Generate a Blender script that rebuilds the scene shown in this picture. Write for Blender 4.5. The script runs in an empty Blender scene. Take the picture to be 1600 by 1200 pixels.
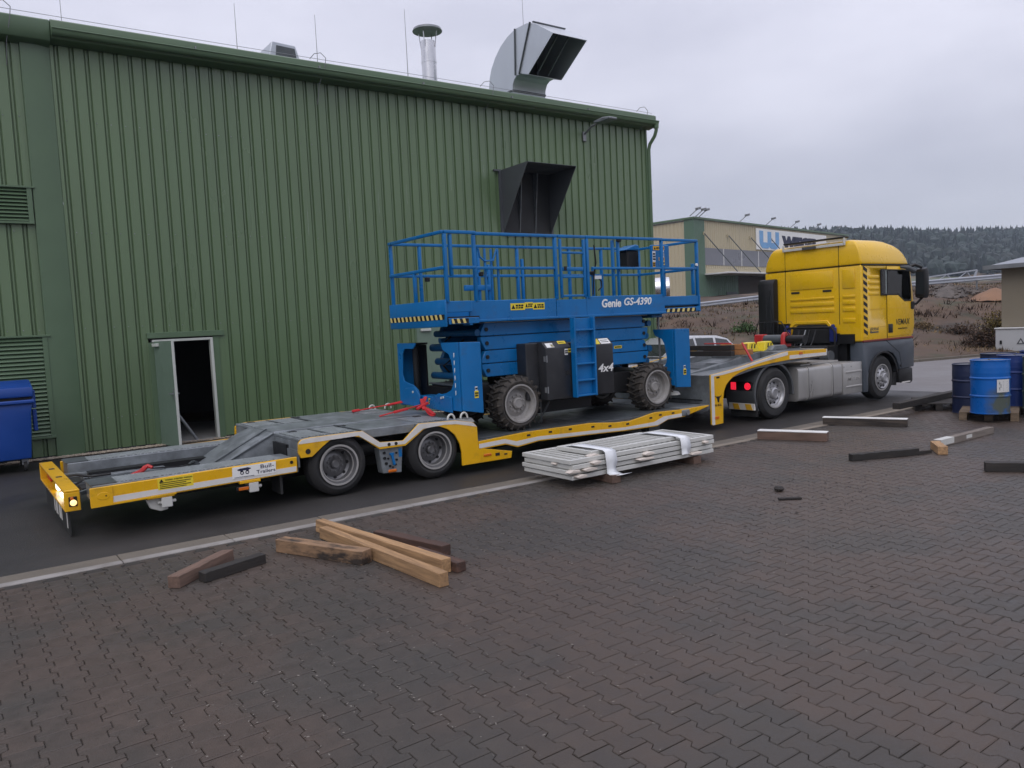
import bpy, bmesh, math, random
from mathutils import Vector, Matrix, noise
random.seed(11)
S = bpy.context.scene
COL = S.collection
R = math.radians

# ------------------------------------------------------------------ camera
F, VPX, SLOPE, HCAM = 1235.0, (2529.0, 421.5), -0.049, 2.0
def cam_axes():
    n = Vector((-SLOPE, 1.0)).normalized()
    d = (VPX[0]-800)*n.x + (VPX[1]-600)*n.y
    X = Vector((VPX[0]-800, VPX[1]-600, F)).normalized()
    Z = -Vector((n.x, n.y, -d/F)).normalized()
    Y = Z.cross(X) * 1.0
    Y = Vector((Z.y*X.z-Z.z*X.y, Z.z*X.x-Z.x*X.z, Z.x*X.y-Z.y*X.x))
    return X, Y, Z
AX, AY, AZ = cam_axes()
def c2w(v): return Vector((AX.dot(v), AY.dot(v), AZ.dot(v)))
CAMP = Vector((0, 0, HCAM))
cd = bpy.data.cameras.new('camera'); cam = bpy.data.objects.new('camera', cd); COL.objects.link(cam)
r_, u_, b_ = c2w(Vector((1,0,0))), c2w(Vector((0,-1,0))), c2w(Vector((0,0,-1)))
m = Matrix((r_, u_, b_)).transposed().to_4x4(); m.translation = CAMP
cam.matrix_world = m
cd.sensor_width = 36; cd.lens = F/1600*36; cd.clip_start = .1; cd.clip_end = 4000
S.camera = cam
def proj(p):
    v = Vector(p)-CAMP
    q = AX*v.x + AY*v.y + AZ*v.z
    return 800+F*q.x/q.z, 600+F*q.y/q.z, q.z

# ------------------------------------------------------------------ sky, sun, exposure
SUN_EL, SUN_AZ = 48, 228
W = bpy.data.worlds.new('World'); S.world = W; W.use_nodes = True
nt = W.node_tree; N = nt.nodes; L = nt.links; N.clear()
out = N.new('ShaderNodeOutputWorld')
sky = N.new('ShaderNodeTexSky'); sky.sky_type = 'NISHITA'; sky.sun_disc = False
sky.sun_elevation = R(SUN_EL); sky.sun_rotation = R(SUN_AZ)
bg1 = N.new('ShaderNodeBackground'); bg1.inputs[1].default_value = .012
L.new(sky.outputs[0], bg1.inputs[0])
tc = N.new('ShaderNodeTexCoord')
mp = N.new('ShaderNodeMapping'); mp.inputs['Scale'].default_value = (1, 1, 2.6)
mp.inputs['Location'].default_value = (3.1, .6, .2)
L.new(tc.outputs['Generated'], mp.inputs[0])
nz = N.new('ShaderNodeTexNoise'); nz.inputs['Scale'].default_value = 2.1; nz.inputs['Detail'].default_value = 6; nz.inputs['Roughness'].default_value = .5
L.new(mp.outputs[0], nz.inputs[0])
rp = N.new('ShaderNodeValToRGB')
rp.color_ramp.elements[0].position = .36; rp.color_ramp.elements[0].color = (.50, .50, .59, 1)
rp.color_ramp.elements[1].position = .64; rp.color_ramp.elements[1].color = (.665, .66, .755, 1)
L.new(nz.outputs[0], rp.inputs[0])
sx = N.new('ShaderNodeSeparateXYZ'); L.new(tc.outputs['Generated'], sx.inputs[0])
mr = N.new('ShaderNodeMapRange'); mr.inputs[1].default_value = 0; mr.inputs[2].default_value = 1; mr.inputs[3].default_value = .72; mr.inputs[4].default_value = 2.1
L.new(sx.outputs[2], mr.inputs[0])
mr2 = N.new('ShaderNodeMapRange'); mr2.inputs[1].default_value = -.3; mr2.inputs[2].default_value = 1; mr2.inputs[3].default_value = 1.0; mr2.inputs[4].default_value = 1.0
L.new(sx.outputs[0], mr2.inputs[0])
mu = N.new('ShaderNodeMath'); mu.operation = 'MULTIPLY'; L.new(mr.outputs[0], mu.inputs[0]); L.new(mr2.outputs[0], mu.inputs[1])
bg2 = N.new('ShaderNodeBackground'); L.new(rp.outputs[0], bg2.inputs[0]); L.new(mu.outputs[0], bg2.inputs[1])
ad = N.new('ShaderNodeAddShader'); L.new(bg1.outputs[0], ad.inputs[0]); L.new(bg2.outputs[0], ad.inputs[1]); L.new(ad.outputs[0], out.inputs[0])
sd = bpy.data.lights.new('sun', 'SUN'); sd.energy = .85; sd.angle = R(45); sd.color = (1, .97, .93)
sun = bpy.data.objects.new('sun', sd); COL.objects.link(sun)
sdir = Vector((math.sin(R(SUN_AZ))*math.cos(R(SUN_EL)), math.cos(R(SUN_AZ))*math.cos(R(SUN_EL)), math.sin(R(SUN_EL))))
sun.rotation_euler = sdir.to_track_quat('Z', 'Y').to_euler(); sun.location = (0, 0, 60)
S.view_settings.view_transform = 'Standard'; S.view_settings.look = 'None'
S.view_settings.exposure = 0.1; S.view_settings.gamma = 1; S.view_settings.use_curve_mapping = False
S.render.engine = 'CYCLES'; S.cycles.use_denoising = True
S.cycles.max_bounces = 6; S.cycles.diffuse_bounces = 3; S.cycles.glossy_bounces = 3; S.cycles.transparent_max_bounces = 6

# ------------------------------------------------------------------ materials
def mk(name, col, rough=.5, metal=0, var=.12, vscale=2.0, dirt=None, damt=.5, dscale=1.5, dlo=.5, dhi=.75, bump=0, bscale=60,
       coat=0, spec=.5, stretch=(1, 1, 1), space='Object', rnd=0, emit=0, tone=False, rvar=.12, det=5):
    M = bpy.data.materials.new(name); M.use_nodes = True
    nt = M.node_tree; N = nt.nodes; L = nt.links
    P = N['Principled BSDF']
    P.inputs['Roughness'].default_value = rough; P.inputs['Metallic'].default_value = metal
    P.inputs['Specular IOR Level'].default_value = spec; P.inputs['Coat Weight'].default_value = coat
    if coat: P.inputs['Coat Roughness'].default_value = .12
    if space == 'World':
        g = N.new('ShaderNodeNewGeometry'); src = g.outputs['Position']
    else:
        t = N.new('ShaderNodeTexCoord'); src = t.outputs['Object']
    mp = N.new('ShaderNodeMapping'); mp.inputs['Scale'].default_value = stretch; L.new(src, mp.inputs[0])
    if rnd:
        oi = N.new('ShaderNodeObjectInfo'); cx = N.new('ShaderNodeMath'); cx.operation = 'MULTIPLY'; cx.inputs[1].default_value = 37
        L.new(oi.outputs['Random'], cx.inputs[0]); L.new(cx.outputs[0], mp.inputs['Location'])
    n1 = N.new('ShaderNodeTexNoise'); n1.inputs['Scale'].default_value = vscale; n1.inputs['Detail'].default_value = det; n1.inputs['Roughness'].default_value = .6
    L.new(mp.outputs[0], n1.inputs[0])
    mr = N.new('ShaderNodeMapRange'); mr.inputs[1].default_value = .25; mr.inputs[2].default_value = .75
    mr.inputs[3].default_value = 1-var; mr.inputs[4].default_value = 1+var; L.new(n1.outputs[0], mr.inputs[0])
    val = mr.outputs[0]
    if rnd:
        m2 = N.new('ShaderNodeMapRange'); m2.inputs[3].default_value = 1-rnd; m2.inputs[4].default_value = 1+rnd; L.new(oi.outputs['Random'], m2.inputs[0])
        mm = N.new('ShaderNodeMath'); mm.operation = 'MULTIPLY'; L.new(val, mm.inputs[0]); L.new(m2.outputs[0], mm.inputs[1]); val = mm.outputs[0]
    if tone:
        at = N.new('ShaderNodeAttribute'); at.attribute_name = 'tone'
        mm = N.new('ShaderNodeMath'); mm.operation = 'MULTIPLY'; L.new(val, mm.inputs[0]); L.new(at.outputs['Fac'], mm.inputs[1]); val = mm.outputs[0]
    sc = N.new('ShaderNodeVectorMath'); sc.operation = 'SCALE'; sc.inputs[0].default_value = col[:3]; L.new(val, sc.inputs['Scale'])
    c = sc.outputs[0]
    if dirt:
        n2 = N.new('ShaderNodeTexNoise'); n2.inputs['Scale'].default_value = dscale; n2.inputs['Detail'].default_value = 7; n2.inputs['Roughness'].default_value = .65
        L.new(mp.outputs[0], n2.inputs[0])
        m3 = N.new('ShaderNodeMapRange'); m3.inputs[1].default_value = dlo; m3.inputs[2].default_value = dhi; m3.inputs[3].default_value = 0; m3.inputs[4].default_value = damt
        L.new(n2.outputs[0], m3.inputs[0])
        mx = N.new('ShaderNodeMix'); mx.data_type = 'RGBA'; L.new(m3.outputs[0], mx.inputs[0]); L.new(c, mx.inputs[6]); mx.inputs[7].default_value = (*dirt, 1)
        c = mx.outputs[2]
    L.new(c, P.inputs['Base Color'])
    m4 = N.new('ShaderNodeMapRange'); m4.inputs[1].default_value = .3; m4.inputs[2].default_value = .7
    m4.inputs[3].default_value = max(.05, rough-rvar); m4.inputs[4].default_value = min(1, rough+rvar)
    L.new(n1.outputs[0], m4.inputs[0]); L.new(m4.outputs[0], P.inputs['Roughness'])
    if bump:
        n3 = N.new('ShaderNodeTexNoise'); n3.inputs['Scale'].default_value = bscale; n3.inputs['Detail'].default_value = 4; L.new(mp.outputs[0], n3.inputs[0])
        bp = N.new('ShaderNodeBump'); bp.inputs['Strength'].default_value = bump; bp.inputs['Distance'].default_value = .01
        L.new(n3.outputs[0], bp.inputs['Height']); L.new(bp.outputs[0], P.inputs['Normal'])
    if emit:
        P.inputs['Emission Color'].default_value = (*col[:3], 1); P.inputs['Emission Strength'].default_value = emit
    return M

M = {}
M['green'] = mk('green_cladding', (.104, .163, .080), .36, spec=.7, var=.09, vscale=.5, dirt=(.068, .10, .055), damt=.55, dscale=.35, space='World', stretch=(1, 1, .25))
M['green_trim'] = mk('green_trim', (.088, .142, .080), .4, var=.08, space='World')
M['green_door'] = mk('green_door', (.14, .20, .155), .45, var=.06)
M['frame_white'] = mk('frame_white', (.5, .52, .48), .45)
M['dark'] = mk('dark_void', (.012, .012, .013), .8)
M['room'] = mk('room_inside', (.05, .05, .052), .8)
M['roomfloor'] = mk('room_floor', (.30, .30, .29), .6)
M['galv'] = mk('galvanised_steel', (.19, .208, .22), .42, metal=.2, var=.3, vscale=7, dirt=(.055, .06, .065), damt=.75, dscale=2.2, dlo=.42, bump=.05, bscale=25)
M['galv_dark'] = mk('galvanised_dark', (.075, .085, .092), .45, metal=.2, var=.25, vscale=6, dirt=(.06, .065, .07), damt=.7, dscale=2)
M['duct'] = mk('duct_zinc', (.47, .50, .54), .4, metal=.55, var=.12, vscale=1.2, stretch=(1, 1, .4))
M['stainless'] = mk('stainless', (.62, .62, .64), .25, metal=.9, var=.08)
M['hood'] = mk('hood_grey', (.062, .068, .075), .45, var=.1)
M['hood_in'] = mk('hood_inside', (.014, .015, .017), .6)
M['yellow'] = mk('trailer_yellow', (.70, .38, .003), .33, var=.06, dirt=(.22, .13, .03), damt=.5, dscale=5, dlo=.54, coat=.3)
M['cab_yellow'] = mk('cab_yellow', (.74, .445, .006), .30, var=.05, dirt=(.36, .25, .05), damt=.3, dscale=1.3, dlo=.5, coat=.35)
M['stripe'] = mk('white_reflective', (.62, .60, .57), .4, var=.06, dirt=(.4, .38, .35), damt=.4, dscale=5)
M['white'] = mk('white_paint', (.74, .74, .72), .4, var=.05)
M['blue'] = mk('lift_blue', (.002, .128, .355), .38, spec=.35, var=.14, dirt=(.03, .10, .22), damt=.5, dscale=5, dlo=.56, dhi=.7, coat=.15, rvar=.2)
M['blue_dark'] = mk('lift_blue_worn', (.004, .082, .215), .45, spec=.35, var=.2, dirt=(.02, .04, .07), damt=.6, dscale=4)
M['black'] = mk('black_paint', (.011, .011, .012), .45, var=.2, spec=.3)
M['box_black'] = mk('engine_box_black', (.020, .021, .024), .38, var=.2, dirt=(.06, .06, .06), damt=.35, dscale=6)
M['rubber'] = mk('tyre_rubber', (.017, .017, .0175), .78, var=.25, vscale=6, dirt=(.05, .045, .04), damt=.45, dscale=5)
M['lug'] = mk('lug_tyre_rubber', (.022, .021, .021), .85, var=.3, vscale=8, dirt=(.11, .092, .075), damt=.8, dscale=6, dlo=.36)
M['rim'] = mk('rim_steel', (.15, .15, .155), .38, metal=.4, var=.12, dirt=(.1, .09, .08), damt=.45, dscale=5)
M['rim_bright'] = mk('rim_silver', (.40, .40, .41), .33, metal=.5, var=.1, dirt=(.12, .11, .10), damt=.45, dscale=6)
M['rim_dull'] = mk('rim_grey_dusty', (.27, .26, .25), .6, var=.15, dirt=(.12, .10, .085), damt=.6, dscale=4)
M['alu'] = mk('aluminium_tank', (.42, .41, .395), .38, metal=.45, var=.10, vscale=3, stretch=(1, 1, .3), dirt=(.25, .24, .22), damt=.4, dscale=3)
M['skirt'] = mk('skirt_grey', (.060, .072, .088), .38, var=.08, coat=.1)
M['cab_inside'] = mk('cab_inside_trim', (.16, .155, .145), .8)
M['plastic'] = mk('grey_plastic', (.06, .065, .07), .55)
M['red'] = mk('red_paint', (.42, .02, .02), .45, var=.2)
M['red_strap'] = mk('red_strap', (.48, .02, .025), .7, var=.2)
M['darkred'] = mk('dark_red_line', (.16, .02, .015), .5)
M['bluepad'] = mk('blue_pad', (.008, .02, .15), .5)
M['label_y'] = mk('yellow_label', (.72, .56, .03), .45, var=.06)
M['hazard_y'] = mk('pale_yellow_bar', (.62, .50, .17), .5, var=.08)
M['label_o'] = mk('amber_label', (.65, .36, .02), .45, var=.06)
M['orange_lens'] = mk('amber_lens', (.55, .13, .01), .25)
M['lamp_amber'] = mk('lit_amber_lamp', (1, .62, .25), .3, emit=1.6)
M['lamp_white'] = mk('lit_white_lamp', (1, .93, .8), .3, emit=2.2)
M['lamp_red'] = mk('lit_red_lamp', (.9, .02, .05), .3, emit=.75)
M['red_lens'] = mk('red_lens', (.45, .02, .015), .25)
M['navy'] = mk('navy_letters', (.012, .014, .045), .5)
M['logo'] = mk('light_blue_logo', (.17, .36, .62), .5)
M['asphalt'] = mk('asphalt', (.024, .022, .021), .55, var=.25, vscale=.35, dirt=(.04, .037, .035), damt=.6, dscale=.6, bump=.6, bscale=90, space='World', rvar=.2, det=9)
M['yard_road'] = mk('asphalt_sky_sheen', (.125, .113, .110), .52, spec=.4, var=.14, vscale=.3, dirt=(.15, .145, .15), damt=.6, dscale=.5, bump=.4, bscale=60, space='World', rvar=.15)  # pale base colour stands in for wet sky reflection at a grazing view
M['joint'] = mk('joint_sand', (.029, .025, .021), .95, var=.3, vscale=8, dirt=(.09, .08, .07), damt=.7, dscale=1.2, dlo=.55, dhi=.8, space='World')
M['gutter'] = mk('gutter_concrete', (.125, .108, .085), .8, var=.18, vscale=2, dirt=(.11, .095, .08), damt=.8, dscale=1.3, dlo=.42, bump=.3, bscale=60, space='World')
M['linew'] = mk('worn_white_line', (.27, .255, .24), .7, var=.12, vscale=3, dirt=(.12, .105, .09), damt=.85, dscale=2.6, dlo=.44, space='World', bump=.2)
M['liney'] = mk('worn_bare_line', (.20, .17, .135), .8, var=.15, vscale=3, dirt=(.15, .13, .11), damt=.7, dscale=2, space='World', bump=.2)
M['gravel'] = mk('gravel_stone', (.33, .28, .22), .9, var=.4, vscale=14, space='World')
M['soil'] = mk('soil', (.09, .07, .055), .95, var=.3, vscale=4, space='World')
M['wood_l'] = mk('fresh_timber', (.36, .215, .105), .8, var=.38, vscale=3.0, stretch=(1.0, 16, 16), dirt=(.13, .075, .04), damt=.75, dscale=1.6, dlo=.45, bump=.5, bscale=20, rnd=.1)
M['wood_m'] = mk('brown_timber', (.135, .085, .063), .85, var=.4, vscale=2.2, stretch=(1.2, 14, 14), dirt=(.07, .04, .03), damt=.7, dscale=2.0, bump=.3, bscale=20, rnd=.1)
M['wood_s'] = mk('smudged_timber', (.24, .145, .08), .8, var=.3, vscale=2.2, stretch=(2, 7, 7), dirt=(.018, .014, .012), damt=.95, dscale=1.4, dlo=.45, dhi=.6, bump=.3, bscale=20)
M['wood_d'] = mk('tarred_timber', (.020, .017, .015), .75, var=.4, vscale=2.2, stretch=(1.2, 14, 14), dirt=(.055, .042, .034), damt=.7, dscale=2.0, bump=.4, bscale=20, rnd=.2)
M['wood_r'] = mk('dark_red_timber', (.062, .032, .023), .75, var=.4, vscale=2.2, stretch=(1.5, 10, 10), dirt=(.20, .10, .06), damt=.7, dscale=1.5, dlo=.52, bump=.4, bscale=20)
M['wood_g'] = mk('weathered_timber', (.16, .135, .115), .85, var=.3, vscale=2.2, stretch=(1.2, 14, 14), dirt=(.5, .5, .5), damt=.0, bump=.4, bscale=20)
M['wood_k'] = mk('blackened_timber', (.075, .058, .046), .85, var=.4, vscale=2.2, stretch=(1.2, 14, 14), dirt=(.018, .015, .013), damt=.9, dscale=1.3, dlo=.42, dhi=.6, bump=.4, bscale=20)
M['pallet'] = mk('pallet_wood', (.15, .108, .07), .85, var=.3, vscale=2.2, stretch=(2, 10, 10), dirt=(.08, .06, .045), damt=.7, dscale=1.6, bump=.3, bscale=20, rnd=.25)
M['orange_wood'] = mk('orange_timber', (.36, .155, .05), .75, var=.22, vscale=2.2, stretch=(10, 1.5, 10), dirt=(.25, .10, .04), damt=.5, dscale=2)
M['fence'] = mk('grey_white_powder_coat', (.52, .52, .49), .5, var=.06, dirt=(.36, .35, .32), damt=.5, dscale=4)
M['strapw'] = mk('white_foil', (.70, .72, .74), .35, var=.06)
M['foam'] = mk('pale_foam', (.58, .52, .46), .8, var=.15)
M['drum'] = mk('drum_blue', (.006, .10, .36), .32, var=.1, vscale=3, dirt=(.11, .11, .03), damt=.0, dscale=1.5)
M['drum_n'] = mk('drum_navy', (.010, .018, .055), .4, var=.2, vscale=3)
M['drum_d'] = mk('drum_dark_blue', (.008, .03, .15), .4, var=.2, vscale=3)
M['drum_g'] = mk('drum_green', (.04, .065, .055), .45, var=.2, vscale=3)
M['bin'] = mk('bin_blue', (.003, .046, .25), .42, var=.12, vscale=2)
M['car'] = mk('silver_car_paint', (.47, .48, .50), .28, metal=.35, var=.03, coat=.4)
M['glass'] = mk('dark_glass', (.02, .024, .027), .06, var=.05, spec=.7, rvar=.02)
M['cream'] = mk('cream_cladding', (.44, .385, .26), .55, var=.05, vscale=.1, space='World')
M['hall_green'] = mk('hall_green', (.085, .15, .10), .5, var=.05, space='World')
M['poly'] = mk('grey_translucent_panel', (.165, .17, .19), .35, var=.1, vscale=.3, space='World')
M['pale'] = mk('pale_trim', (.55, .55, .54), .5)
M['shade_wall'] = mk('canopy_bay_shade', (.16, .13, .11), .7)  # canopy shade painted in: a darkened copy of the cream wall colour
M['steel'] = mk('grey_steel', (.22, .23, .24), .45, metal=.4)
M['rail'] = mk('rail_white', (.34, .36, .40), .45, metal=.2)
M['render'] = mk('beige_render', (.20, .172, .125), .85, var=.06, vscale=.6, dirt=(.2, .18, .14), damt=.4, dscale=.5, bump=.2)
M['roofsheet'] = mk('grey_roof', (.20, .22, .245), .5)
M['cabinet'] = mk('cabinet_grey', (.42, .425, .43), .5, var=.03)
M['leaf'] = mk('forest_leaf', (.016, .023, .019), .8, var=.45, vscale=.02, space='World', tone=True, dirt=(.032, .034, .022), damt=.6, dscale=.012)
M['bush'] = mk('bush_twigs', (.066, .040, .026), .9, var=.4, vscale=3, tone=True)
M['bush_y'] = mk('bush_yellow', (.15, .11, .03), .9, var=.4, vscale=3, tone=True)
M['weed'] = mk('green_weed', (.045, .085, .025), .85, var=.4, vscale=3, tone=True)
M['grass'] = mk('dry_grass', (.135, .092, .046), .9, var=.5, vscale=.35, space='World', tone=True, dirt=(.035, .045, .017), damt=.7, dscale=.25)
M['sand'] = mk('orange_sand', (.21, .115, .065), .95, var=.2, vscale=1, space='World')
M['rubble'] = mk('rubble', (.10, .085, .075), .95, var=.5, vscale=2, space='World')
M['chips'] = mk('chips', (.22, .20, .175), .9, var=.4, vscale=9, space='World')
M['chips_d'] = mk('chips_dark', (.02, .016, .014), .9, var=.4, vscale=9, space='World')

def clear_glass():
    X = bpy.data.materials.new('clear_glass'); X.use_nodes = True; nt = X.node_tree; N = nt.nodes; L = nt.links; N.clear()
    o = N.new('ShaderNodeOutputMaterial'); t = N.new('ShaderNodeBsdfTransparent'); t.inputs[0].default_value = (.80, .86, .84, 1)
    g = N.new('ShaderNodeBsdfGlossy'); g.inputs['Roughness'].default_value = .03; f = N.new('ShaderNodeFresnel'); f.inputs[0].default_value = 1.5
    x = N.new('ShaderNodeMixShader'); L.new(f.outputs[0], x.inputs[0]); L.new(t.outputs[0], x.inputs[1]); L.new(g.outputs[0], x.inputs[2]); L.new(x.outputs[0], o.inputs[0]); return X
M['clear_glass'] = clear_glass()
def paver_mat():
    X = mk('paver_stone', (.056, .0445, .0365), .55, var=.22, vscale=9, spec=.45, bump=.35, bscale=140, space='World', tone=True, rvar=.15, det=8)
    nt = X.node_tree; N = nt.nodes; L = nt.links
    P = N['Principled BSDF']; src = P.inputs['Base Color'].links[0].from_socket
    g = N.new('ShaderNodeNewGeometry')
    n = N.new('ShaderNodeTexNoise'); n.inputs['Scale'].default_value = .75; n.inputs['Detail'].default_value = 3; L.new(g.outputs['Position'], n.inputs[0])
    m = N.new('ShaderNodeMapRange'); m.inputs[1].default_value = .44; m.inputs[2].default_value = .60; L.new(n.outputs[0], m.inputs[0])
    at = N.new('ShaderNodeAttribute'); at.attribute_name = 'hue'
    s = N.new('ShaderNodeMath'); s.operation = 'ADD'; L.new(m.outputs[0], s.inputs[0]); L.new(at.outputs['Fac'], s.inputs[1]); s.use_clamp = True
    mx = N.new('ShaderNodeMix'); mx.data_type = 'RGBA'; mx.blend_type = 'MULTIPLY'; mx.inputs[0].default_value = 1
    cm = N.new('ShaderNodeMix'); cm.data_type = 'RGBA'; L.new(s.outputs[0], cm.inputs[0]); cm.inputs[6].default_value = (1.08, .98, .93, 1); cm.inputs[7].default_value = (.80, .86, .88, 1)
    L.new(src, mx.inputs[6]); L.new(cm.outputs[2], mx.inputs[7])
    # oil spots and stains
    n2 = N.new('ShaderNodeTexNoise'); n2.inputs['Scale'].default_value = 2.3; n2.inputs['Detail'].default_value = 6; L.new(g.outputs['Position'], n2.inputs[0])
    m2 = N.new('ShaderNodeMapRange'); m2.inputs[1].default_value = .6; m2.inputs[2].default_value = .72; m2.inputs[3].default_value = 0; m2.inputs[4].default_value = .22; L.new(n2.outputs[0], m2.inputs[0])
    mx2 = N.new('ShaderNodeMix'); mx2.data_type = 'RGBA'; L.new(m2.outputs[0], mx2.inputs[0]); L.new(mx.outputs[2], mx2.inputs[6]); mx2.inputs[7].default_value = (.03, .025, .023, 1)
    L.new(mx2.outputs[2], P.inputs['Base Color'])
    return X
M['paver'] = paver_mat()

def tread_mat():
    X = mk('tread_plate', (.30, .325, .335), .4, metal=.25, var=.2, vscale=8)
    nt = X.node_tree; N = nt.nodes; L = nt.links; P = N['Principled BSDF']
    src = P.inputs['Base Color'].links[0].from_socket
    t = N.new('ShaderNodeTexCoord'); v = N.new('ShaderNodeTexVoronoi'); v.inputs['Scale'].default_value = 26; v.inputs['Randomness'].default_value = .15
    mp = N.new('ShaderNodeMapping'); mp.inputs['Scale'].default_value = (1, 1.6, 0); mp.inputs['Rotation'].default_value = (0, 0, .5)
    L.new(t.outputs['Object'], mp.inputs[0]); L.new(mp.outputs[0], v.inputs[0])
    m = N.new('ShaderNodeMapRange'); m.inputs[1].default_value = .25; m.inputs[2].default_value = .45; m.inputs[3].default_value = 1.35; m.inputs[4].default_value = .55; L.new(v.outputs['Distance'], m.inputs[0])
    sc = N.new('ShaderNodeVectorMath'); sc.operation = 'SCALE'; L.new(src, sc.inputs[0]); L.new(m.outputs[0], sc.inputs['Scale']); L.new(sc.outputs[0], P.inputs['Base Color'])
    bp = N.new('ShaderNodeBump'); bp.inputs['Strength'].default_value = .9; bp.inputs['Distance'].default_value = .008; L.new(m.outputs[0], bp.inputs['Height']); L.new(bp.outputs[0], P.inputs['Normal'])
    return X
M['tread'] = tread_mat()

def bank_mat():
    X = mk('bank_earth', (.082, .049, .029), .95, var=.55, vscale=.25, bump=1.0, bscale=5, space='World', det=12)
    nt = X.node_tree; N = nt.nodes; L = nt.links; P = N['Principled BSDF']
    src = P.inputs['Base Color'].links[0].from_socket
    g = N.new('ShaderNodeNewGeometry')
    def mixin(src, scale, lo, hi, col, amt=1.0):
        n = N.new('ShaderNodeTexNoise'); n.inputs['Scale'].default_value = scale; n.inputs['Detail'].default_value = 7; L.new(g.outputs['Position'], n.inputs[0])
        m = N.new('ShaderNodeMapRange'); m.inputs[1].default_value = lo; m.inputs[2].default_value = hi; m.inputs[4].default_value = amt; L.new(n.outputs[0], m.inputs[0])
        x = N.new('ShaderNodeMix'); x.data_type = 'RGBA'; L.new(m.outputs[0], x.inputs[0]); L.new(src, x.inputs[6]); x.inputs[7].default_value = (*col, 1)
        return x.outputs[2]
    c = mixin(src, .22, .5, .6, (.032, .021, .014))
    c = mixin(c, .5, .52, .66, (.036, .040, .018), .8)
    c = mixin(c, .35, .58, .66, (.125, .088, .058), .8)
    L.new(c, P.inputs['Base Color'])
    return X
M['bank'] = bank_mat()
M['field'] = mk('far_field', (.075, .085, .045), .95, var=.4, vscale=.02, space='World', dirt=(.20, .13, .08), damt=.9, dscale=.009, dlo=.5, dhi=.56)

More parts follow.
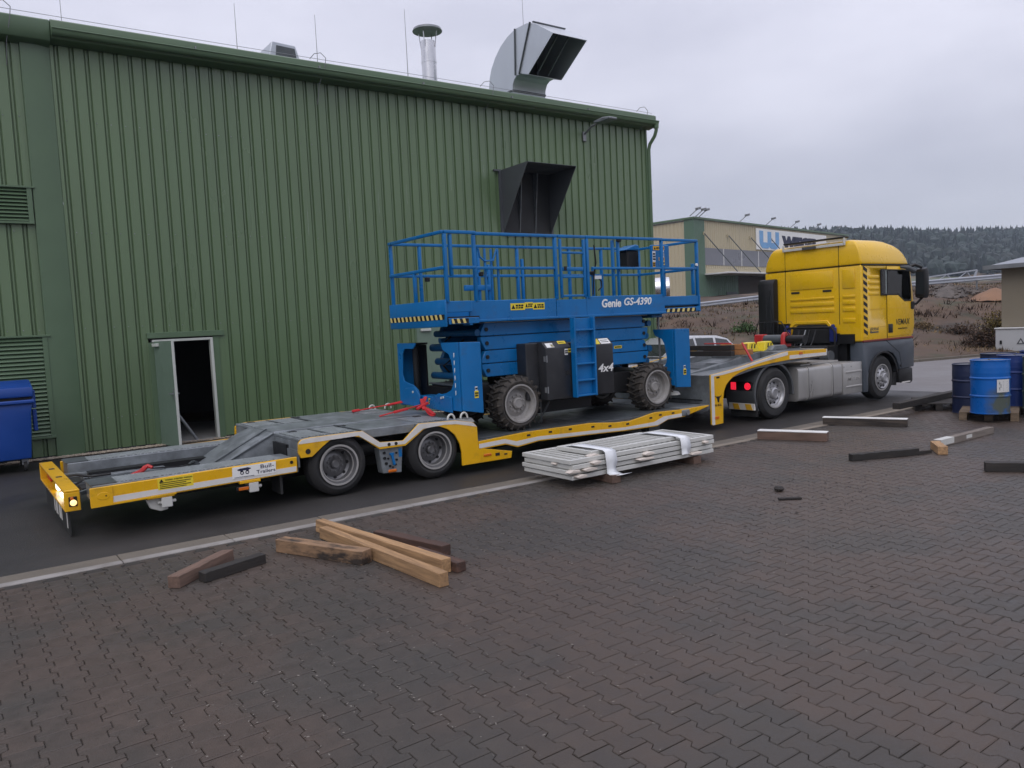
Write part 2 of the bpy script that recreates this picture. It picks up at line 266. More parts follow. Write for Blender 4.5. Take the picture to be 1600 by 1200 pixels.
# ------------------------------------------------------------------ mesh builder
ORG = {}
SPLIT = set('hood_cheek worn_edge_mark pivot_pin paint_mark hood_flange door_surround engine_panel cap_strut flap_lettering cross_beam end_housing rubber_stop ladder_side bumper_arm hydraulic_hose lift_cylinder pivot_plate side_wall floor_plate drain_hole slot deck_joint lashing_slot box_bead side_crease cab_frame mirror_arm chord tank_band bung rear_vent window_glass roof_seam panel_seam underside_panel slide_track hanging_bracket catwalk hump_seam battery_box room bumper_back corner_trim dock_wall roof_fascia control_cable plinth'.split())
class MB:
    def __init__(s): s.v = []; s.f = []; s.mi = []; s.cur = 0; s.parts = []
    def add(s, V, Fc):
        o = len(s.v); s.v += [tuple(p) for p in V]; s.parts.append((V, Fc))
        for f in Fc: s.f.append(tuple(i+o for i in f)); s.mi.append(s.cur)
    def box(s, x0, x1, y0, y1, z0, z1, T=None):
        V = [(x0,y0,z0),(x1,y0,z0),(x1,y1,z0),(x0,y1,z0),(x0,y0,z1),(x1,y0,z1),(x1,y1,z1),(x0,y1,z1)]
        if T: V = [T @ Vector(p) for p in V]
        s.add(V, [(0,3,2,1),(4,5,6,7),(0,1,5,4),(1,2,6,5),(2,3,7,6),(3,0,4,7)]); return s
    def prism(s, poly, ax, a, b, T=None):
        n = len(poly)
        def P(p, t):
            return {'x': (t, p[0], p[1]), 'y': (p[0], t, p[1]), 'z': (p[0], p[1], t)}[ax]
        V = [P(p, a) for p in poly]+[P(p, b) for p in poly]
        if T: V = [T @ Vector(p) for p in V]
        s.add(V, [tuple(range(n)), tuple(range(2*n-1, n-1, -1))]+[(i, (i+1) % n, n+(i+1) % n, n+i) for i in range(n)]); return s
    def tube(s, pts, r, n=8, caps=True):
        pts = [Vector(p) for p in pts]; k = len(pts); V = []
        up = Vector((0, 0, 1)); rr = r if isinstance(r, (list, tuple)) else [r]*k
        pa = None
        for i, p in enumerate(pts):
            d = (pts[min(i+1, k-1)]-pts[max(i-1, 0)]).normalized()
            if pa is None:
                a = d.cross(up) if abs(d.z) < .9 else d.cross(Vector((1, 0, 0)))
            else: a = pa-d*pa.dot(d)
            a.normalize(); pa = a; b = d.cross(a)
            for j in range(n):
                t = 2*math.pi*j/n; V.append(p+(a*math.cos(t)+b*math.sin(t))*rr[i])
        Fc = [(i*n+j, i*n+(j+1) % n, (i+1)*n+(j+1) % n, (i+1)*n+j) for i in range(k-1) for j in range(n)]
        if caps: Fc += [tuple(range(n-1, -1, -1)), tuple(range((k-1)*n, k*n))]
        s.add(V, Fc); return s
    def cyl(s, p, q, r, n=12, r2=None): return s.tube([p, q], [r, r if r2 is None else r2], n)
    def bar(s, p, q, w, h, up=(0, 0, 1)):
        p, q = Vector(p), Vector(q); d = (q-p).normalized(); up = Vector(up)
        if abs(d.dot(up)) > .98: up = Vector((1, 0, 0))
        a = d.cross(up).normalized(); b = a.cross(d).normalized()
        V = [c+a*sx*w/2+b*sy*h/2 for c in (p, q) for sx, sy in ((-1, -1), (1, -1), (1, 1), (-1, 1))]
        s.add(V, [(0,1,2,3),(7,6,5,4),(0,4,5,1),(1,5,6,2),(2,6,7,3),(3,7,4,0)]); return s
    def lathe(s, prof, org, n=32, axis='y', closed=False):
        V = []; k = len(prof); o = Vector(org)
        for r, t in prof:
            for j in range(n):
                a = 2*math.pi*j/n; c, d = r*math.cos(a), r*math.sin(a)
                V.append(o+Vector({'y': (c, t, d), 'z': (c, d, t), 'x': (t, c, d)}[axis]))
        Fc = [(i*n+j, i*n+(j+1) % n, (i+1)*n+(j+1) % n, (i+1)*n+j) for i in range(k-1) for j in range(n)]
        if closed: Fc += [((k-1)*n+j, (k-1)*n+(j+1) % n, (j+1) % n, j) for j in range(n)]
        else:
            if prof[0][0] > 1e-6: Fc.append(tuple(range(n-1, -1, -1)))
            if prof[-1][0] > 1e-6: Fc.append(tuple(range((k-1)*n, k*n)))
        s.add(V, Fc); return s
    def build(s, name, mats, parent=None, bevel=0, seg=1, smooth=True, loc=None, rot=None, recalc=True, ang=32, weld=True):
        """verts are world coordinates unless loc is given (then local to loc/rot)"""
        if name in SPLIT and len(s.parts) > 1:
            r = None
            for V, Fc in s.parts:
                q = MB(); q.add(V, Fc); o = q.build(name, mats, parent, bevel, seg, smooth, loc, rot, recalc, ang, weld); r = r or o
            return r
        if not isinstance(mats, (list, tuple)): mats = [mats]
        o = Vector((0, 0, 0)) if parent is None or loc is not None else ORG.get(parent.name, Vector((0, 0, 0)))
        me = bpy.data.meshes.new(name)
        me.from_pydata([(v[0]-o.x, v[1]-o.y, v[2]-o.z) for v in s.v], [], s.f)
        for x in mats: me.materials.append(M[x] if isinstance(x, str) else x)
        if len(mats) > 1: me.polygons.foreach_set('material_index', s.mi)
        if recalc or bevel:
            bm = bmesh.new(); bm.from_mesh(me)
            if weld: bmesh.ops.remove_doubles(bm, verts=bm.verts, dist=1e-6)
            if recalc: bmesh.ops.recalc_face_normals(bm, faces=bm.faces)
            if bevel:
                ed = [e for e in bm.edges if len(e.link_faces) == 2 and e.calc_face_angle(0) > .6]
                bmesh.ops.bevel(bm, geom=ed, offset=bevel, segments=seg, affect='EDGES', clamp_overlap=True, profile=.5)
            bm.to_mesh(me); bm.free()
        if smooth:
            me.polygons.foreach_set('use_smooth', [True]*len(me.polygons)); me.set_sharp_from_angle(angle=R(ang))
        me.update()
        ob = bpy.data.objects.new(name, me); COL.objects.link(ob)
        if parent: ob.parent = parent
        if loc is not None: ob.location = loc
        if rot is not None: ob.rotation_euler = rot
        ORG[ob.name] = o
        return ob

def thing(name, label, cat, loc=(0, 0, 0), group=None, rotz=0):
    o = bpy.data.objects.new(name, None); COL.objects.link(o); o.location = loc; o.rotation_euler = (0, 0, rotz)
    o.empty_display_size = .2
    o['label'] = label; o['category'] = cat
    if group: o['group'] = group
    ORG[o.name] = Vector(loc); return o
def tag(o, label, cat, group=None):
    o['label'] = label; o['category'] = cat
    if group: o['group'] = group
    return o
def struct(o, label=None):
    o['kind'] = 'structure'
    if label: o['label'] = label
    return o
def stuff(o): o['kind'] = 'stuff'; return o
def recenter(o):
    """move a one-mesh thing's origin to its base centre"""
    me = o.data; xs = [v.co.copy() for v in me.vertices]
    lo = Vector([min(p[i] for p in xs) for i in range(3)]); hi = Vector([max(p[i] for p in xs) for i in range(3)])
    c = Vector(((lo.x+hi.x)/2, (lo.y+hi.y)/2, lo.z)); me.transform(Matrix.Translation(-c)); o.location = o.location + c
    return o
def kids(o): return [c for c in COL.objects if c.parent == o]
def dup(o, parent=None, **kw):
    c = o.copy(); COL.objects.link(c)
    if parent is not None: c.parent = parent
    for k in kids(o): dup(k, c)
    for k, v in kw.items():
        if k == 'loc': c.location = v
        elif k == 'rot': c.rotation_euler = v
        else: c[k] = v
    return c

def text(name, s, x0, x1, z0, z1, y, mat, parent, shear=0, bold=0, depth=.003, T=None, space=1.0):
    """lettering standing on the plane y, reading along +x, fitted to the rectangle"""
    cu = bpy.data.curves.new(name, 'FONT'); cu.body = s; cu.shear = shear; cu.offset = bold; cu.extrude = .02; cu.resolution_u = 3; cu.space_character = space
    ob = bpy.data.objects.new(name, cu); me = bpy.data.meshes.new_from_object(ob); bpy.data.objects.remove(ob)
    xs = [v.co for v in me.vertices]
    a, b = min(p.x for p in xs), max(p.x for p in xs); c, d = min(p.y for p in xs), max(p.y for p in xs)
    o = ORG.get(parent.name, Vector()) if parent else Vector()
    for v in me.vertices:
        p = Vector((x0+(v.co.x-a)/(b-a)*(x1-x0), y-depth if v.co.z > 0 else y+.001, z0+(v.co.y-c)/(d-c)*(z1-z0)))
        if T: p = T @ p
        v.co = p-o
    me.materials.clear(); me.materials.append(M[mat])
    ob = bpy.data.objects.new(name, me); COL.objects.link(ob); ob.parent = parent; ORG[ob.name] = o
    return ob

def decal(name, parent, x0, x1, z0, z1, y, mat='label_y', lines=2, ink='black', tri=False, T=None):
    b = MB(); b.box(x0, x1, y-.003, y+.001, z0, z1, T); o = b.build(name, mat, parent, smooth=False)
    b = MB(); h = z1-z0; w = x1-x0; xs = x0+w*.08
    if tri:
        t = min(h*.7, w*.3); b.prism([(x0+w*.05, z0+h*.18), (x0+w*.05+t, z0+h*.18), (x0+w*.05+t/2, z0+h*.82)], 'y', y-.0045, y-.002, T); xs = x0+w*.09+t
    for i in range(lines):
        zc = z1-h*(i+1)/(lines+1); hh = h*.26/(lines)
        xx = xs
        while xx < x1-w*.1:
            l = random.uniform(.06, .16)*w; b.box(xx, min(xx+l, x1-w*.05), y-.0045, y-.002, zc-hh, zc+hh, T); xx += l+w*.035
    b.build('print', ink, o, smooth=False)
    return o

# ------------------------------------------------------------------ ground: paving, kerb, road
KY0, KY1, KY2 = 7.87, 7.985, 8.25
g = MB(); g.box(-60, 60, -40, KY0-.002, -.4, -.008)
yard = struct(g.build('paved_yard', 'joint', smooth=False), 'yard of brown interlocking concrete pavers in front of the lorry')
PX, PL = .1535, .205
def paver_outline(gap=.0015, d=.0165, t=.02):
    gx = gap+.0002; a, b = PX/2+d-gx, PX/2-d-gx; h = PL/2-gap*1.6; q = PL/4
    Rr = [(a, -h), (a, -q-t/2), (b, -q+t/2), (b, q-t/2), (a, q+t/2), (a, h)]
    return Rr+[(-x, y) for x, y in reversed(Rr)]
OUT = paver_outline(); OIN = paver_outline(.005); NO = len(OUT)
cells = []
for i in range(-24, 175):
    for j in range(-17, 39):
        x = i*PX; y = (j+.5*(i % 2))*PL+.05
        if y+PL/2 < KY0-.003 and y > -3.2: cells.append((x, y))
def score(c):
    u, v, d = proj((c[0], c[1], 0))
    if d < .5 or not (-30 < u < 1630 and -30 < v < 1230): return 1e9
    return (Vector((c[0], c[1], 0))-CAMP).length
cells.sort(key=score)
near, rest = cells[:300], cells[300:]
pmesh = []
for k in range(24):
    me = bpy.data.meshes.new('paver'); V = [(x, y, 0) for x, y in OIN]+[(x, y, -.004) for x, y in OUT]+[(x, y, -.02) for x, y in OUT]
    Fc = [tuple(range(NO))]+[(i, i+NO, (i+1) % NO+NO, (i+1) % NO) for i in range(NO)]+[(i+NO, i+2*NO, (i+1) % NO+2*NO, (i+1) % NO+NO) for i in range(NO)]
    me.from_pydata(V, [], Fc); me.materials.append(M['paver'])
    bm = bmesh.new(); bm.from_mesh(me); bmesh.ops.recalc_face_normals(bm, faces=bm.faces); bm.to_mesh(me); bm.free()
    t, h = random.uniform(.93, 1.07), random.choice((-.2, -.1, 0, 0, .1, .2))
    me.attributes.new('tone', 'FLOAT', 'FACE').data.foreach_set('value', [t]*len(me.polygons))
    me.attributes.new('hue', 'FLOAT', 'FACE').data.foreach_set('value', [h]*len(me.polygons))
    pmesh.append(me)
def jit(): return (random.uniform(-.006, .006), random.uniform(-.006, .006), random.uniform(-.012, .012))
for x, y in near:
    o = bpy.data.objects.new('paver', random.choice(pmesh)); COL.objects.link(o); o.parent = yard
    o.location = (x, y, random.uniform(-.002, .001)); o.rotation_euler = jit()
V = []; Fc = []; TN = []; HU = []
for x, y in rest:
    o = len(V); dz = random.uniform(-.002, .001); a, b, c = jit(); t, h = random.uniform(.93, 1.07), random.choice((-.2, -.1, 0, 0, .1, .2))
    for px, py in OIN: V.append((x+px-c*py, y+py+c*px, dz+a*py-b*px))
    for px, py in OUT: V.append((x+px-c*py, y+py+c*px, dz-.007+a*py-b*px))
    Fc.append(tuple(range(o, o+NO)))
    for i in range(NO): Fc.append((o+i, o+(i+1) % NO, o+(i+1) % NO+NO, o+i+NO) if False else (o+i+NO, o+(i+1) % NO+NO, o+(i+1) % NO, o+i))
    TN += [t]*(NO+1); HU += [h]*(NO+1)
me = bpy.data.meshes.new('paver_field'); me.from_pydata(V, [], Fc); me.materials.append(M['paver'])
me.attributes.new('tone', 'FLOAT', 'FACE').data.foreach_set('value', TN)
me.attributes.new('hue', 'FLOAT', 'FACE').data.foreach_set('value', HU)
pf = bpy.data.objects.new('paver_field', me); COL.objects.link(pf); pf.parent = yard; stuff(pf)

# kerb strip: white edging stone and gutter stone, each about a metre long
b = MB(); b.box(-30, 46, KY0, KY2, -.3, -.03); kerb = struct(b.build('kerb_strip', 'joint', smooth=False), 'concrete gutter strip with a worn white line between paving and road')
for i in range(-6, 44):
    x0 = i*1.0+.17
    e = random.uniform(-.003, .003)
    b = MB(); b.box(x0+.003, x0+.997, KY0+.003, KY1-.003, -.1, .003+e); b.build('edging_stone', 'linew' if x0 < 6.2 else 'liney', kerb, bevel=.006)
    b = MB(); b.box(x0+.003, x0+.997, KY1+.003, KY2-.003, -.1, -.004+e); b.build('gutter_stone', 'gutter', kerb, bevel=.006)
# driveway
b = MB(); b.prism([(-80, KY2+.003), (18.4, KY2+.003), (17.6, 16.2), (-80, 16.2)], 'z', -.3, -.016); road = struct(b.build('driveway', 'asphalt', smooth=False), 'dark damp asphalt driveway along the green hall')
b = MB(); b.prism([(18.402, KY2+.003), (46.1, KY2+.003), (46.1, -40), (60.2, -40), (70, 3), (31.9, 13.3), (26.8, 14.55), (20, 16.4), (17.2, 17.4), (17, 40), (16.9, 40), (16.9, 16.2), (17.602, 16.2)], 'z', -.3, -.018)
road2 = struct(b.build('road', 'yard_road', smooth=False), 'asphalt road with sky sheen in its pale colour, bending round behind the lorry')

# gravel strip along the hall
b = MB(); b.box(-12, 16.85, 16.2, 16.44, -.2, -.006); gs = struct(b.build('gravel_strip', 'soil', smooth=False), 'strip of pale gravel at the foot of the green hall')
V = []; b = MB()
for k in range(4200):
    x = random.uniform(-2, 13) if k > 1400 else random.uniform(0.8, 3.6); y = random.triangular(16.12, 16.43, 16.33); r = random.uniform(.009, .024)
    c = Vector((x, y, -.004+r*.5)); q = [c+Vector((random.uniform(.6, 1.2)*r*a, random.uniform(.6, 1.2)*r*bb, random.uniform(.5, .9)*r*z)) for a, bb, z in ((1,0,0),(0,1,0),(-1,0,0),(0,-1,0),(0,0,1))]
    b.add(q, [(0, 1, 4), (1, 2, 4), (2, 3, 4), (3, 0, 4)])
o = b.build('gravel_stones', 'gravel', gs, smooth=False, recalc=False, weld=False); stuff(o)

# wood chips, dark crumbs and pale grit scattered on the paving
def scatter(name, mat, n, fn, r0, r1):
    b = MB()
    for k in range(n):
        x, y = fn(); r = random.uniform(r0, r1); a = random.uniform(0, 6.28)
        d = Vector((math.cos(a), math.sin(a), 0))*r*random.uniform(.8, 2.2); e = Vector((-math.sin(a), math.cos(a), 0))*r*.6; c = Vector((x, y, .001))
        b.add([c-d-e, c+d-e*.6, c+d*.7+e, c-d*.8+e, c+Vector((0, 0, r*.6))], [(0, 1, 4), (1, 2, 4), (2, 3, 4), (3, 0, 4)])
    o = b.build(name, mat, None, smooth=False, recalc=False, weld=False); stuff(o); return o
random.seed(5)
scatter('pale_grit', 'chips', 420, lambda: (random.uniform(1, 6), random.uniform(3, 7.6)), 0.0018, .0048)
scatter('dark_crumbs', 'chips_d', 260, lambda: (random.gauss(7.6, 1.0), random.gauss(5.1, .55)), .003, .011)
scatter('bark_bits', 'chips_d', 200, lambda: (random.uniform(2, 11), random.uniform(3, 7.5)), .004, .011)
def joint_pt():
    while True:
        i = random.randint(4, 48); j = random.uniform(12, 37); x = i*PX+PX/2+random.gauss(0, .012); y = j*PL
        if y < KY0-.05 and noise.noise(Vector((x*.6, y*.6, 2))) > random.uniform(-.25, .5): return x, y
scatter('joint_grit', 'chips', 1300, joint_pt, .0022, .0055)
b = MB(); b.bar((7.05, 5.12, .015), (7.25, 4.98, .012), .05, .02); tag(recenter(b.build('bark_sliver', 'wood_d', bevel=.004)), 'thin dark bark sliver lying on the open paving', 'wood scrap')
b = MB(); b.lathe([(0, 0), (.05, .01), (.06, .03), (.035, .055), (0, .06)], (7.42, 5.38, .0), 7, 'z'); tag(recenter(b.build('wood_lump', 'wood_d', smooth=False)), 'small dark lump of wood on the open paving', 'wood scrap')

# ------------------------------------------------------------------ green hall
WY = 16.45
hall = thing('factory_hall', 'long dark green ribbed metal hall with an open door beside the trailer', 'building', (7.4, WY, 0))
RP = .2435
def sheet(x0, x1, z0, z1):
    """profiled sheet: flat pans with trapezoid grooves"""
    pts = [x0]; k = math.floor((x0-2.07)/RP)-1
    P = [(x0, WY)]
    while True:
        c = 2.07+k*RP; k += 1
        if c+.05 > x1: break
        if c-.05 < x0: continue
        P += [(c-.043, WY), (c-.030, WY+.045), (c-.024, WY+.045), (c-.015, WY+.028), (c+.015, WY+.028), (c+.024, WY+.045), (c+.030, WY+.045), (c+.043, WY)]
    P.append((x1, WY)); n = len(P); b = MB()
    b.add([(x, y, z0) for x, y in P]+[(x, y, z1) for x, y in P], [(i, i+1, n+i+1, n+i) for i in range(n-1)])
    o = b.build('cladding_sheet', 'green', hall, recalc=False, ang=20); return o
ZT = 7.4
def pan(k): return 2.07+RP*(k-.5)
for k in range(-26, -2, 4): sheet(pan(k), pan(k+4)-.001, .03, ZT)
sheet(pan(-2), 1.50, .03, ZT)
D1, D2 = (5, 11), (29, 34)
ks = [0, 5, 11, 15, 19, 23, 26, 29, 34, 38, 42, 46, 50, 54, 58, 61]
for a, c in zip(ks[:-1], ks[1:]):
    xa, xb = pan(a) if a else 1.975, pan(c)-.001 if c < 61 else 16.86
    sheet(xa, xb, 2.08 if (a, c) in (D1, D2) else .03, ZT)
sheet(pan(5)+.001, 3.199, .03, 2.079); sheet(4.521, pan(11)-.001, .03, 2.079); sheet(10.061, pan(34)-.001, .03, 2.079)
b = MB(); b.prism([(1.499, WY+.03), (1.51, WY-.06), (1.80, WY-.06), (1.972, WY-.005), (1.972, WY+.03)], 'z', 0.0, 7.45); b.build('corner_trim', 'green_trim', hall, bevel=.006)
b = MB(); b.prism([(16.84, WY-.03), (16.90, WY-.03), (16.90, WY+.2), (16.84, WY+.2)], 'z', 0, 7.4); b.build('corner_trim', 'green_trim', hall)
b = MB()
for a, c in ((-4.5, 3.20), (4.52, 9.0), (10.06, 16.86)): b.box(a, c, WY+.05, WY+.12, -.2, .1)
b.build('plinth', 'galv_dark', hall)
# gable end, far walls and roof
b = MB(); b.box(16.84, 16.89, WY+.2, 44, 0, 7.4); b.box(-12, -11.95, WY, 44, 0, 7.4); b.box(-12, 16.89, 44, 44.05, 0, 8.8); b.box(-12, -4.5, WY-.0, WY+.03, 0, 7.4); b.build('side_wall', 'green', hall, smooth=False)
b = MB(); b.prism([(16.42, 7.60), (16.30, 7.70), (44.2, 9.1), (44.2, 8.95)], 'x', -12.2, 17.1); b.build('roof', 'green_trim', hall, smooth=False)
b = MB(); b.prism([(16.45, 7.36), (16.20, 7.40), (16.15, 7.47), (16.15, 7.70), (16.22, 7.735), (16.45, 7.75)], 'x', 1.985, 17.02); b.prism([(16.45, 7.30), (16.22, 7.36), (16.17, 7.47), (16.17, 7.69), (16.22, 7.72), (16.45, 7.74)], 'x', -12.1, 1.975); b.build('eave_fascia', 'green_trim', hall, bevel=.012, seg=2)
b = MB(); prof = [(16.135+.0-.075*math.cos(t)*1.0, 7.49-.085*math.sin(t)) for t in [i*math.pi/8 for i in range(9)]]
prof = [(16.14-.075*math.cos(t), 7.53-.10*math.sin(t)) for t in [i*math.pi/8 for i in range(9)]]
b.prism(prof+[(16.21, 7.535), (16.06, 7.538)], 'x', 1.99, 17.05); b.tube([(1.99, 16.06, 7.545), (17.05, 16.06, 7.545)], .011, 6); b.build('gutter', 'green_trim', hall)
b = MB()
for x in (4.4, 6.9, 9.4, 11.9, 14.4): b.box(x-.012, x+.012, 16.05, 16.16, 7.55, 7.60)
b.tube([(1.2, 16.2, 7.79), (5, 16.2, 7.78), (9, 16.2, 7.79), (16.9, 16.2, 7.78)], .005, 5)
for x, w in ((1.3, .35), (6.95, .35), (11.25, .3), (16.5, .3)):
    b.tube([(x-.2, 16.2, 7.76), (x-.12, 16.14, 7.86), (x, 16.08, 7.88), (x+.1, 16.06, 7.78), (x+.08, 16.08, 7.6), (x+.02, 16.3, 7.3), (x, 16.42, 6.9 if x < 9 else 7.3)], .008, 5)
b.build('lightning_wire', 'steel', hall)
b = MB()
for z in (6.05, 4.05, 2.3, .62):
    for k in range(-10, 61):
        x = 2.07+k*RP+.075
        if 1.45 < x < 2.0 or x > 16.7 or (3.2 < x < 4.6 and z < 2.1) or (8.9 < x < 10.1 and z < 2.1) or (11.6 < x < 13.3 and 4.2 < z < 6): continue
        if random.random() < .85: b.cyl((x, WY-.004, z+random.uniform(-.012, .012)), (x, WY+.002, z), .011, 6)
o = b.build('cladding_screw', 'steel', hall, weld=False); stuff(o)
# downpipe
b = MB(); b.tube([(17.0, 16.14, 7.45), (17.0, 16.14, 7.30), (16.99, 16.2, 7.15), (16.95, 16.36, 6.95), (16.94, 16.40, 6.8), (16.94, 16.40, 0)], .05, 10); b.cyl((17.0, 16.14, 7.50), (17.0, 16.14, 7.36), .075, 10)
for z in (5.6, 3.6, 1.6): b.cyl((16.94, 16.40, z), (16.94, 16.40, z+.05), .06, 10)
b.build('downpipe', 'green_trim', hall)
# louvres
def louvre(x0, x1, z0, z1, n):
    b = MB(); b.box(x0, x1, WY-.02, WY+.02, z0, z1); fr = b.build('louvre', 'dark', hall, smooth=False)
    b = MB(); b.box(x1-.05, x1+.03, WY-.075, WY-.02, z0-.03, z1); b.box(x0, x1+.08, WY-.09, WY-.02, z1, z1+.035); b.box(x0, x1+.03, WY-.08, WY-.02, z0-.045, z0-.005); b.build('louvre_frame', 'green_trim', fr, bevel=.004)
    h = (z1-z0)/n
    for i in range(n):
        z = z0+i*h
        b = MB(); b.prism([(WY-.022, z+h*.98), (WY-.07, z+h*.15), (WY-.066, z+h*.05), (WY-.016, z+h*.86)], 'x', x0, x1-.052); b.build('slat', 'green_trim', fr, smooth=False)
louvre(-.6, 1.46, 4.22, 4.80, 9)
louvre(-.6, 1.49, .40, 2.18, 25)
# open door with the dark room behind
b = MB(); b.box(3.18, 4.62, WY-.05, WY+.02, 2.06, 2.17); b.build('lintel_trim', 'green_trim', hall, bevel=.005)
b = MB(); b.box(3.20, 3.29, WY-.02, WY+.1, -.02, 1.98); b.box(4.40, 4.52, WY-.02, WY+.1, -.02, 2.06); b.build('door_surround', 'green_trim', hall, bevel=.004)
b = MB(); b.box(4.345, 4.398, WY-.035, WY+.09, -.02, 2.03); b.box(3.264, 4.345, WY-.035, WY+.09, 1.985, 2.03); b.build('door_frame', 'frame_white', hall, bevel=.003)
b = MB(); b.box(2.6, 5.6, WY+.1, WY+.13, 0, 0.001)
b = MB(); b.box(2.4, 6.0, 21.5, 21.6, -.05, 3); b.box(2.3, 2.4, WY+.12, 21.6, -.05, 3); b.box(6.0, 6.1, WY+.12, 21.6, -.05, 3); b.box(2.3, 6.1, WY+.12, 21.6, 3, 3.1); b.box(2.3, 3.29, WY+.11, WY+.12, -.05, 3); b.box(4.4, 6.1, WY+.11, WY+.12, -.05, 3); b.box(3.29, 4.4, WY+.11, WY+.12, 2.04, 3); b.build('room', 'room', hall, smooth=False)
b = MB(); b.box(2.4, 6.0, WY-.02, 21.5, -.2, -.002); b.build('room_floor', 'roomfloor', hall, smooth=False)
b = MB(); T = Matrix.Translation((3.30, WY-.06, 0)) @ Matrix.Rotation(R(-83.5), 4, 'Z'); b.box(0, .95, -.02, .025, .01, 2.0, T); dl = b.build('door', 'green_door', hall, bevel=.004)
b = MB(); b.box(.951, .956, -.02, .025, .01, 2.0, T); b.box(.93, .951, .0255, .031, .01, 2.0, T); b.build('door_edge', 'frame_white', dl, smooth=False)
b = MB()
for s in (-1, 1):
    y = .002+s*.045; b.bar(T @ Vector((.89, y-s*.02, 1.02)), T @ Vector((.89, y+s*.03, 1.02)), .022, .022); b.bar(T @ Vector((.89, y+s*.03, 1.02)), T @ Vector((.78, y+s*.03, 1.02)), .02, .02)
b.box(.87, .91, -.027, .032, .9, 1.12, T)
b.build('door_handle', 'steel', dl)
b = MB(); b.box(.05, .3, -.075, -.021, 1.9, 1.96, T); b.build('door_closer', 'frame_white', dl, bevel=.005)
# leaning pipe in the doorway
b = MB(); b.cyl((3.50, 16.62, .82), (3.98, 16.56, .0), .03, 12); tag(recenter(b.build('grey_pipe', 'steel')), 'grey pipe leaning inside the open doorway of the green hall', 'pipe')
# closed door
b = MB(); b.box(9.05, 10.02, WY-.012, WY+.03, .02, 2.03); d2 = b.build('door', 'green_door', hall, bevel=.006); d2['label'] = 'closed pale green door behind the lift'
b = MB(); b.box(9.0, 9.05, WY-.02, WY+.05, 0, 2.09); b.box(10.02, 10.06, WY-.02, WY+.05, 0, 2.09); b.box(9.05, 10.02, WY-.02, WY+.05, 2.034, 2.09); b.build('door_frame', 'green_trim', hall)
b = MB(); b.box(9.15, 9.42, WY-.07, WY-.013, 1.93, 1.99); b.build('door_closer', 'frame_white', d2, bevel=.008)
b = MB(); b.box(9.72, 9.86, WY-.018, WY-.013, 1.55, 1.67); o = b.build('door_sign', 'white', d2, smooth=False)
b = MB(); b.bar((9.75, WY-.02, 1.57), (9.83, WY-.02, 1.65), .004, .02, (0, 1, 0)); b.build('sign_bar', 'red', d2, smooth=False)
b = MB(); b.box(9.0, 10.06, WY+.06, WY+.08, 0, 2.1); b.build('door_backing', 'dark', hall, smooth=False)
# wall hood
HX0, HX1, HZ0, HZ1, HD = 11.69, 13.22, 4.3, 5.85, 1.15
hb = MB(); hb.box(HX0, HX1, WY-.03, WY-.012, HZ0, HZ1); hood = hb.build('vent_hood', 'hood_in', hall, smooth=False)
b = MB()
for x in (HX0, HX1-.012): b.prism([(WY-.031, HZ0), (WY-.031, HZ1-.012), (WY-HD, HZ1-.002)], 'x', x, x+.012)
b.build('hood_cheek', 'hood', hood)
b = MB(); b.prism([(WY-.031, HZ1-.011), (WY-HD, HZ1), (WY-HD, HZ1+.012), (WY-.031, HZ1+.004)], 'x', HX0, HX1); b.build('hood_top', 'hood', hood, smooth=False)
b = MB(); b.box(HX0-.07, HX0-.003, WY-.05, WY-.002, HZ0-.05, HZ1+.02); b.box(HX1+.003, HX1+.07, WY-.05, WY-.002, HZ0-.05, HZ1+.02); b.box(HX0-.003, HX1+.003, WY-.05, WY-.032, HZ0-.06, HZ0-.002); b.box(HX0-.22, HX0-.07, WY-.06, WY-.002, HZ1-.03, HZ1+.01); b.build('hood_flange', 'hood', hood)
for x in (12.2, 12.7):
    b = MB(); b.prism([(WY-.032, HZ0+.02), (WY-.032, HZ1-.03), (WY-.22, HZ1-.03), (WY-.07, HZ0+.3)], 'x', x, x+.02); b.build('hood_rib', 'galv', hood, smooth=False)
# wall lamp
b = MB(); b.box(14.47, 14.58, WY-.05, WY+.0, 6.82, 7.08); lp = b.build('wall_lamp', 'steel', hall, bevel=.01)
b = MB(); b.tube([(14.525, WY-.06, 7.02), (14.50, 16.1, 7.14), (14.48, 15.75, 7.17)], .03, 8); b.build('lamp_arm', 'steel', lp)
b = MB(); b.prism([(15.22, 7.13), (15.22, 7.19), (15.5, 7.235), (15.84, 7.21), (15.86, 7.15), (15.6, 7.125)], 'x', 14.34, 14.62); b.build('lamp_head', 'galv', lp, bevel=.02)
# roof duct elbow
X0, X1 = 13.3, 14.45
outer = [(19.06, 7.8), (19.06, 8.73), (19.0, 9.02), (18.89, 9.25), (18.68, 9.5), (18.4, 9.72), (18.05, 9.88), (17.68, 9.97), (17.16, 9.95), (16.83, 9.84), (16.08, 9.36)]
inner = [(17.94, 7.8), (17.94, 8.38), (17.91, 8.55), (17.83, 8.68), (17.7, 8.75), (17.52, 8.755), (17.18, 8.64)]
b = MB()
for x in (X0, X1-.012): b.prism(outer+inner[::-1], 'x', x, x+.012)
duct = b.build('exhaust_duct', 'duct', hall, ang=20)
def strip(poly, name, mat):
    b = MB()
    n = len(poly)
    off = []
    for i, p in enumerate(poly):
        a, c = Vector(poly[max(i-1, 0)]), Vector(poly[min(i+1, n-1)]); d = (c-a).normalized(); off.append((p[0]-d.y*.012, p[1]+d.x*.012))
    b.prism(poly+off[::-1], 'x', X0+.013, X1-.013); return b.build(name, mat, duct, ang=25)
strip(outer, 'duct_back', 'duct'); strip(inner, 'duct_throat', 'duct')
b = MB()
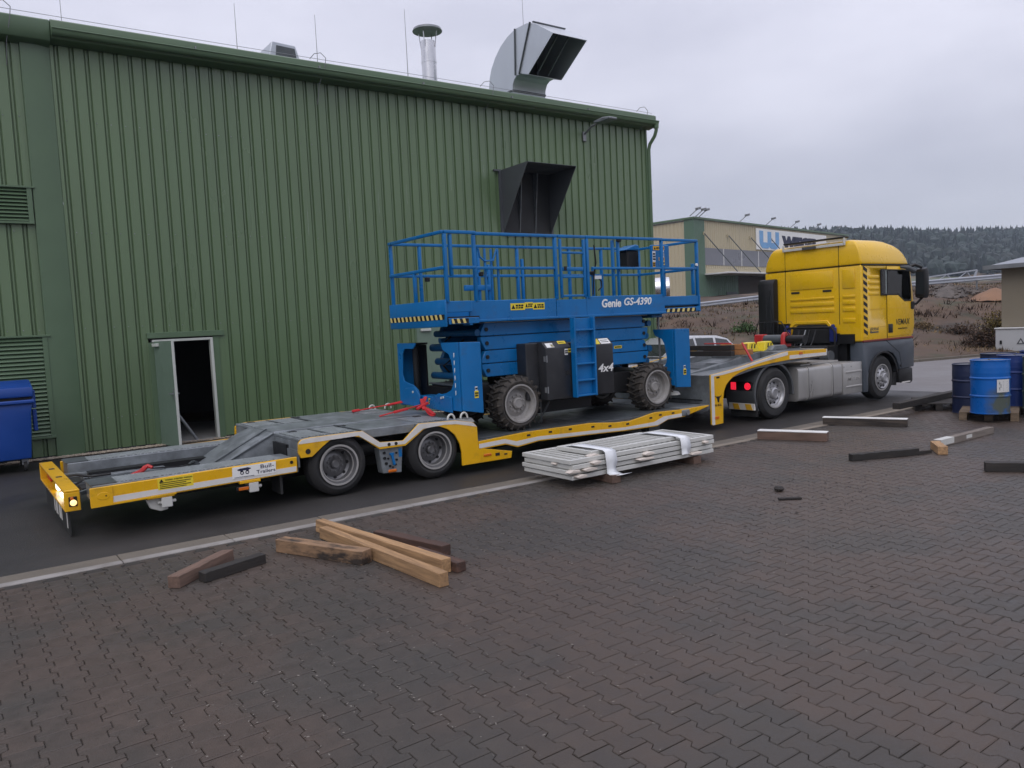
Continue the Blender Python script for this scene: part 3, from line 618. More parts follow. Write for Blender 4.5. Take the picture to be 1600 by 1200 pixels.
for p, q in (((17.68, 9.97), (17.75, 8.76)), ((17.0, 9.93), (17.58, 8.75)), ((19.06, 8.42), (17.94, 8.40))):
    b.bar((X0-.012, p[0], p[1]), (X0-.012, q[0], q[1]), .03, .05, (1, 0, 0))
b.box(X0, X1, 17.9, 17.935, 8.38, 8.43); b.bar((X0+.04, 16.95, 9.93), (X1, 16.95, 9.93), .05, .03)
b.build('duct_seam', 'galv_dark', duct)
b = MB(); b.box(X0+.02, X1-.02, 18.2, 18.25, 8.0, 9.6); b.build('duct_baffle', 'hood_in', duct, smooth=False)
for x in (13.68, 14.05):
    b = MB(); b.bar((x, 16.35, 9.47), (x, 17.3, 8.72), .02, .05); b.build('duct_vane', 'galv', duct)
# flue
b = MB(); b.lathe([(.2, 7.7), (.2, 8.55), (.207, 8.55), (.207, 8.6), (.2, 8.6), (.2, 9.15), (.207, 9.15), (.207, 9.2), (.2, 9.2), (.2, 9.72)], (11.32, 19, 0), 20, 'z'); fl = b.build('flue', 'stainless', hall)
b = MB(); b.lathe([(.40, 9.98), (.405, 9.99), (.38, 10.05), (.2, 10.12), (.0, 10.15)], (11.32, 19, 0), 24, 'z'); b.build('flue_cap', 'galv', fl)
b = MB()
for k in range(4):
    a = k*math.pi/2+.6; b.bar((11.32+.21*math.cos(a), 19+.21*math.sin(a), 9.55), (11.32+.27*math.cos(a), 19+.27*math.sin(a), 10.02), .03, .01)
b.build('cap_strut', 'stainless', fl)
# roof light box and lightning rods
b = MB(); b.prism([(6.83, 7.8), (6.80, 8.62), (6.88, 8.93), (7.45, 8.90), (7.58, 8.5), (7.6, 7.8)], 'y', 18.7, 19.6); vb = b.build('roof_vent', 'duct', hall, bevel=.02)
b = MB(); b.prism([(6.92, 8.3), (6.98, 8.84), (7.42, 8.82), (7.5, 8.3)], 'y', 18.68, 18.702); b.build('vent_panel', 'galv_dark', vb, smooth=False)
for u, z1, z0 in ((92, 9.3, 7.8), (356, 9.75, 7.8), (469, 9.85, 7.8), (632, 10.45, 7.8), (845, 11.6, 7.8)):
    x = {92: 2.55, 356: 6.15, 469: 8.12, 632: 10.65, 845: 14.6}[u]
    b = MB(); b.tube([(x, 19, z0), (x, 19, z1-1), (x, 19, z1)], [.013, .008, .005], 6); b.build('lightning_rod', 'steel', hall)

# blue waste container
bn = thing('waste_container', 'big blue plastic wheeled waste container against the green hall', 'bin', (.45, 15.55, 0))
b = MB(); b.prism([(-.28, .20), (1.02, .20), (1.07, .95), (1.10, 1.12), (-.30, 1.12)], 'y', 14.98, 16.0); b.build('body', 'bin', bn, bevel=.03, seg=2)
b = MB(); b.box(-.33, 1.13, 14.93, 16.05, 1.10, 1.16); b.build('rim', 'bin', bn, bevel=.015)
b = MB(); b.box(1.10, 1.16, 15.2, 15.35, .62, .98); b.box(1.10, 1.16, 15.2, 15.3, 1.0, 1.3); b.build('lift_bracket', 'bin', bn, bevel=.01)
b = MB(); b.prism([(14.95, 1.205), (16.03, 1.205), (16.03, 1.40), (15.5, 1.47), (14.97, 1.37)], 'x', -.31, 1.12); b.build('lid', 'bin', bn, bevel=.03, seg=2)
b = MB(); b.box(.28, .6, 14.93, 14.965, 1.31, 1.36); b.build('lid_slot', 'dark', bn)
b = MB(); b.box(-.29, 1.09, 15.0, 16.0, 1.15, 1.206); b.build('gap', 'dark', bn)
for x, y in ((.92, 15.1), (.92, 15.85), (-.15, 15.1), (-.15, 15.85)):
    b = MB(); b.cyl((x-.02, y, .08), (x+.03, y, .08), .08, 14); w = b.build('caster', 'rubber', bn)
    b = MB(); b.box(x-.04, x+.05, y-.03, y+.03, .1, .2); b.build('caster_fork', 'steel', w)

# ------------------------------------------------------------------ low-bed trailer
TY0, TY1 = 9.07, 11.62
tr = thing('lowbed_trailer', 'yellow and galvanised low loader trailer with two axles and a raised rear', 'trailer', (5.2, 10.34, 0))
def tp(b, name, mat, parent=None, **k): return b.build(name, mat, parent or tr, **k)
# tail
b = MB(); b.box(1.12, 3.27, TY0+.035, TY0+.50, .36, .545); tp(b, 'side_box', 'galv', bevel=.008)
b = MB(); b.box(1.12, 3.27, TY1-.50, TY1-.035, .36, .545); tp(b, 'side_box', 'galv', bevel=.008)
for y0 in (TY0+.06, TY1-.47):
    b = MB(); b.box(1.36, 3.12, y0, y0+.40, .546, .553); tp(b, 'tread_plate', 'tread', smooth=False)
    b = MB(); b.box(1.10, 1.355, y0-.02, y0+.42, .546, .556); tp(b, 'end_plate', 'galv_dark', smooth=False)
b = MB(); b.box(1.25, 3.3, 9.575, 11.115, .34, .385); tp(b, 'tail_floor', 'galv')
b = MB(); b.prism([(1.45, .386), (2.1, .386), (2.1, .40), (1.45, .40)], 'y', 9.6, 10.0); b.box(1.3, 2.15, 10.62, 11.1, .386, .42); b.box(2.7, 3.0, 9.6, 11.05, .386, .41); tp(b, 'floor_plate', 'galv', bevel=.006)
b = MB(); b.box(2.18, 2.66, 10.12, 10.58, .386, .392); hh = tp(b, 'rope_hatch', 'dark', smooth=False)
b = MB(); b.cyl((2.42, 10.3, .42), (2.42, 10.36, .42), .07, 14); b.box(2.36, 2.48, 10.27, 10.29, .39, .46); tp(b, 'rope_pulley', 'galv_dark', hh)
b = MB(); b.box(1.13, 1.46, 10.0, 10.55, .345, .392); tp(b, 'rear_notch', 'dark', smooth=False)
b = MB(); b.prism([(2.55, .386), (2.72, .47), (2.95, .60), (3.15, .70), (3.34, .765), (3.55, .775), (3.55, .386)], 'y', 9.93, 10.92); tp(b, 'ramp_hump', 'galv', bevel=.01, seg=2)
b = MB(); b.bar((2.58, 9.925, .40), (3.32, 9.925, .755), .012, .02); b.bar((2.58, 10.2, .42), (3.32, 10.2, .79), .012, .02); tp(b, 'hump_seam', 'galv_dark')
b = MB(); b.box(3.0, 3.32, TY0+.06, 9.9, .36, .47); b.box(3.0, 3.32, 10.95, TY1-.06, .36, .47); tp(b, 'cross_beam', 'galv_dark')
# yellow side rail of the tail
for y, s in ((TY0, 1), (TY1, -1)):
    b = MB(); b.prism([(1.09, .33), (3.285, .37), (3.29, .555), (1.09, .525)], 'y', y, y+s*.034); rl = tp(b, 'tail_rail', 'yellow', bevel=.006)
    if s < 0: continue
    b = MB(); b.prism([(1.30, .352), (3.27, .385), (3.275, .445), (1.305, .415)], 'y', y-.003, y+.002); tp(b, 'reflective_stripe', 'stripe', rl, smooth=False)
    b = MB(); b.prism([(1.09, .322), (1.92, .337), (1.92, .36), (1.30, .349), (1.30, .53), (1.09, .527)], 'y', y-.014, y-.0005); tp(b, 'corner_cap', 'yellow', rl, bevel=.004)
    b = MB(); b.prism([(1.14+.07+.06*math.cos(t)*1.0, .435+.04*math.sin(t)) for t in [k*math.pi/8 for k in range(16)]], 'y', y-.018, y-.013); tp(b, 'lock_plate', 'yellow', rl, bevel=.003)
    b = MB(); b.cyl((1.235, y-.021, .435), (1.235, y-.012, .435), .008, 8); b.cyl((3.22, y-.006, .50), (3.22, y+.01, .50), .02, 12); tp(b, 'bolt', 'black', rl)
    decal('warning_label', rl, 1.74, 2.105, .405, .525, y-.0005, 'label_y', 0)
    w_ = [o for o in COL.objects if o.name.startswith('warning_label')][-1]
    b = MB(); b.prism([(1.755, .485), (1.80, .487), (1.778, .52)], 'y', y-.006, y-.002); b.prism([(1.762, .488), (1.793, .4895), (1.778, .513)], 'y', y-.0065, y-.002) if False else None; tp(b, 'warning_triangle', 'black', w_, smooth=False)
    text('warning_text', 'WARNING  ATTENTION  WARNUNG', 1.815, 2.095, .497, .513, y-.0035, 'black', w_)
    b = MB()
    for k, z in enumerate((.475, .455, .435, .417)): b.box(1.76, 2.08-.05*(k % 2), y-.006, y-.0025, z, z+.007)
    tp(b, 'small_print', 'black', w_, smooth=False)
    b = MB(); b.prism([(2.525, .402), (3.025, .411), (3.03, .54), (2.53, .533)], 'y', y-.007, y+.001); pl_ = tp(b, 'name_plate', 'white', rl, smooth=False)
    text('plate_text', 'Bull-', 2.85, 3.005, .483, .526, y-.0075, 'navy', pl_)
    text('plate_text', 'Trailers', 2.80, 3.018, .428, .468, y-.0075, 'navy', pl_)
    text('plate_text', 'www.bull-trailers.com', 2.545, 2.77, .412, .423, y-.0075, 'navy', pl_)
    b = MB(); b.prism([(2.58, .502), (2.60, .487), (2.615, .488), (2.62, .468), (2.64, .47), (2.65, .487), (2.68, .488), (2.69, .475), (2.71, .475), (2.715, .492), (2.735, .497), (2.74, .505), (2.72, .512), (2.70, .518), (2.66, .514), (2.62, .514), (2.598, .508)], 'y', y-.0085, y-.0065)
    for x in (2.635, 2.695): b.lathe([(.012, -.0085), (.022, -.0085), (.022, -.0065), (.012, -.0065)], (x, y, .462), 14, 'y', True)
    tp(b, 'bull_logo', 'navy', pl_, smooth=False)
# brackets under the tail rail
for x0, x1 in ((1.62, 1.98), (2.60, 2.92)):
    b = MB(); b.box(x0, x1-.08, TY0-.01, TY0+.05, .322+.012*(x0 > 2), .345+.02*(x0 > 2)); tp(b, 'rail_bracket', 'yellow', bevel=.004)
    xm = x1-.16; zz = .265+.012*(x0 > 2)
    b = MB(); b.cyl((xm, TY0+.0, zz), (xm, TY0+.16, zz), .062, 8); b.box(xm-.055, xm+.055, TY0-.01, TY0+.02, zz-.055, zz+.055); b.cyl((xm-.09, TY0+.04, zz), (xm+.1, TY0+.04, zz), .02, 10); tp(b, 'pivot_bracket', 'fence', bevel=.006)
b = MB(); b.prism([(1.62, .31), (1.66, .21), (1.76, .165), (1.84, .175), (1.84, .31)], 'y', TY0+.06, TY0+.12); tp(b, 'tow_lug', 'fence', bevel=.006)
b = MB(); b.box(2.56, 2.72, TY0-.002, TY0+.05, .25, .305); sl = tp(b, 'side_lamp', 'black', bevel=.01); b = MB(); b.box(2.585, 2.70, TY0-.012, TY0-.003, .26, .296); tp(b, 'lens', 'orange_lens', sl, bevel=.008)
# rear bumper with lit lamps
BX = .95
b = MB(); b.box(BX-.07, BX+.08, 9.33, 11.9, .475, .50); b.box(BX-.07, BX+.08, 9.33, 9.36, .275, .474); b.box(BX-.07, BX+.08, 11.87, 11.9, .275, .474); b.box(BX-.07, BX+.08, 9.361, 11.869, .275, .295); rb = tp(b, 'rear_bumper', 'yellow', bevel=.006)
b = MB(); b.box(BX+.03, BX+.06, 10.3, 10.6, .30, .47); tp(b, 'bumper_back', 'black', rb, smooth=False)
b = MB(); b.box(BX-.0, BX+.03, 11.45, 11.85, .30, .47); tp(b, 'rear_light', 'red_lens', rb, bevel=.008)
b = MB(); b.box(BX-.01, BX+.02, 10.55, 10.75, .31, .47); tp(b, 'lit_lamp', 'lamp_white', rb, bevel=.01)
b = MB(); b.box(BX-.02, BX+.01, 10.1, 10.25, .297, .35); tp(b, 'lit_lamp', 'lamp_white', rb, bevel=.01)
b = MB(); b.box(BX-.03, BX+.05, 9.318, 9.332, .325, .43); bz = tp(b, 'lamp_bezel', 'black', rb, bevel=.02)
b = MB(); b.lathe([(0, -.02), (.02, -.017), (.031, -.008), (.033, 0)], (BX+.012, 9.32, .365), 16); tp(b, 'lit_lamp', 'lamp_amber', bz)
b = MB(); b.lathe([(0, -.01), (.015, -.006), (.018, 0)], (BX+.0, 9.32, .412), 12); tp(b, 'lens', 'orange_lens', bz)
b = MB(); b.box(BX-.03, BX+.03, 10.35, 10.43, .496, .5025); b.box(BX-.03, BX+.03, 11.1, 11.2, .496, .5025); tp(b, 'slot', 'dark', rb, smooth=False)
b = MB(); b.box(BX-.03, BX-.018, 9.42, 11.75, .0, .274); fp = tp(b, 'mud_flap', 'rubber', rb)
b = MB()
for y0, y1 in ((9.55, 9.60), (10.05, 10.10), (10.16, 10.3), (10.45, 10.6), (10.72, 10.78)): b.box(BX-.036, BX-.031, y0, y1, .06, .22)
tp(b, 'flap_lettering', 'stripe', fp, smooth=False)
b = MB(); b.bar((BX+.08, 9.5, .42), (1.3, 9.9, .40), .05, .04); b.bar((BX+.08, 10.9, .44), (1.35, 10.9, .42), .06, .04); b.bar((BX+.08, 10.3, .40), (1.4, 10.4, .38), .05, .05); tp(b, 'bumper_arm', 'galv', rb)
b = MB(); b.tube([(1.0, 10.7, .45), (1.15, 10.6, .47), (1.3, 10.5, .44), (1.5, 10.45, .45)], .015, 6); b.tube([(1.05, 10.2, .40), (1.2, 10.25, .46), (1.38, 10.4, .40)], .012, 6); tp(b, 'lamp_cable', 'black', rb)
# chassis under everything
b = MB(); b.box(1.3, 5.8, 9.75, 9.95, .2, .45); b.box(1.3, 5.8, 10.75, 10.95, .2, .45); b.box(5.8, 10.6, 9.4, 9.6, .22, .36); b.box(5.8, 10.6, 11.1, 11.3, .22, .36)
for x in (3.83, 5.19): b.box(x-.08, x+.08, 9.3, 11.4, .26, .42)
b.box(3.3, 5.8, 9.45, 11.25, .45, .66); tp(b, 'chassis', 'black')
# bogie deck
b = MB(); b.box(3.33, 5.72, 9.96, 10.76, .66, .775); tp(b, 'deck_spine', 'galv', bevel=.008)
for ya, yb in ((TY0+.03, 9.955), (10.765, TY1-.03)):
    b = MB(); b.box(3.33, 4.14, ya, yb, .722, .760); b.box(3.332, 3.44, ya+.002, yb-.002, .56, .7215); tp(b, 'deck_plate', 'galv', bevel=.008)
    b = MB(); b.box(4.15, 4.92, ya+.03, yb, .655, .765); tp(b, 'deck_plate', 'galv', bevel=.006)
    b = MB(); b.prism([(4.93, .715), (4.93, .762), (5.55, .752), (5.80, .68), (5.80, .64), (5.5, .71)], 'y', ya+.0, yb); tp(b, 'deck_plate', 'galv', bevel=.006)
    for x0, x1 in ((3.36, 3.72), (3.78, 4.09), (5.0, 5.42)):
        b = MB(); b.box(x0, x1, ya+.06, yb-.12, .7625, .770); tp(b, 'tread_plate', 'tread', smooth=False)
    b = MB(); b.box(4.125, 4.16, ya+.02, yb-.02, .766, .774); b.box(3.735, 3.765, ya+.3, yb-.1, .7615, .772); tp(b, 'deck_joint', 'galv_dark', smooth=False)
    b = MB()
    for x in (3.45, 4.12, 5.25): b.box(x, x+.10, (ya+yb)/2+.2, (ya+yb)/2+.28, .770, .776)
    tp(b, 'lashing_slot', 'dark', smooth=False)
b = MB(); b.box(3.31, 3.332, TY0+.03, 9.93, .42, .62); tp(b, 'bogie_end_plate', 'galv')
# yellow mudguard side with white stripe
TOP = [(3.31, .60), (3.32, .715), (3.36, .75), (3.47, .762), (4.15, .762), (4.38, .59), (4.71, .57), (4.95, .762), (5.52, .742), (5.79, .685), (5.85, .62), (5.855, .32), (6.42, .205), (6.40, .11), (5.585, .115)]
ARC2 = [(5.585, .30), (5.56, .42), (5.49, .55), (5.38, .64), (5.26, .69), (5.15, .705), (5.02, .68), (4.74, .50), (4.37, .50), (4.13, .68), (4.0, .715), (3.88, .725), (3.72, .70), (3.61, .63), (3.48, .53), (3.34, .53)]
for y, s in ((TY0, 1), (TY1, -1)):
    b = MB(); b.prism(TOP+ARC2, 'y', y, y+s*.03); mg = tp(b, 'mudguard_panel', 'yellow', bevel=.004)
    if s < 0: continue
    WT = [(3.318, .70), (3.325, .716), (3.362, .748), (3.472, .759), (4.148, .759), (4.378, .588), (4.708, .568), (4.948, .759), (5.52, .739), (5.785, .682), (5.845, .62)]
    WL = [(5.52, .692), (5.33, .705), (5.01, .69), (4.73, .525), (4.36, .53), (4.09, .71), (3.46, .70)]
    b = MB(); b.prism(WT+WL, 'y', y-.003, y+.002); tp(b, 'reflective_stripe', 'stripe', mg, smooth=False)
    b = MB(); b.cyl((3.43, y-.006, .60), (3.43, y+.01, .60), .032, 14)
    for x in (4.50, 4.60): b.cyl((x, y-.008, .548), (x, y+.01, .548), .022, 12)
    tp(b, 'drain_hole', 'dark', mg)
    b = MB(); b.box(5.93, 6.06, y-.012, y-.001, .19, .225); tp(b, 'side_lamp', 'orange_lens', mg, bevel=.01)
    b = MB(); b.box(6.13, 6.20, y-.006, y-.001, .175, .215); b.box(6.28, 6.33, y-.006, y-.001, .17, .19); tp(b, 'slot', 'dark', mg, smooth=False)
b = MB(); b.prism([(4.38, .50), (4.72, .50), (4.685, .155), (4.42, .175)], 'y', TY0+.05, TY0+.2); vp = tp(b, 'valve_panel', 'galv', bevel=.008)
b = MB()
for x, z, r in ((4.45, .44, .018), (4.62, .42, .014), (4.45, .37, .02), (4.62, .33, .015), (4.47, .30, .02), (4.52, .26, .016), (4.60, .27, .014), (4.56, .24, .012), (4.50, .36, .014)): b.cyl((x, TY0+.035, z), (x, TY0+.06, z), r, 10)
tp(b, 'valve_knob', 'black', vp)
b = MB(); b.bar((4.55, TY0+.03, .41), (4.575, TY0+.025, .27), .02, .035); b.box(4.52, 4.58, TY0+.02, TY0+.05, .40, .43); tp(b, 'valve_lever', 'blue', vp, bevel=.005)
b = MB(); b.box(4.655, 4.70, TY0+.045, TY0+.049, .36, .47); tp(b, 'sticker', 'blue', vp, smooth=False)
b = MB(); b.box(4.49, 4.61, TY0+.03, TY0+.05, .175, .215); tp(b, 'side_lamp', 'orange_lens', vp, bevel=.012)
b = MB(); b.cyl((4.2, 9.35, .5), (4.65, 9.35, .5), .1, 16); tp(b, 'air_tank', 'black')
for x, y in ((5.50, TY0+.1), (5.72, TY0+.12), (5.45, TY1-.12), (5.72, TY1-.14)):
    b = MB(); b.tube([(x+.055*math.cos(t), y, .745+.075*math.sin(t)) for t in [i*math.pi/8 for i in range(9)]], .014, 7); tp(b, 'lashing_eye', 'fence')
# wheels
def wheel_parts(root, name, loc, Ro=.38, w=.25, rim=.27, dish=.13, hub=.075, holes=10, rimmat='rim', s=-1, tyre='rubber', chrome=False, groove=True):
    """outer face looks towards s*y; loc is the centre of the outer face"""
    def Y(t): return -s*t
    b = MB(); pr = [(rim-.01, Y(.02)), (rim+.01, Y(.004)), (rim+.05, Y(-.012)), (Ro-.06, Y(-.008)), (Ro-.02, Y(.02)), (Ro-.004, Y(.045))]
    if groove:
        k = 5
        for i in range(k):
            y0 = .05+(w-.1)*i/k; y1 = .05+(w-.1)*(i+1)/k
            pr += [(Ro, Y(y0)), (Ro, Y(y1-.014)), (Ro-.012, Y(y1-.012)), (Ro-.012, Y(y1-.002))]
    pr += [(Ro-.004, Y(w-.045)), (Ro-.02, Y(w-.02)), (Ro-.06, Y(w+.008)), (rim, Y(w)), (rim-.01, Y(w-.02))]
    b.lathe(pr, (0, 0, 0), 48, 'y', True); wl = b.build(name, tyre, root, loc=Vector(loc)-ORG[root.name], recalc=True, ang=25)
    def sub(b, nm, mat, **k):
        o = b.build(nm, mat, None, loc=(0, 0, 0), **k); o.parent = wl; return o
    b = MB(); b.lathe([(rim-.012, Y(w-.03)), (rim-.012, Y(.015)), (rim+.006, Y(-.004)), (rim+.008, Y(-.012)), (rim-.016, Y(-.012)), (rim-.022, Y(.01)), (rim-.035, Y(.03)), (rim-.045, Y(dish-.02)), (rim-.075, Y(dish)), (rim*.62, Y(dish-.012)), (hub+.055, Y(dish-.03)), (hub+.02, Y(dish-.03)), (hub, Y(dish-.025)), (0.001, Y(dish-.025)), (.001, Y(dish+.05)), (rim-.1, Y(dish+.05)), (rim-.05, Y(w-.03))], (0, 0, 0), 40, 'y', True)
    sub(b, 'rim', rimmat, ang=28)
    b = MB(); b.lathe([(rim-.010, Y(.012)), (rim+.007, Y(-.005)), (rim+.009, Y(-.015)), (rim-.014, Y(-.015)), (rim-.021, Y(.008))], (0, 0, 0), 40, 'y', True); sub(b, 'rim_lip', 'rim_dull' if rimmat == 'rim_dull' else 'alu')
    b = MB(); b.lathe([(rim-.040, Y(.045)), (rim-.036, Y(.032)), (rim-.044, Y(.032)), (rim-.048, Y(.045))], (0, 0, 0), 40, 'y', True); sub(b, 'rim_step', 'rim_dull' if rimmat == 'rim_dull' else 'alu')
    b = MB(); b.lathe([(hub+.005, Y(dish-.028)), (hub, Y(dish-.07)), (hub*.75, Y(dish-.085)), (hub*.72, Y(dish-.078)), (.001, Y(dish-.075))], (0, 0, 0), 24); sub(b, 'hub', rimmat)
    b = MB()
    for k in range(10):
        a = 2*math.pi*(k+.5)/10; r = hub+.038; b.cyl((r*math.cos(a), Y(dish-.026), r*math.sin(a)), (r*math.cos(a), Y(dish-.055), r*math.sin(a)), .0125, 6)
    stuff(sub(b, 'wheel_nut', rimmat))
    b = MB()
    for k in range(holes):
        a = 2*math.pi*k/holes; r = rim*.70 if holes else 0; b.cyl((r*math.cos(a), Y(dish-.0155), r*math.sin(a)), (r*math.cos(a), Y(dish+.01), r*math.sin(a)), .020 if holes > 6 else .026, 10)
    if holes: stuff(sub(b, 'hand_hole', 'dark'))
    return wl
for x in (3.83, 5.19):
    wheel_parts(tr, 'wheel', (x, TY0+.045, .375), .375, .30, .245, .16, .058, 8)
    wheel_parts(tr, 'wheel', (x, TY1-.045, .375), .375, .30, .245, .16, .058, 8, s=1)
b = MB(); b.box(3.1, 3.13, TY0+.1, TY0+.4, .12, .4); tp(b, 'mud_flap', 'rubber')
# low bed
b = MB(); b.box(5.83, 10.62, TY0+.03, TY1-.03, .345, .425); tp(b, 'low_deck', 'galv_dark', bevel=.005)
for k in range(7):
    b = MB(); x0 = 5.9+k*.67; b.box(x0+.004, x0+.664, TY0+.12, TY1-.12, .426, .436); tp(b, 'deck_panel', 'galv_dark' if k < 5 else 'galv', bevel=.003)
b = MB(); b.prism([(7.95, .4), (8.3, .437), (9.35, .45), (9.9, .45), (9.9, .4)], 'y', TY0+.04, TY1-.2); tp(b, 'deck_ramp', 'galv_dark', smooth=False)
b = MB(); b.box(9.95, 10.62, TY0+.04, TY1-.04, .437, .447); tp(b, 'deck_panel', 'galv', smooth=False)
UT = [(5.86, .41), (6.66, .445), (7.92, .435), (8.42, .385), (8.75, .375), (9.31, .452), (9.93, .435), (10.62, .442)]
LB = [(10.62, .425), (10.0, .31), (9.6, .30), (9.34, .222), (8.61, .23), (7.93, .255), (6.9, .285), (6.52, .245), (6.32, .31), (5.86, .30)]
for y, s in ((TY0, 1), (TY1, -1)):
    b = MB(); b.prism(UT+LB, 'y', y, y+s*.04); rl = tp(b, 'side_rail', 'yellow', bevel=.004)
    if s < 0: continue
    b = MB(); b.prism([(5.865, .375), (6.30, .392), (6.50, .335), (6.9, .355), (7.93, .318), (8.61, .288), (9.28, .30), (9.5, .365), (9.93, .372), (9.93, .318), (9.6, .312), (9.36, .24), (8.61, .246), (7.93, .27), (6.9, .302), (6.52, .265), (6.30, .33), (5.865, .315)], 'y', y-.003, y+.002); tp(b, 'reflective_stripe', 'stripe', rl, smooth=False)
    b = MB()
    for x, z in ((6.72, .395), (7.12, .395), (7.5, .39), (7.95, .375), (8.3, .345), (8.68, .335), (9.2, .375), (9.42, .40), (9.72, .40)): b.box(x-.03, x+.03, y-.005, y+.001, z-.013, z+.013)
    tp(b, 'slot', 'dark', rl, smooth=False)
b = MB(); b.box(9.93, 10.12, TY0-.012, TY0+.06, .32, .425); hy = tp(b, 'hydraulic_joint', 'galv', bevel=.012); b = MB(); b.cyl((10.06, TY0-.03, .375), (10.06, TY0-.01, .375), .042, 16); tp(b, 'joint_pin', 'steel', hy)
b = MB(); b.cyl((9.35, TY0+.2, .2), (9.35, TY0+.32, .2), .09, 14); b.box(9.25, 9.5, TY0+.1, TY0+.2, .12, .24); tp(b, 'support_roller', 'galv_dark')
# gooseneck
GP = [(10.685, .955), (10.685, .09), (10.72, .075), (10.985, .085), (11.0, .50), (11.03, .65), (11.09, .75), (11.18, .82), (11.30, .885), (11.46, .935), (11.70, .98), (11.98, 1.01), (12.43, 1.045), (12.94, 1.07), (14.14, 1.08), (14.16, 1.21), (12.92, 1.235), (12.74, 1.222), (12.03, 1.115), (11.28, 1.012), (10.80, .965)]
for y, s in ((TY0, 1), (TY1, -1)):
    b = MB(); b.prism(GP, 'y', y, y+s*.035); gp = tp(b, 'gooseneck_plate', 'yellow', bevel=.005)
    if s < 0: continue
    b = MB(); b.prism([(10.69, .95), (10.80, .963), (11.28, 1.009), (12.03, 1.112), (12.74, 1.219), (12.88, 1.228), (12.88, 1.165), (12.05, 1.075), (11.46, .985), (11.0, .935), (10.765, .925), (10.765, .085), (10.72, .078), (10.688, .09)], 'y', y-.003, y+.002); tp(b, 'reflective_stripe', 'stripe', gp, smooth=False)
    b = MB(); b.prism([(12.93, 1.085), (14.13, 1.085), (14.14, 1.145), (12.93, 1.155)], 'y', y-.003, y+.002); b.box(14.12, 14.15, y-.0035, y+.002, 1.146, 1.205); tp(b, 'reflective_stripe', 'stripe', gp, smooth=False)
    b = MB(); b.box(10.83, 10.91, y-.005, y+.001, .885, .915); tp(b, 'slot', 'dark', gp, smooth=False)
    for x, z in ((10.815, .20), (13.28, 1.175)):
        b = MB(); b.box(x-.055, x+.055, y-.012, y-.003, z-.025, z+.025); tp(b, 'side_lamp', 'orange_lens', gp, bevel=.01)
    b = MB(); cx, cz = 10.865, .535
    b.prism([(cx-.045, cz+.015), (cx-.075, cz+.03), (cx-.085, cz+.06), (cx-.068, cz+.04), (cx-.035, cz+.035), (cx+.035, cz+.035), (cx+.068, cz+.04), (cx+.085, cz+.06), (cx+.075, cz+.03), (cx+.045, cz+.015), (cx+.03, cz-.01), (cx+.018, cz-.06), (cx, cz-.072), (cx-.018, cz-.06), (cx-.03, cz-.01)], 'y', y-.004, y+.001); tp(b, 'bull_emblem', 'black', gp, smooth=False)
    text('emblem_text', 'BE BULL', cx-.085, cx+.085, cz-.135, cz-.10, y-.001, 'black', gp)
b = MB(); b.box(10.69, 10.74, TY0+.04, TY1-.04, .445, .94); tp(b, 'front_wall', 'galv', smooth=False)
b = MB(); b.box(10.675, 10.688, TY0+.2, 10.9, .50, .515); tp(b, 'wall_slot', 'dark', smooth=False)
b = MB(); b.prism([(10.70, .935), (10.70, .80), (11.3, .86), (12.0, .97), (14.1, 1.06), (14.1, 1.10), (12.9, 1.09), (12.0, 1.0)], 'y', TY0+.04, TY1-.04); tp(b, 'neck_floor', 'galv', bevel=.006)
for y0, y1 in ((TY0+.037, TY0+.16), (TY1-.16, TY1-.037), (9.7, 9.82), (10.9, 11.02)):
    b = MB(); b.prism([(10.70, .945), (11.28, 1.005), (12.03, 1.108), (12.74, 1.215), (12.9, 1.228), (12.9, 1.05), (12.0, .98), (10.7, .9)], 'y', y0, y1); tp(b, 'neck_beam', 'galv', bevel=.006)
b = MB(); b.box(12.91, 14.13, TY0+.037, TY1-.037, 1.1, 1.225); tp(b, 'neck_deck', 'galv', bevel=.006)
b = MB(); b.prism([(11.5, .97), (12.0, 1.04), (12.0, 1.06), (11.5, .99)], 'y', 9.84, 10.88); tp(b, 'neck_plate', 'galv_dark', smooth=False)
b = MB(); b.box(13.0, 14.0, 9.55, 10.2, 1.225, 1.245); tp(b, 'tool_tray', 'galv')
b = MB(); b.prism([(13.05, 1.246), (13.6, 1.246), (13.5, 1.33), (13.15, 1.33)], 'y', 9.55, 9.9); tp(b, 'neck_box', 'galv', bevel=.008)
# winch
wn = thing('cable_winch', 'red and black cable winch on the front deck behind the lorry cab', 'winch', (13.75, 10.1, 1.246))
b = MB(); b.box(13.55, 13.95, 9.55, 10.5, 1.247, 1.27); b.build('base', 'black', wn)
b = MB(); b.cyl((13.75, 9.78, 1.42), (13.75, 10.2, 1.42), .10, 20); b.build('drum', 'galv_dark', wn)
b = MB(); b.prism([(13.62, 1.27), (13.88, 1.27), (13.86, 1.52), (13.80, 1.57), (13.70, 1.57), (13.64, 1.52)], 'y', 9.68, 9.77); b.prism([(13.64, 1.27), (13.86, 1.27), (13.84, 1.53), (13.66, 1.53)], 'y', 10.21, 10.42); b.build('end_housing', 'red', wn, bevel=.015)
b = MB(); b.cyl((13.75, 9.28, 1.42), (13.75, 9.68, 1.42), .085, 16); b.build('motor', 'black', wn)
b = MB(); b.tube([(13.7, 9.6, 1.5), (13.65, 9.75, 1.78), (13.65, 10.3, 1.78), (13.7, 10.45, 1.5)], .012, 6); b.build('guard_bar', 'black', wn)
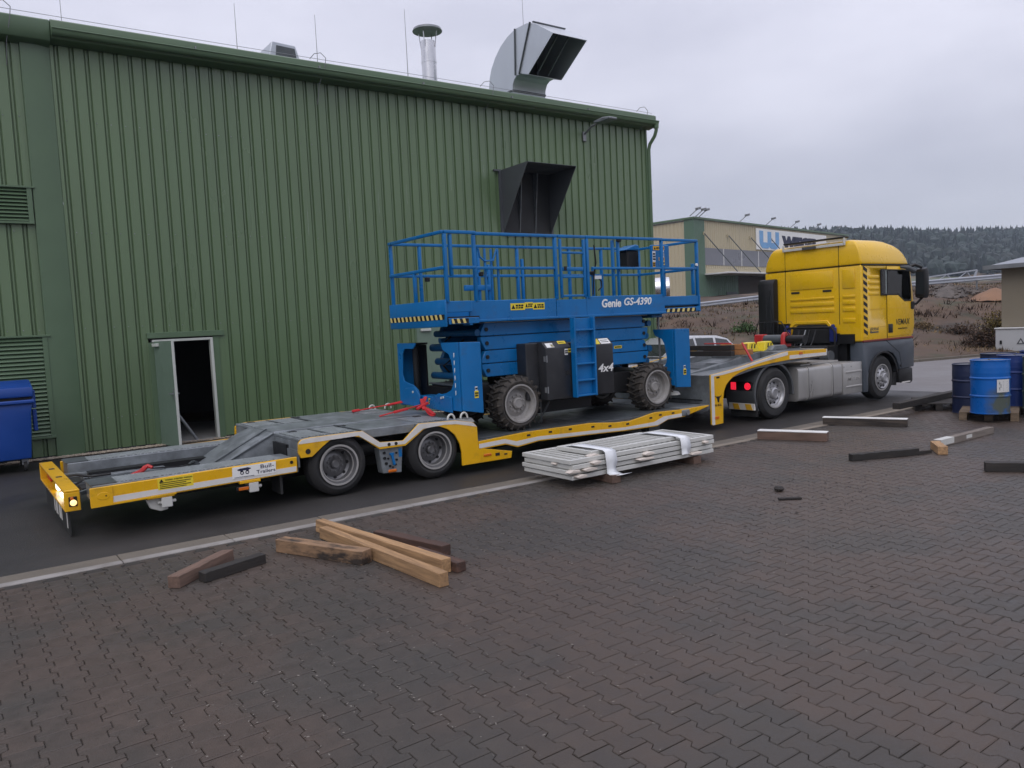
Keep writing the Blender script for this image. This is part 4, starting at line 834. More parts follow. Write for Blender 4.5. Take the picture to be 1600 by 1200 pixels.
# wheel chocks
for k, (x, y, lab) in enumerate(((12.74, 9.85, 'yellow wheel chock nearest the orange timbers on the front deck'), (13.15, 9.78, 'yellow wheel chock nearest the winch on the front deck'))):
    t = thing('wheel_chock', lab, 'chock', (x, y, 1.228), 'yellow wheel chocks on the trailer neck')
    b = MB(); b.prism([(x-.16, 1.229), (x+.22, 1.229), (x+.08, 1.42), (x-.12, 1.41)], 'y', y-.1, y+.1); b.build('body', 'label_y', t, bevel=.01)
    b = MB()
    for dx in (-.06, .03): b.prism([(x+dx, 1.30), (x+dx+.035, 1.30), (x+dx+.05, 1.385), (x+dx+.02, 1.385)], 'y', y-.103, y-.09)
    b.build('slot', 'dark', t, smooth=False)
# timbers lying on the neck
def beam(name, label, cat, p, q, w, h, mat, group=None, roll=0, ends=None):
    """a timber with its own local x along its length"""
    p, q = Vector(p), Vector(q); d = q-p; Ln = d.length
    b = MB(); n = 15; P = []; wz = [random.uniform(-.006, .006) for _ in range(n)]; cut = random.uniform(-.012, .012)
    for i in range(n):
        x = -Ln/2+Ln*i/(n-1)
        for sy, sz in ((-1, 0), (1, 0), (1, 1), (-1, 1)): P.append((x+(random.uniform(-.004, .004) if 0 < i < n-1 else cut*sy*.5), sy*(w/2-(random.uniform(.003, .008) if random.random() < .10 and sz else 0))+random.uniform(-.0012, .0012), sz*(h-(random.uniform(.003, .007) if random.random() < .08 else 0))+random.uniform(-.001, .001)*sz))
    Fc = [(i*4+j, i*4+(j+1) % 4, (i+1)*4+(j+1) % 4, (i+1)*4+j) for i in range(n-1) for j in range(4)]+[(3, 2, 1, 0), tuple(range((n-1)*4, n*4))]
    b.add(P, Fc)
    me_loc = (p+q)/2
    o = b.build(name, mat, None, bevel=.004, seg=1, loc=me_loc, rot=(0, -math.atan2(d.z, math.hypot(d.x, d.y)), math.atan2(d.y, d.x)), ang=25)
    ORG[o.name] = me_loc
    return tag(o, label, cat, group)
nz_ = 1.205
beam('timber', 'black tarred beam lying lowest across the trailer neck', 'timber', (11.98, 10.93, 1.19), (12.10, 9.72, 1.19), .12, .10, 'wood_d', 'timbers on the trailer neck')
beam('timber', 'black beam stacked on top across the trailer neck', 'timber', (12.06, 10.75, 1.295), (12.18, 9.78, 1.295), .12, .10, 'wood_d', 'timbers on the trailer neck')
beam('timber', 'bright orange brown beam lying lowest beside the yellow chocks', 'timber', (12.20, 10.5, 1.20), (12.45, 9.55, 1.20), .13, .10, 'orange_wood', 'timbers on the trailer neck')
beam('timber', 'bright orange brown short beam stacked on top across the neck', 'timber', (12.28, 10.15, 1.305), (12.42, 9.66, 1.305), .13, .10, 'orange_wood', 'timbers on the trailer neck')
b = MB(); b.box(12.31, 12.36, 9.95, 10.6, 1.406, 1.43); tag(recenter(b.build('red_bar', 'red', bevel=.004)), 'flat dark red bar lying on the timbers of the trailer neck', 'bar')
b = MB(); b.bar((12.12, 9.52, 1.44), (12.02, 9.22, 1.10), .035, .03); tag(recenter(b.build('tie_bar', 'red', bevel=.005)), 'thin red lever leaning on the orange timbers', 'lever')
# hook and rope on the tail
hk = thing('recovery_hook', 'small red steel hook on a wire rope on the trailer tail', 'hook', (1.72, 9.8, .40))
b = MB(); b.tube([(1.55, 9.72, .47), (1.56, 9.68, .50), (1.62, 9.66, .52), (1.68, 9.70, .53), (1.72, 9.78, .53), (1.76, 9.84, .55), (1.80, 9.84, .57), (1.84, 9.80, .55)], [.014, .022, .028, .028, .026, .03, .026, .018], 8); b.build('hook', 'red', hk)
b = MB(); b.tube([(1.84, 9.80, .545), (1.95, 9.84, .53), (2.2, 9.98, .49), (2.42, 10.28, .47)], .009, 6); b.build('rope', 'black', hk)
# red lashing straps from the lift
def strap(label, pts, extra=()):
    t = thing('lashing_strap', label, 'strap', (pts[0][0], pts[0][1], .77), 'red lashing straps')
    b = MB()
    for p, q in zip(pts[:-1], pts[1:]): b.bar(p, q, .05, .012)
    b.build('webbing', 'red_strap', t)
    b = MB()
    for p, q in extra: b.bar(p, q, .05, .035)
    if extra: b.build('ratchet', 'red_strap', t, bevel=.006)
strap('red lashing strap pulled out flat across the far side of the deck', [(4.98, 11.2, .785), (5.3, 11.15, .82), (5.75, 10.9, .88)], [((4.98, 11.22, .79), (5.1, 11.2, .80)), ((5.5, 11.05, .84), (5.7, 10.95, .88))])
strap('red lashing strap bunched round the blue cross beam of the lift', [(5.66, 10.12, 1.0), (5.55, 10.02, .90), (5.50, 9.75, .79), (5.46, 9.6, .775)], [((5.58, 10.1, .97), (5.50, 9.9, .84)), ((5.60, 9.95, .93), (5.42, 9.98, .85)), ((5.52, 9.85, .85), (5.50, 9.62, .785))])
strap('red lashing strap lying loose over the middle of the deck', [(5.55, 10.05, .90), (5.25, 10.15, .84), (4.95, 10.22, .785)], [((5.35, 10.1, .86), (5.15, 10.17, .82))])

# ------------------------------------------------------------------ blue scissor lift
LY0, LY1 = 9.20, 11.06
lf = thing('scissor_lift', 'blue rough terrain scissor lift with railed platform standing on the trailer', 'scissor lift', (8.0, 10.13, .437))
def lpart(b, name, mat, parent=None, **k): return b.build(name, mat, parent or lf, **k)
b = MB(); b.box(6.0, 10.0, 9.62, 10.66, .78, 1.12); b.box(6.62, 6.92, 9.5, 10.8, .72, .96); b.box(9.46, 9.76, 9.5, 10.8, .72, .96); b.box(7.2, 8.5, 9.7, 10.6, .6, .8); lpart(b, 'chassis', 'black', bevel=.01)
# lugged wheels
def lug_wheel(loc, s):
    wl = wheel_parts(lf, 'wheel', loc, .385, .33, .275, .12, .085, 0, 'rim_dull', s, 'lug', groove=False)
    b = MB()
    for k in range(22):
        a = 2*math.pi*k/22
        for side in (0, 1):
            aa = a+(math.pi/22 if side else 0); da = .13
            def P(t, y, r): return (r*math.cos(t), -s*y, r*math.sin(t))
            y0, y1 = (.012, .185) if side == 0 else (.318, .145)
            w2 = .042; V = []
            for (t, y) in ((aa, y0), (aa+da, y1)):
                for r in (.372, .408):
                    V += [P(t-w2*(.9 if r < .4 else .65), y, r), P(t+w2*(.9 if r < .4 else .65), y, r)]
            b.add(V, [(0,1,3,2), (4,6,7,5), (0,2,6,4), (1,5,7,3), (2,3,7,6), (0,4,5,1)])
            if side == 0:
                V = []
                for t, y, r in ((aa-.03, .012, .405), (aa+.03, .012, .405), (aa+.02, -.008, .345), (aa-.02, -.008, .345)): V.append(P(t, y, r))
                for t, y, r in ((aa-.03, .03, .395), (aa+.03, .03, .395), (aa+.02, .01, .335), (aa-.02, .01, .335)): V.append(P(t, y, r))
                b.add(V, [(0,1,2,3), (7,6,5,4), (0,4,5,1), (1,5,6,2), (2,6,7,3), (3,7,4,0)])
    o = b.build('tyre_lug', 'lug', None, loc=(0, 0, 0), ang=30); o.parent = wl; stuff(o)
for x in (6.77, 9.61):
    lug_wheel((x, 9.30, .837), -1); lug_wheel((x, 10.96, .837), 1)
# outriggers at the four corners
def outrigger(x0, x1, near, plate_x):
    s = 1 if near else -1; yo = LY0 if near else LY1
    def yy(t): return yo+s*t
    b = MB(); lo, hi = sorted((yy(0), yy(.045)))
    b.prism([(x0, .84 if x0 < 8 else .80), (x1, .775), (x1, 1.775), (x0, 1.785)], 'y', lo, hi); og = lpart(b, 'outrigger', 'blue', bevel=.006)
    pr = [(.046, .83), (.046, 1.785), (.50, 1.785), (.50, 1.76), (.46, 1.68), (.30, 1.62), (.24, 1.52), (.20, 1.30), (.21, 1.22), (.28, 1.12), (.42, 1.07), (.70, 1.03), (.78, .96), (.78, .84)]
    if not near: pr = [(.046, .83), (.046, 1.785), (.60, 1.785), (.60, 1.76), (.53, 1.70), (.26, 1.70), (.19, 1.62), (.15, 1.32), (.20, 1.20), (.48, 1.15), (.62, 1.08), (.66, 1.0), (.66, .84)]
    b = MB(); b.prism([(yy(a), z) for a, z in pr], 'x', plate_x, plate_x+.02)
    b.build('outrigger_web', 'blue', og, bevel=.003)
    b = MB(); lo, hi = sorted((yy(.05), yy(.36))); b.box(x1-.03, x1-.01, lo, hi, .95, 1.75); lo, hi = sorted((yy(.05), yy(.4))); b.box(plate_x+.022, x1-.012, lo, hi, 1.755, 1.782); b.build('outrigger_back', 'black', og, smooth=False)
    b = MB(); yc = yy(.28); b.cyl((x0+.17, yc, .75), (x0+.17, yc, 1.72), .055, 14); b.build('outrigger_cylinder', 'black', og)
    b = MB(); b.lathe([(0.001, .72), (.11, .70), (.14, .665), (.145, .65), (.10, .655), (.001, .66)], (x0+.17, yc, 0), 20, 'z'); b.build('foot_pad', 'fence', og)
    if near:
        T = None
        xl = x0+.19 if x0 < 8 else x0+.17
        decal('warning_label', og, xl, xl+.065, 1.0, 1.10, LY0-.001, 'label_y', 2); decal('warning_label', og, xl+.01, xl+.05, 1.103, 1.16, LY0-.001, 'white', 1)
    return og
ogn = outrigger(5.73, 6.06, True, 5.715); outrigger(5.73, 6.06, False, 5.715)
outrigger(9.98, 10.33, True, 9.965); outrigger(9.98, 10.33, False, 9.965)
b = MB()
for k in range(6): z = 1.64-k*.105; b.prism([(9.345+.0, z), (9.365, z), (9.365, z-.07), (9.35, z-.05)], 'x', 5.712, 5.7145)
b.build('worn_edge_mark', 'white', ogn, smooth=False)
# cross beam at the rear
b = MB(); b.box(5.74, 5.95, 9.9, 10.45, .84, 1.0); b.box(5.80, 6.02, 9.3, 10.95, .86, .96); lpart(b, 'cross_beam', 'blue', bevel=.012)
b = MB(); b.prism([(9.45, .80), (9.45, 1.02), (9.8, 1.06), (10.05, .98), (10.1, .83)], 'x', 5.69, 5.712); b.prism([(10.4, .83), (10.35, 1.0), (10.5, 1.12), (10.8, 1.10), (10.95, .95), (10.9, .85)], 'x', 5.69, 5.712); lpart(b, 'pivot_plate', 'blue', bevel=.006)
b = MB()
for y, z in ((9.72, 1.0), (9.66, 1.01), (10.55, 1.05), (10.2, .97)): b.cyl((5.68, y, z), (5.692, y, z), .018, 10)
lpart(b, 'bolt', 'fence')
T = Matrix.Translation((5.737, 0, 0)) @ Matrix.Rotation(R(-90), 4, 'Z')
decal('warning_label', lf, -10.17, -10.0, .88, .97, 0, 'label_y', 2, T=T)
# cross tubes of the scissor stack
b = MB()
for z, x, r in ((1.69, 6.2, .058), (1.47, 6.28, .055), (1.26, 6.2, .055), (1.9, 6.28, .05)):
    b = MB(); b.cyl((x, 9.6, z), (x, 10.78, z), r, 16); lpart(b, 'cross_tube', 'blue_dark')
    b = MB(); b.cyl((x+3.5, 9.6, z), (x+3.5, 10.78, z), r, 12); lpart(b, 'cross_tube', 'blue_dark')
b = MB(); b.cyl((6.75, 10.0, 1.15), (9.0, 10.2, 1.9), .09, 14); b.cyl((6.9, 10.35, 1.3), (8.8, 10.25, 1.95), .09, 14); lpart(b, 'lift_cylinder', 'black')
b = MB(); b.tube([(6.3, 10.0, 1.2), (6.15, 10.0, 1.38), (6.3, 10.05, 1.5), (6.12, 10.1, 1.6), (6.35, 10.1, 1.8)], .018, 6); b.tube([(6.3, 10.3, 1.2), (6.1, 10.3, 1.42), (6.3, 10.3, 1.55), (6.1, 10.3, 1.75), (6.4, 10.3, 1.95)], .018, 6); lpart(b, 'hydraulic_hose', 'black')
b = MB(); b.box(6.05, 6.5, 9.7, 10.6, 1.12, 1.16); b.bar((6.02, 9.6, 1.13), (6.02, 10.6, 1.16), .05, .02); lpart(b, 'cover_plate', 'galv_dark', bevel=.006)
# scissor arms: five beams on each side
zs = [1.24, 1.44, 1.635, 1.84, 2.04]
for y in (9.58, 10.70):
    for i in range(4):
        z0, z1 = zs[i]+.006, zs[i+1]-.006
        xr = [9.72, 9.70, 9.72, 9.66][i]; xl = 6.32; zm = (z0+z1)/2
        e = .07
        if i % 2: P = [(xl, z0), (xr, z0), (xr+.0, z0+.05), (xr-e, z1), (xl+e, z1), (xl, z0+.05)]
        else: P = [(xl+e, z0), (xr-e, z0), (xr, z1-.05), (xr, z1), (xl, z1), (xl, z1-.05)]
        b = MB(); b.prism(P, 'y', y, y+.10); lpart(b, 'scissor_arm', 'blue', bevel=.008)
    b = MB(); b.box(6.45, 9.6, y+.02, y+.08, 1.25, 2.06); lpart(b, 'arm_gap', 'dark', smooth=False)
decal('warning_label', lf, 8.93, 9.10, 1.515, 1.56, 9.579, 'label_y', 1)
b = MB()
for i in range(4):
    for x in (6.42, 9.62): b.cyl((x, 9.565, (zs[i]+zs[i+1])/2), (x, 9.585, (zs[i]+zs[i+1])/2), .03, 12)
lpart(b, 'pivot_pin', 'black')
# engine boxes
def ebox(x0, x1, y0):
    b = MB(); b.prism([(y0, .845), (y0, 1.615), (y0+.10, 1.71), (9.66, 1.71), (9.66, .845)], 'x', x0, x1); return lpart(b, 'engine_box', 'box_black', bevel=.012, seg=2)
e1 = ebox(7.18, 7.665, 9.17); e2 = ebox(8.065, 8.525, 9.17)
b = MB(); b.box(6.95, 7.178, 9.35, 9.66, .86, 1.70); b.box(7.667, 8.063, 9.25, 9.66, .86, 1.68); lpart(b, 'engine_panel', 'box_black', bevel=.01)
Ts = lambda: None
def slope_label(parent, x0, x1, t0, t1, mat, lines=1):
    """label on the chamfer of an engine box"""
    p0 = Vector((0, 9.17, 1.615)); d = Vector((0, .10, .095)); n = Vector((0, -.095, .10)).normalized()
    b = MB(); V = [Vector((x, 0, 0))+p0+d*t+n*.003 for x, t in ((x0, t0), (x1, t0), (x1, t1), (x0, t1))]; b.add(V+[v-n*.004 for v in V], [(0,1,2,3), (7,6,5,4), (0,4,5,1), (1,5,6,2), (2,6,7,3), (3,7,4,0)]); o = b.build('label', mat, parent, smooth=False)
    b = MB()
    for k in range(lines):
        t = t0+(t1-t0)*(k+1)/(lines+1); V = [Vector((x, 0, 0))+p0+d*(t+dt)+n*.0036 for x, dt in ((x0+.02, -.05), (x1-.02, -.05), (x1-.03, .05), (x0+.02, .05))]; b.add(V, [(0, 1, 2, 3)])
    b.build('print', 'black', o, smooth=False, recalc=False)
slope_label(e1, 7.22, 7.36, .1, .75, 'white', 0); slope_label(e1, 7.30, 7.36, .15, .6, 'label_y', 1); slope_label(e1, 7.47, 7.62, .55, .98, 'label_y', 1)
slope_label(e2, 8.08, 8.27, .1, .92, 'label_y', 0); slope_label(e2, 8.29, 8.49, .1, .92, 'white', 2)
decal('label', e1, 7.54, 7.60, 1.50, 1.59, 9.169, 'white', 2); decal('label', e1, 7.605, 7.66, 1.535, 1.59, 9.169, 'label_y', 1)
text('model_letters', '4x4', 8.20, 8.515, 1.19, 1.315, 9.169, 'white', e2, shear=.22, bold=.018)
b = MB()
for z in (1.46, 1.0): b.box(7.183, 7.20, 9.16, 9.169, z-.05, z+.05); b.box(7.172, 7.178, 9.175, 9.22, z-.04, z+.04)
lpart(b, 'hinge', 'steel', e1)
for e, x in ((e1, 7.58), (e2, 8.12)):
    b = MB(); b.box(x-.03, x+.03, 9.16, 9.169, 1.20, 1.26)
    for dx in (-.05, .05):
        for dz in (-.05, .05): b.cyl((x+dx, 9.165, 1.23+dz), (x+dx, 9.171, 1.23+dz), .006, 6)
    lpart(b, 'latch', 'dark', e)
b = MB(); b.bar((7.3, 9.5, .84), (7.45, 9.7, .45), .02, .02); b.bar((7.5, 9.5, .84), (7.4, 9.7, .45), .02, .02); lpart(b, 'hanging_bracket', 'steel')
# ladder
b = MB(); b.box(7.69, 8.04, 9.135, 9.15, .86, 2.04); ld = lpart(b, 'ladder', 'blue', bevel=.003)
b = MB(); b.box(7.655, 7.689, 9.06, 9.16, .85, 2.05); b.box(8.041, 8.075, 9.06, 9.16, .85, 2.05); b.build('ladder_side', 'blue', ld, bevel=.004)
for z in (.87, 1.10, 1.35, 1.60, 1.86):
    b = MB(); b.box(7.69, 8.04, 9.065, 9.134, z-.012, z+.012); b.build('rung', 'blue', ld, bevel=.003)
# platform
PY0, PY1 = 9.43, 10.97
b = MB(); b.box(6.10, 10.0, PY0+.03, PY1-.03, 2.045, 2.10); lpart(b, 'platform_floor', 'blue_dark', bevel=.006)
b = MB(); b.box(6.4, 9.7, 9.56, 9.72, 2.035, 2.044); b.box(6.4, 9.7, 10.68, 10.84, 2.035, 2.044); lpart(b, 'slide_track', 'fence', smooth=False)
b = MB(); b.box(6.06, 7.635, PY0, PY0+.035, 2.075, 2.355); lpart(b, 'toe_board', 'blue', bevel=.008)
b = MB(); b.box(7.64, 8.24, PY0-.005, PY0+.03, 2.08, 2.335); lpart(b, 'toe_board', 'blue', bevel=.006)
b = MB(); b.box(8.245, 10.0, PY0, PY0+.035, 2.075, 2.375); tb2 = lpart(b, 'toe_board', 'blue', bevel=.008)
b = MB(); b.box(6.06, 10.0, PY1-.035, PY1, 2.1, 2.30); lpart(b, 'toe_board', 'blue', bevel=.008)
b = MB(); b.box(6.06, 10.0, PY0-.03, PY0-.001, 2.05, 2.085); lpart(b, 'lower_rail', 'blue', bevel=.005)
text('maker_letters', 'Genie', 8.56, 8.98, 2.19, 2.325, PY0-.001, 'white', tb2, shear=.12, bold=.03)
text('model_letters', 'GS-4390', 9.05, 9.68, 2.21, 2.335, PY0-.001, 'white', tb2, shear=.22, bold=.022)
decal('label', lf, 6.77, 7.03, 2.20, 2.30, PY0-.001, 'label_y', 2, tri=True); decal('label', lf, 7.03, 7.18, 2.22, 2.31, PY0-.002, 'label_y', 2, tri=True); decal('label', lf, 7.18, 7.40, 2.20, 2.30, PY0-.001, 'label_y', 2, tri=True)
def hazard(parent, x0, x1, z0, z1, y, n, T=None, up=1):
    b = MB(); b.box(x0, x1, y-.003, y+.001, z0, z1, T); o = b.build('hazard_stripe', 'black', parent, smooth=False)
    w = (x1-x0)/n; s = (z1-z0)*.7*up
    for k in range(n):
        a = x0+k*w; P = [(a+.12*w, z0), (a+.58*w, z0), (min(max(a+.58*w+s*.5, x0), x1), z1), (max(min(a+.12*w+s*.5, x1), x0), z1)]
        b = MB(); b.prism(P, 'y', y-.0045, y-.002, T); b.build('yellow_bar', 'hazard_y', o, smooth=False)
# left extension
EX = 5.60
b = MB(); b.box(EX, EX+.03, 9.33, PY1+.02, 2.005, 2.375); le = lpart(b, 'extension_end', 'blue', bevel=.01, seg=2)
TE = Matrix.Translation((EX, 0, 0)) @ Matrix.Rotation(R(-90), 4, 'Z')
hazard(le, -10.97, -9.36, 2.105, 2.175, -.001, 13, TE, -1)
b = MB(); b.box(EX+.03, 6.06, 9.36, 9.39, 2.20, 2.355); lpart(b, 'extension_side', 'blue', bevel=.006)
b = MB(); b.box(EX+.03, 6.06, PY1-.05, PY1-.02, 2.15, 2.355); lpart(b, 'extension_side', 'blue', bevel=.006)
b = MB(); b.box(EX+.03, 6.2, 9.40, PY1-.05, 2.10, 2.14); lpart(b, 'extension_floor', 'black', smooth=False)
b = MB(); b.box(EX+.06, 6.16, 9.345, 9.375, 2.035, 2.12); lo = lpart(b, 'lower_lip', 'blue', bevel=.006); hazard(lo, EX+.10, 5.98, 2.045, 2.11, 9.345, 3, None, -1)
b = MB(); b.box(6.0, 6.06, 9.35, 9.55, 2.01, 2.09); lpart(b, 'latch_block', 'blue', bevel=.01)
# right extension
RX = 10.93
b = MB(); b.box(RX-.03, RX, PY0+.02, PY1, 2.06, 2.35); lpart(b, 'extension_end', 'blue', bevel=.01)
b = MB(); b.box(10.01, RX-.03, 9.47, 9.50, 2.19, 2.34); lpart(b, 'extension_side', 'blue', bevel=.006)
b = MB(); b.box(10.01, RX-.03, PY1-.05, PY1-.02, 2.15, 2.34); lpart(b, 'extension_side', 'blue', bevel=.006)
b = MB(); b.box(9.9, RX-.03, 9.52, PY1-.06, 2.14, 2.18); lpart(b, 'extension_floor', 'black', smooth=False)
b = MB(); b.prism([(10.0, 2.05), (10.9, 2.075), (RX, 2.12), (RX, 2.15), (10.0, 2.14)], 'y', 9.455, 9.48); lo = lpart(b, 'lower_lip', 'blue', bevel=.006); hazard(lo, 10.05, 10.8, 2.07, 2.13, 9.455, 6)
b = MB(); b.box(9.75, 10.0, 9.5, 10.7, 1.99, 2.045); lpart(b, 'slide_bracket', 'blue_dark', bevel=.006)
# guard rails: every tube its own part
def tube(p, q, w=.045, h=.045, name='rail_tube', mat='blue'):
    b = MB(); b.bar(p, q, w, h); return lpart(b, name, mat, bevel=.008, seg=2)
ZTOP, ZMID = 3.30, 2.815
yn, yf = PY0+.015, PY1-.015
def post(x, y, z0=2.34, z1=ZTOP-.025, w=.055): return tube((x, y, z0), (x, y, z1), w, .045, 'rail_post')
# near side
tube((5.66, 9.36, ZTOP), (6.17, 9.36+.0, ZTOP)); tube((6.17, yn, ZTOP), (7.70, yn, ZTOP)); tube((7.72, yn, ZTOP), (8.26, yn, ZTOP)); tube((8.28, yn, ZTOP), (9.99, yn, ZTOP)); tube((9.99, 9.49, ZTOP), (10.90, 9.49, ZTOP))
tube((5.75, 9.36, ZMID), (6.15, 9.36, ZMID)); tube((6.2, yn, ZMID), (7.64, yn, ZMID), .045, .04); tube((8.40, yn, ZMID), (9.95, yn, ZMID), .045, .04); tube((10.0, 9.49, ZMID), (10.88, 9.49, ZMID))
for x, y in ((5.66, 9.36), (6.19, yn), (7.66, yn), (8.30, yn), (9.97, yn), (10.90, 9.49)): post(x, y, 2.34)
post(5.76, 9.38, 2.7); post(10.80, 9.50, 2.36, 2.9)
# gate
for x in (7.755, 8.225): tube((x, yn-.01, 2.36), (x, yn-.01, ZTOP-.04), .04, .04, 'gate_post')
for z in (2.39, 2.80, 2.68, 3.05): tube((7.78, yn-.01, z), (8.20, yn-.01, z), .035, .035 if z != 2.80 else .06, 'gate_bar')
b = MB(); b.box(7.80, 7.85, yn-.04, yn-.032, 2.78, 2.84); lpart(b, 'gate_latch', 'black')
# far side
tube((5.66, yf, ZTOP), (6.2, yf, ZTOP)); tube((6.2, yf, ZTOP), (10.0, yf, ZTOP)); tube((10.0, yf-.04, ZTOP), (10.90, yf-.04, ZTOP))
tube((5.7, yf, ZMID), (6.2, yf, ZMID)); tube((6.2, yf, ZMID), (10.0, yf, ZMID)); tube((10.0, yf-.04, ZMID), (10.88, yf-.04, ZMID))
for x in (5.66, 6.16, 7.25, 8.05, 9.2, 9.97): post(x, yf, 2.15)
post(10.90, yf-.04, 2.2); post(7.45, yf, 2.15, 3.0); post(8.15, yf, 2.2, 3.1)
# ends
tube((5.635, 9.36, ZTOP), (5.635, yf, ZTOP)); tube((5.635, 9.36, ZMID), (5.635, yf, ZMID)); post(5.635, 10.2, 2.37, ZMID-.02)
tube((10.92, 9.49, ZTOP), (10.92, yf, ZTOP)); tube((10.92, 9.49, ZMID), (10.92, yf, ZMID)); post(10.92, 10.3, 2.3)
# folding post clusters and brackets inside
for x, y in ((6.42, 9.52), (6.55, 9.55), (6.63, 9.50)): tube((x, y, 2.1), (x, y, 3.1), .035, .03, 'fold_post')
b = MB(); b.tube([(6.30, 9.5, 3.1), (6.32, 9.5, 2.98), (6.40, 9.5, 2.92), (6.55, 9.5, 2.93), (6.62, 9.5, 3.1)], .014, 6); lpart(b, 'loop_handle', 'blue')
for x in (8.9, 9.02): tube((x, 9.5, 2.36), (x, 9.5, ZTOP-.03), .05, .04, 'fold_post')
tube((8.55, 9.6, 2.36), (8.55, 9.6, 2.85), .045, .04, 'fold_post'); tube((6.95, yf-.02, 2.62), (7.5, yf-.02, 2.62), .06, .09, 'lock_bar')
b = MB(); b.box(8.95, 9.05, 9.43, 9.47, 3.24, 3.30); b.box(8.49, 8.56, 9.55, 9.62, 2.72, 2.78); b.box(6.0, 6.07, 10.5, 10.56, 2.70, 2.77); b.box(6.28, 6.34, 9.44, 9.5, 2.70, 2.76); lpart(b, 'rubber_stop', 'black', bevel=.01)
b = MB(); b.tube([(8.47, 9.46, 3.18), (8.48, 9.44, 2.9), (8.49, 9.5, 2.76), (8.45, 9.5, 2.4)], .012, 6); b.tube([(9.55, 10.6, 2.75), (9.62, 10.58, 2.68), (9.62, 10.58, 2.58), (9.55, 10.6, 2.52)], .012, 6); lpart(b, 'control_cable', 'black')
# control boxes
b = MB(); b.box(10.03, 10.46, 9.72, 9.78, 2.84, 3.24); cb = lpart(b, 'control_panel', 'blue', bevel=.01)
decal('label', cb, 10.06, 10.33, 3.15, 3.22, 9.719, 'label_o', 1, tri=True); decal('label', cb, 10.04, 10.11, 2.95, 3.13, 9.719, 'white', 3); decal('label', cb, 10.04, 10.10, 2.86, 2.945, 9.719, 'label_o', 2); decal('label', cb, 10.24, 10.32, 3.03, 3.145, 9.719, 'white', 2); decal('label', cb, 10.19, 10.33, 2.97, 3.028, 9.719, 'label_o', 1); decal('label', cb, 10.21, 10.33, 2.895, 2.965, 9.719, 'label_y', 1)
b = MB(); b.box(9.72, 10.0, 10.0, 10.25, 2.86, 3.17); lpart(b, 'manual_box', 'black', bevel=.02)
b = MB(); b.prism([(9.62, 3.17), (10.0, 3.175), (9.98, 3.26), (9.9, 3.27)], 'y', 9.98, 10.27); lpart(b, 'box_cap', 'blue', bevel=.01)
b = MB(); b.box(9.45, 9.6, 10.55, 10.6, 2.72, 2.78); lpart(b, 'id_plate', 'white')
b = MB(); b.cyl((10.85, 9.46, 2.88), (10.85, 9.44, 2.88), .025, 12); lpart(b, 'button', 'white')
b = MB(); b.cyl((10.0, 9.6, 2.04), (10.02, 9.6, 1.2), .018, 8); lpart(b, 'hanging_rod', 'steel')

# ------------------------------------------------------------------ yellow tractor truck
CY0, CY1 = 9.10, 11.50
tk = thing('tractor_truck', 'yellow lorry tractor unit with sleeper cab coupled to the trailer', 'truck', (15.0, 10.3, 0))
def kp(b, name, mat, parent=None, **k): return b.build(name, mat, parent or tk, **k)
# cab shell
CP = [(15.50, 1.28), (17.50, 1.28), (17.58, 1.55), (17.575, 1.95), (17.52, 2.35), (17.42, 2.78), (17.385, 2.868), (15.50, 2.868)]
b = MB(); b.prism(CP, 'y', CY0+.02, CY1-.02)
cab = kp(b, 'cab', 'cab_yellow', bevel=.035, seg=3, ang=40)
def cut(ob, *cutters):
    for mbx in cutters:
        me = bpy.data.meshes.new('cutter'); o = ORG.get(ob.name, Vector())
        me.from_pydata([(v[0]-o.x, v[1]-o.y, v[2]-o.z) for v in mbx.v], [], mbx.f)
        bm = bmesh.new(); bm.from_mesh(me); bmesh.ops.recalc_face_normals(bm, faces=bm.faces); bm.to_mesh(me); bm.free()
        for mt in ob.data.materials: me.materials.append(mt)
        me.materials.append(M['cab_inside'])
        for p in me.polygons: p.material_index = len(me.materials)-1
        ob.data.materials.append(M['cab_inside'])
        co = bpy.data.objects.new('cutter', me); COL.objects.link(co); co.parent = ob.parent
        md = ob.modifiers.new('cut', 'BOOLEAN'); md.object = co; md.operation = 'DIFFERENCE'; md.solver = 'EXACT'
        bpy.context.view_layer.update(); dg = bpy.context.evaluated_depsgraph_get()
        nm = bpy.data.meshes.new_from_object(ob.evaluated_get(dg)); ob.modifiers.clear(); ob.data = nm; bpy.data.objects.remove(co)
WIN = [(16.25, 2.25), (16.91, 2.242), (17.17, 2.102), (17.425, 2.102), (17.40, 2.45), (17.365, 2.74), (16.25, 2.75)]
c1 = MB(); c1.prism(WIN, 'y', CY0-.2, CY1+.2)
c2 = MB(); c2.prism([(16.0, 1.9), (17.42, 1.9), (17.37, 2.78), (16.0, 2.78)], 'y', CY0+.09, CY1-.09)
c3 = MB(); c3.box(17.2, 17.8, CY0+.16, CY1-.16, 2.0, 2.68)
cut(cab, c2, c1, c3)
b = MB(); b.box(16.25, 16.75, 9.35, 9.9, 1.902, 2.02); b.prism([(16.22, 2.0), (16.12, 2.62), (16.22, 2.64), (16.36, 2.02)], 'y', 9.38, 9.87); b.box(16.13, 16.2, 9.5, 9.75, 2.62, 2.76); kp(b, 'driver_seat', 'plastic', cab, bevel=.03)
b = MB(); b.prism([(17.0, 1.902), (17.36, 1.902), (17.36, 2.08), (17.1, 2.05)], 'y', CY0+.1, CY1-.1); kp(b, 'dashboard', 'plastic', cab, bevel=.02)
b = MB(); b.tube([(16.98+.10*math.cos(t), 9.65+.21*math.sin(t), 2.14-.14*math.cos(t)) for t in [k*math.pi/9 for k in range(19)]], .014, 6); kp(b, 'steering_wheel', 'black', cab)
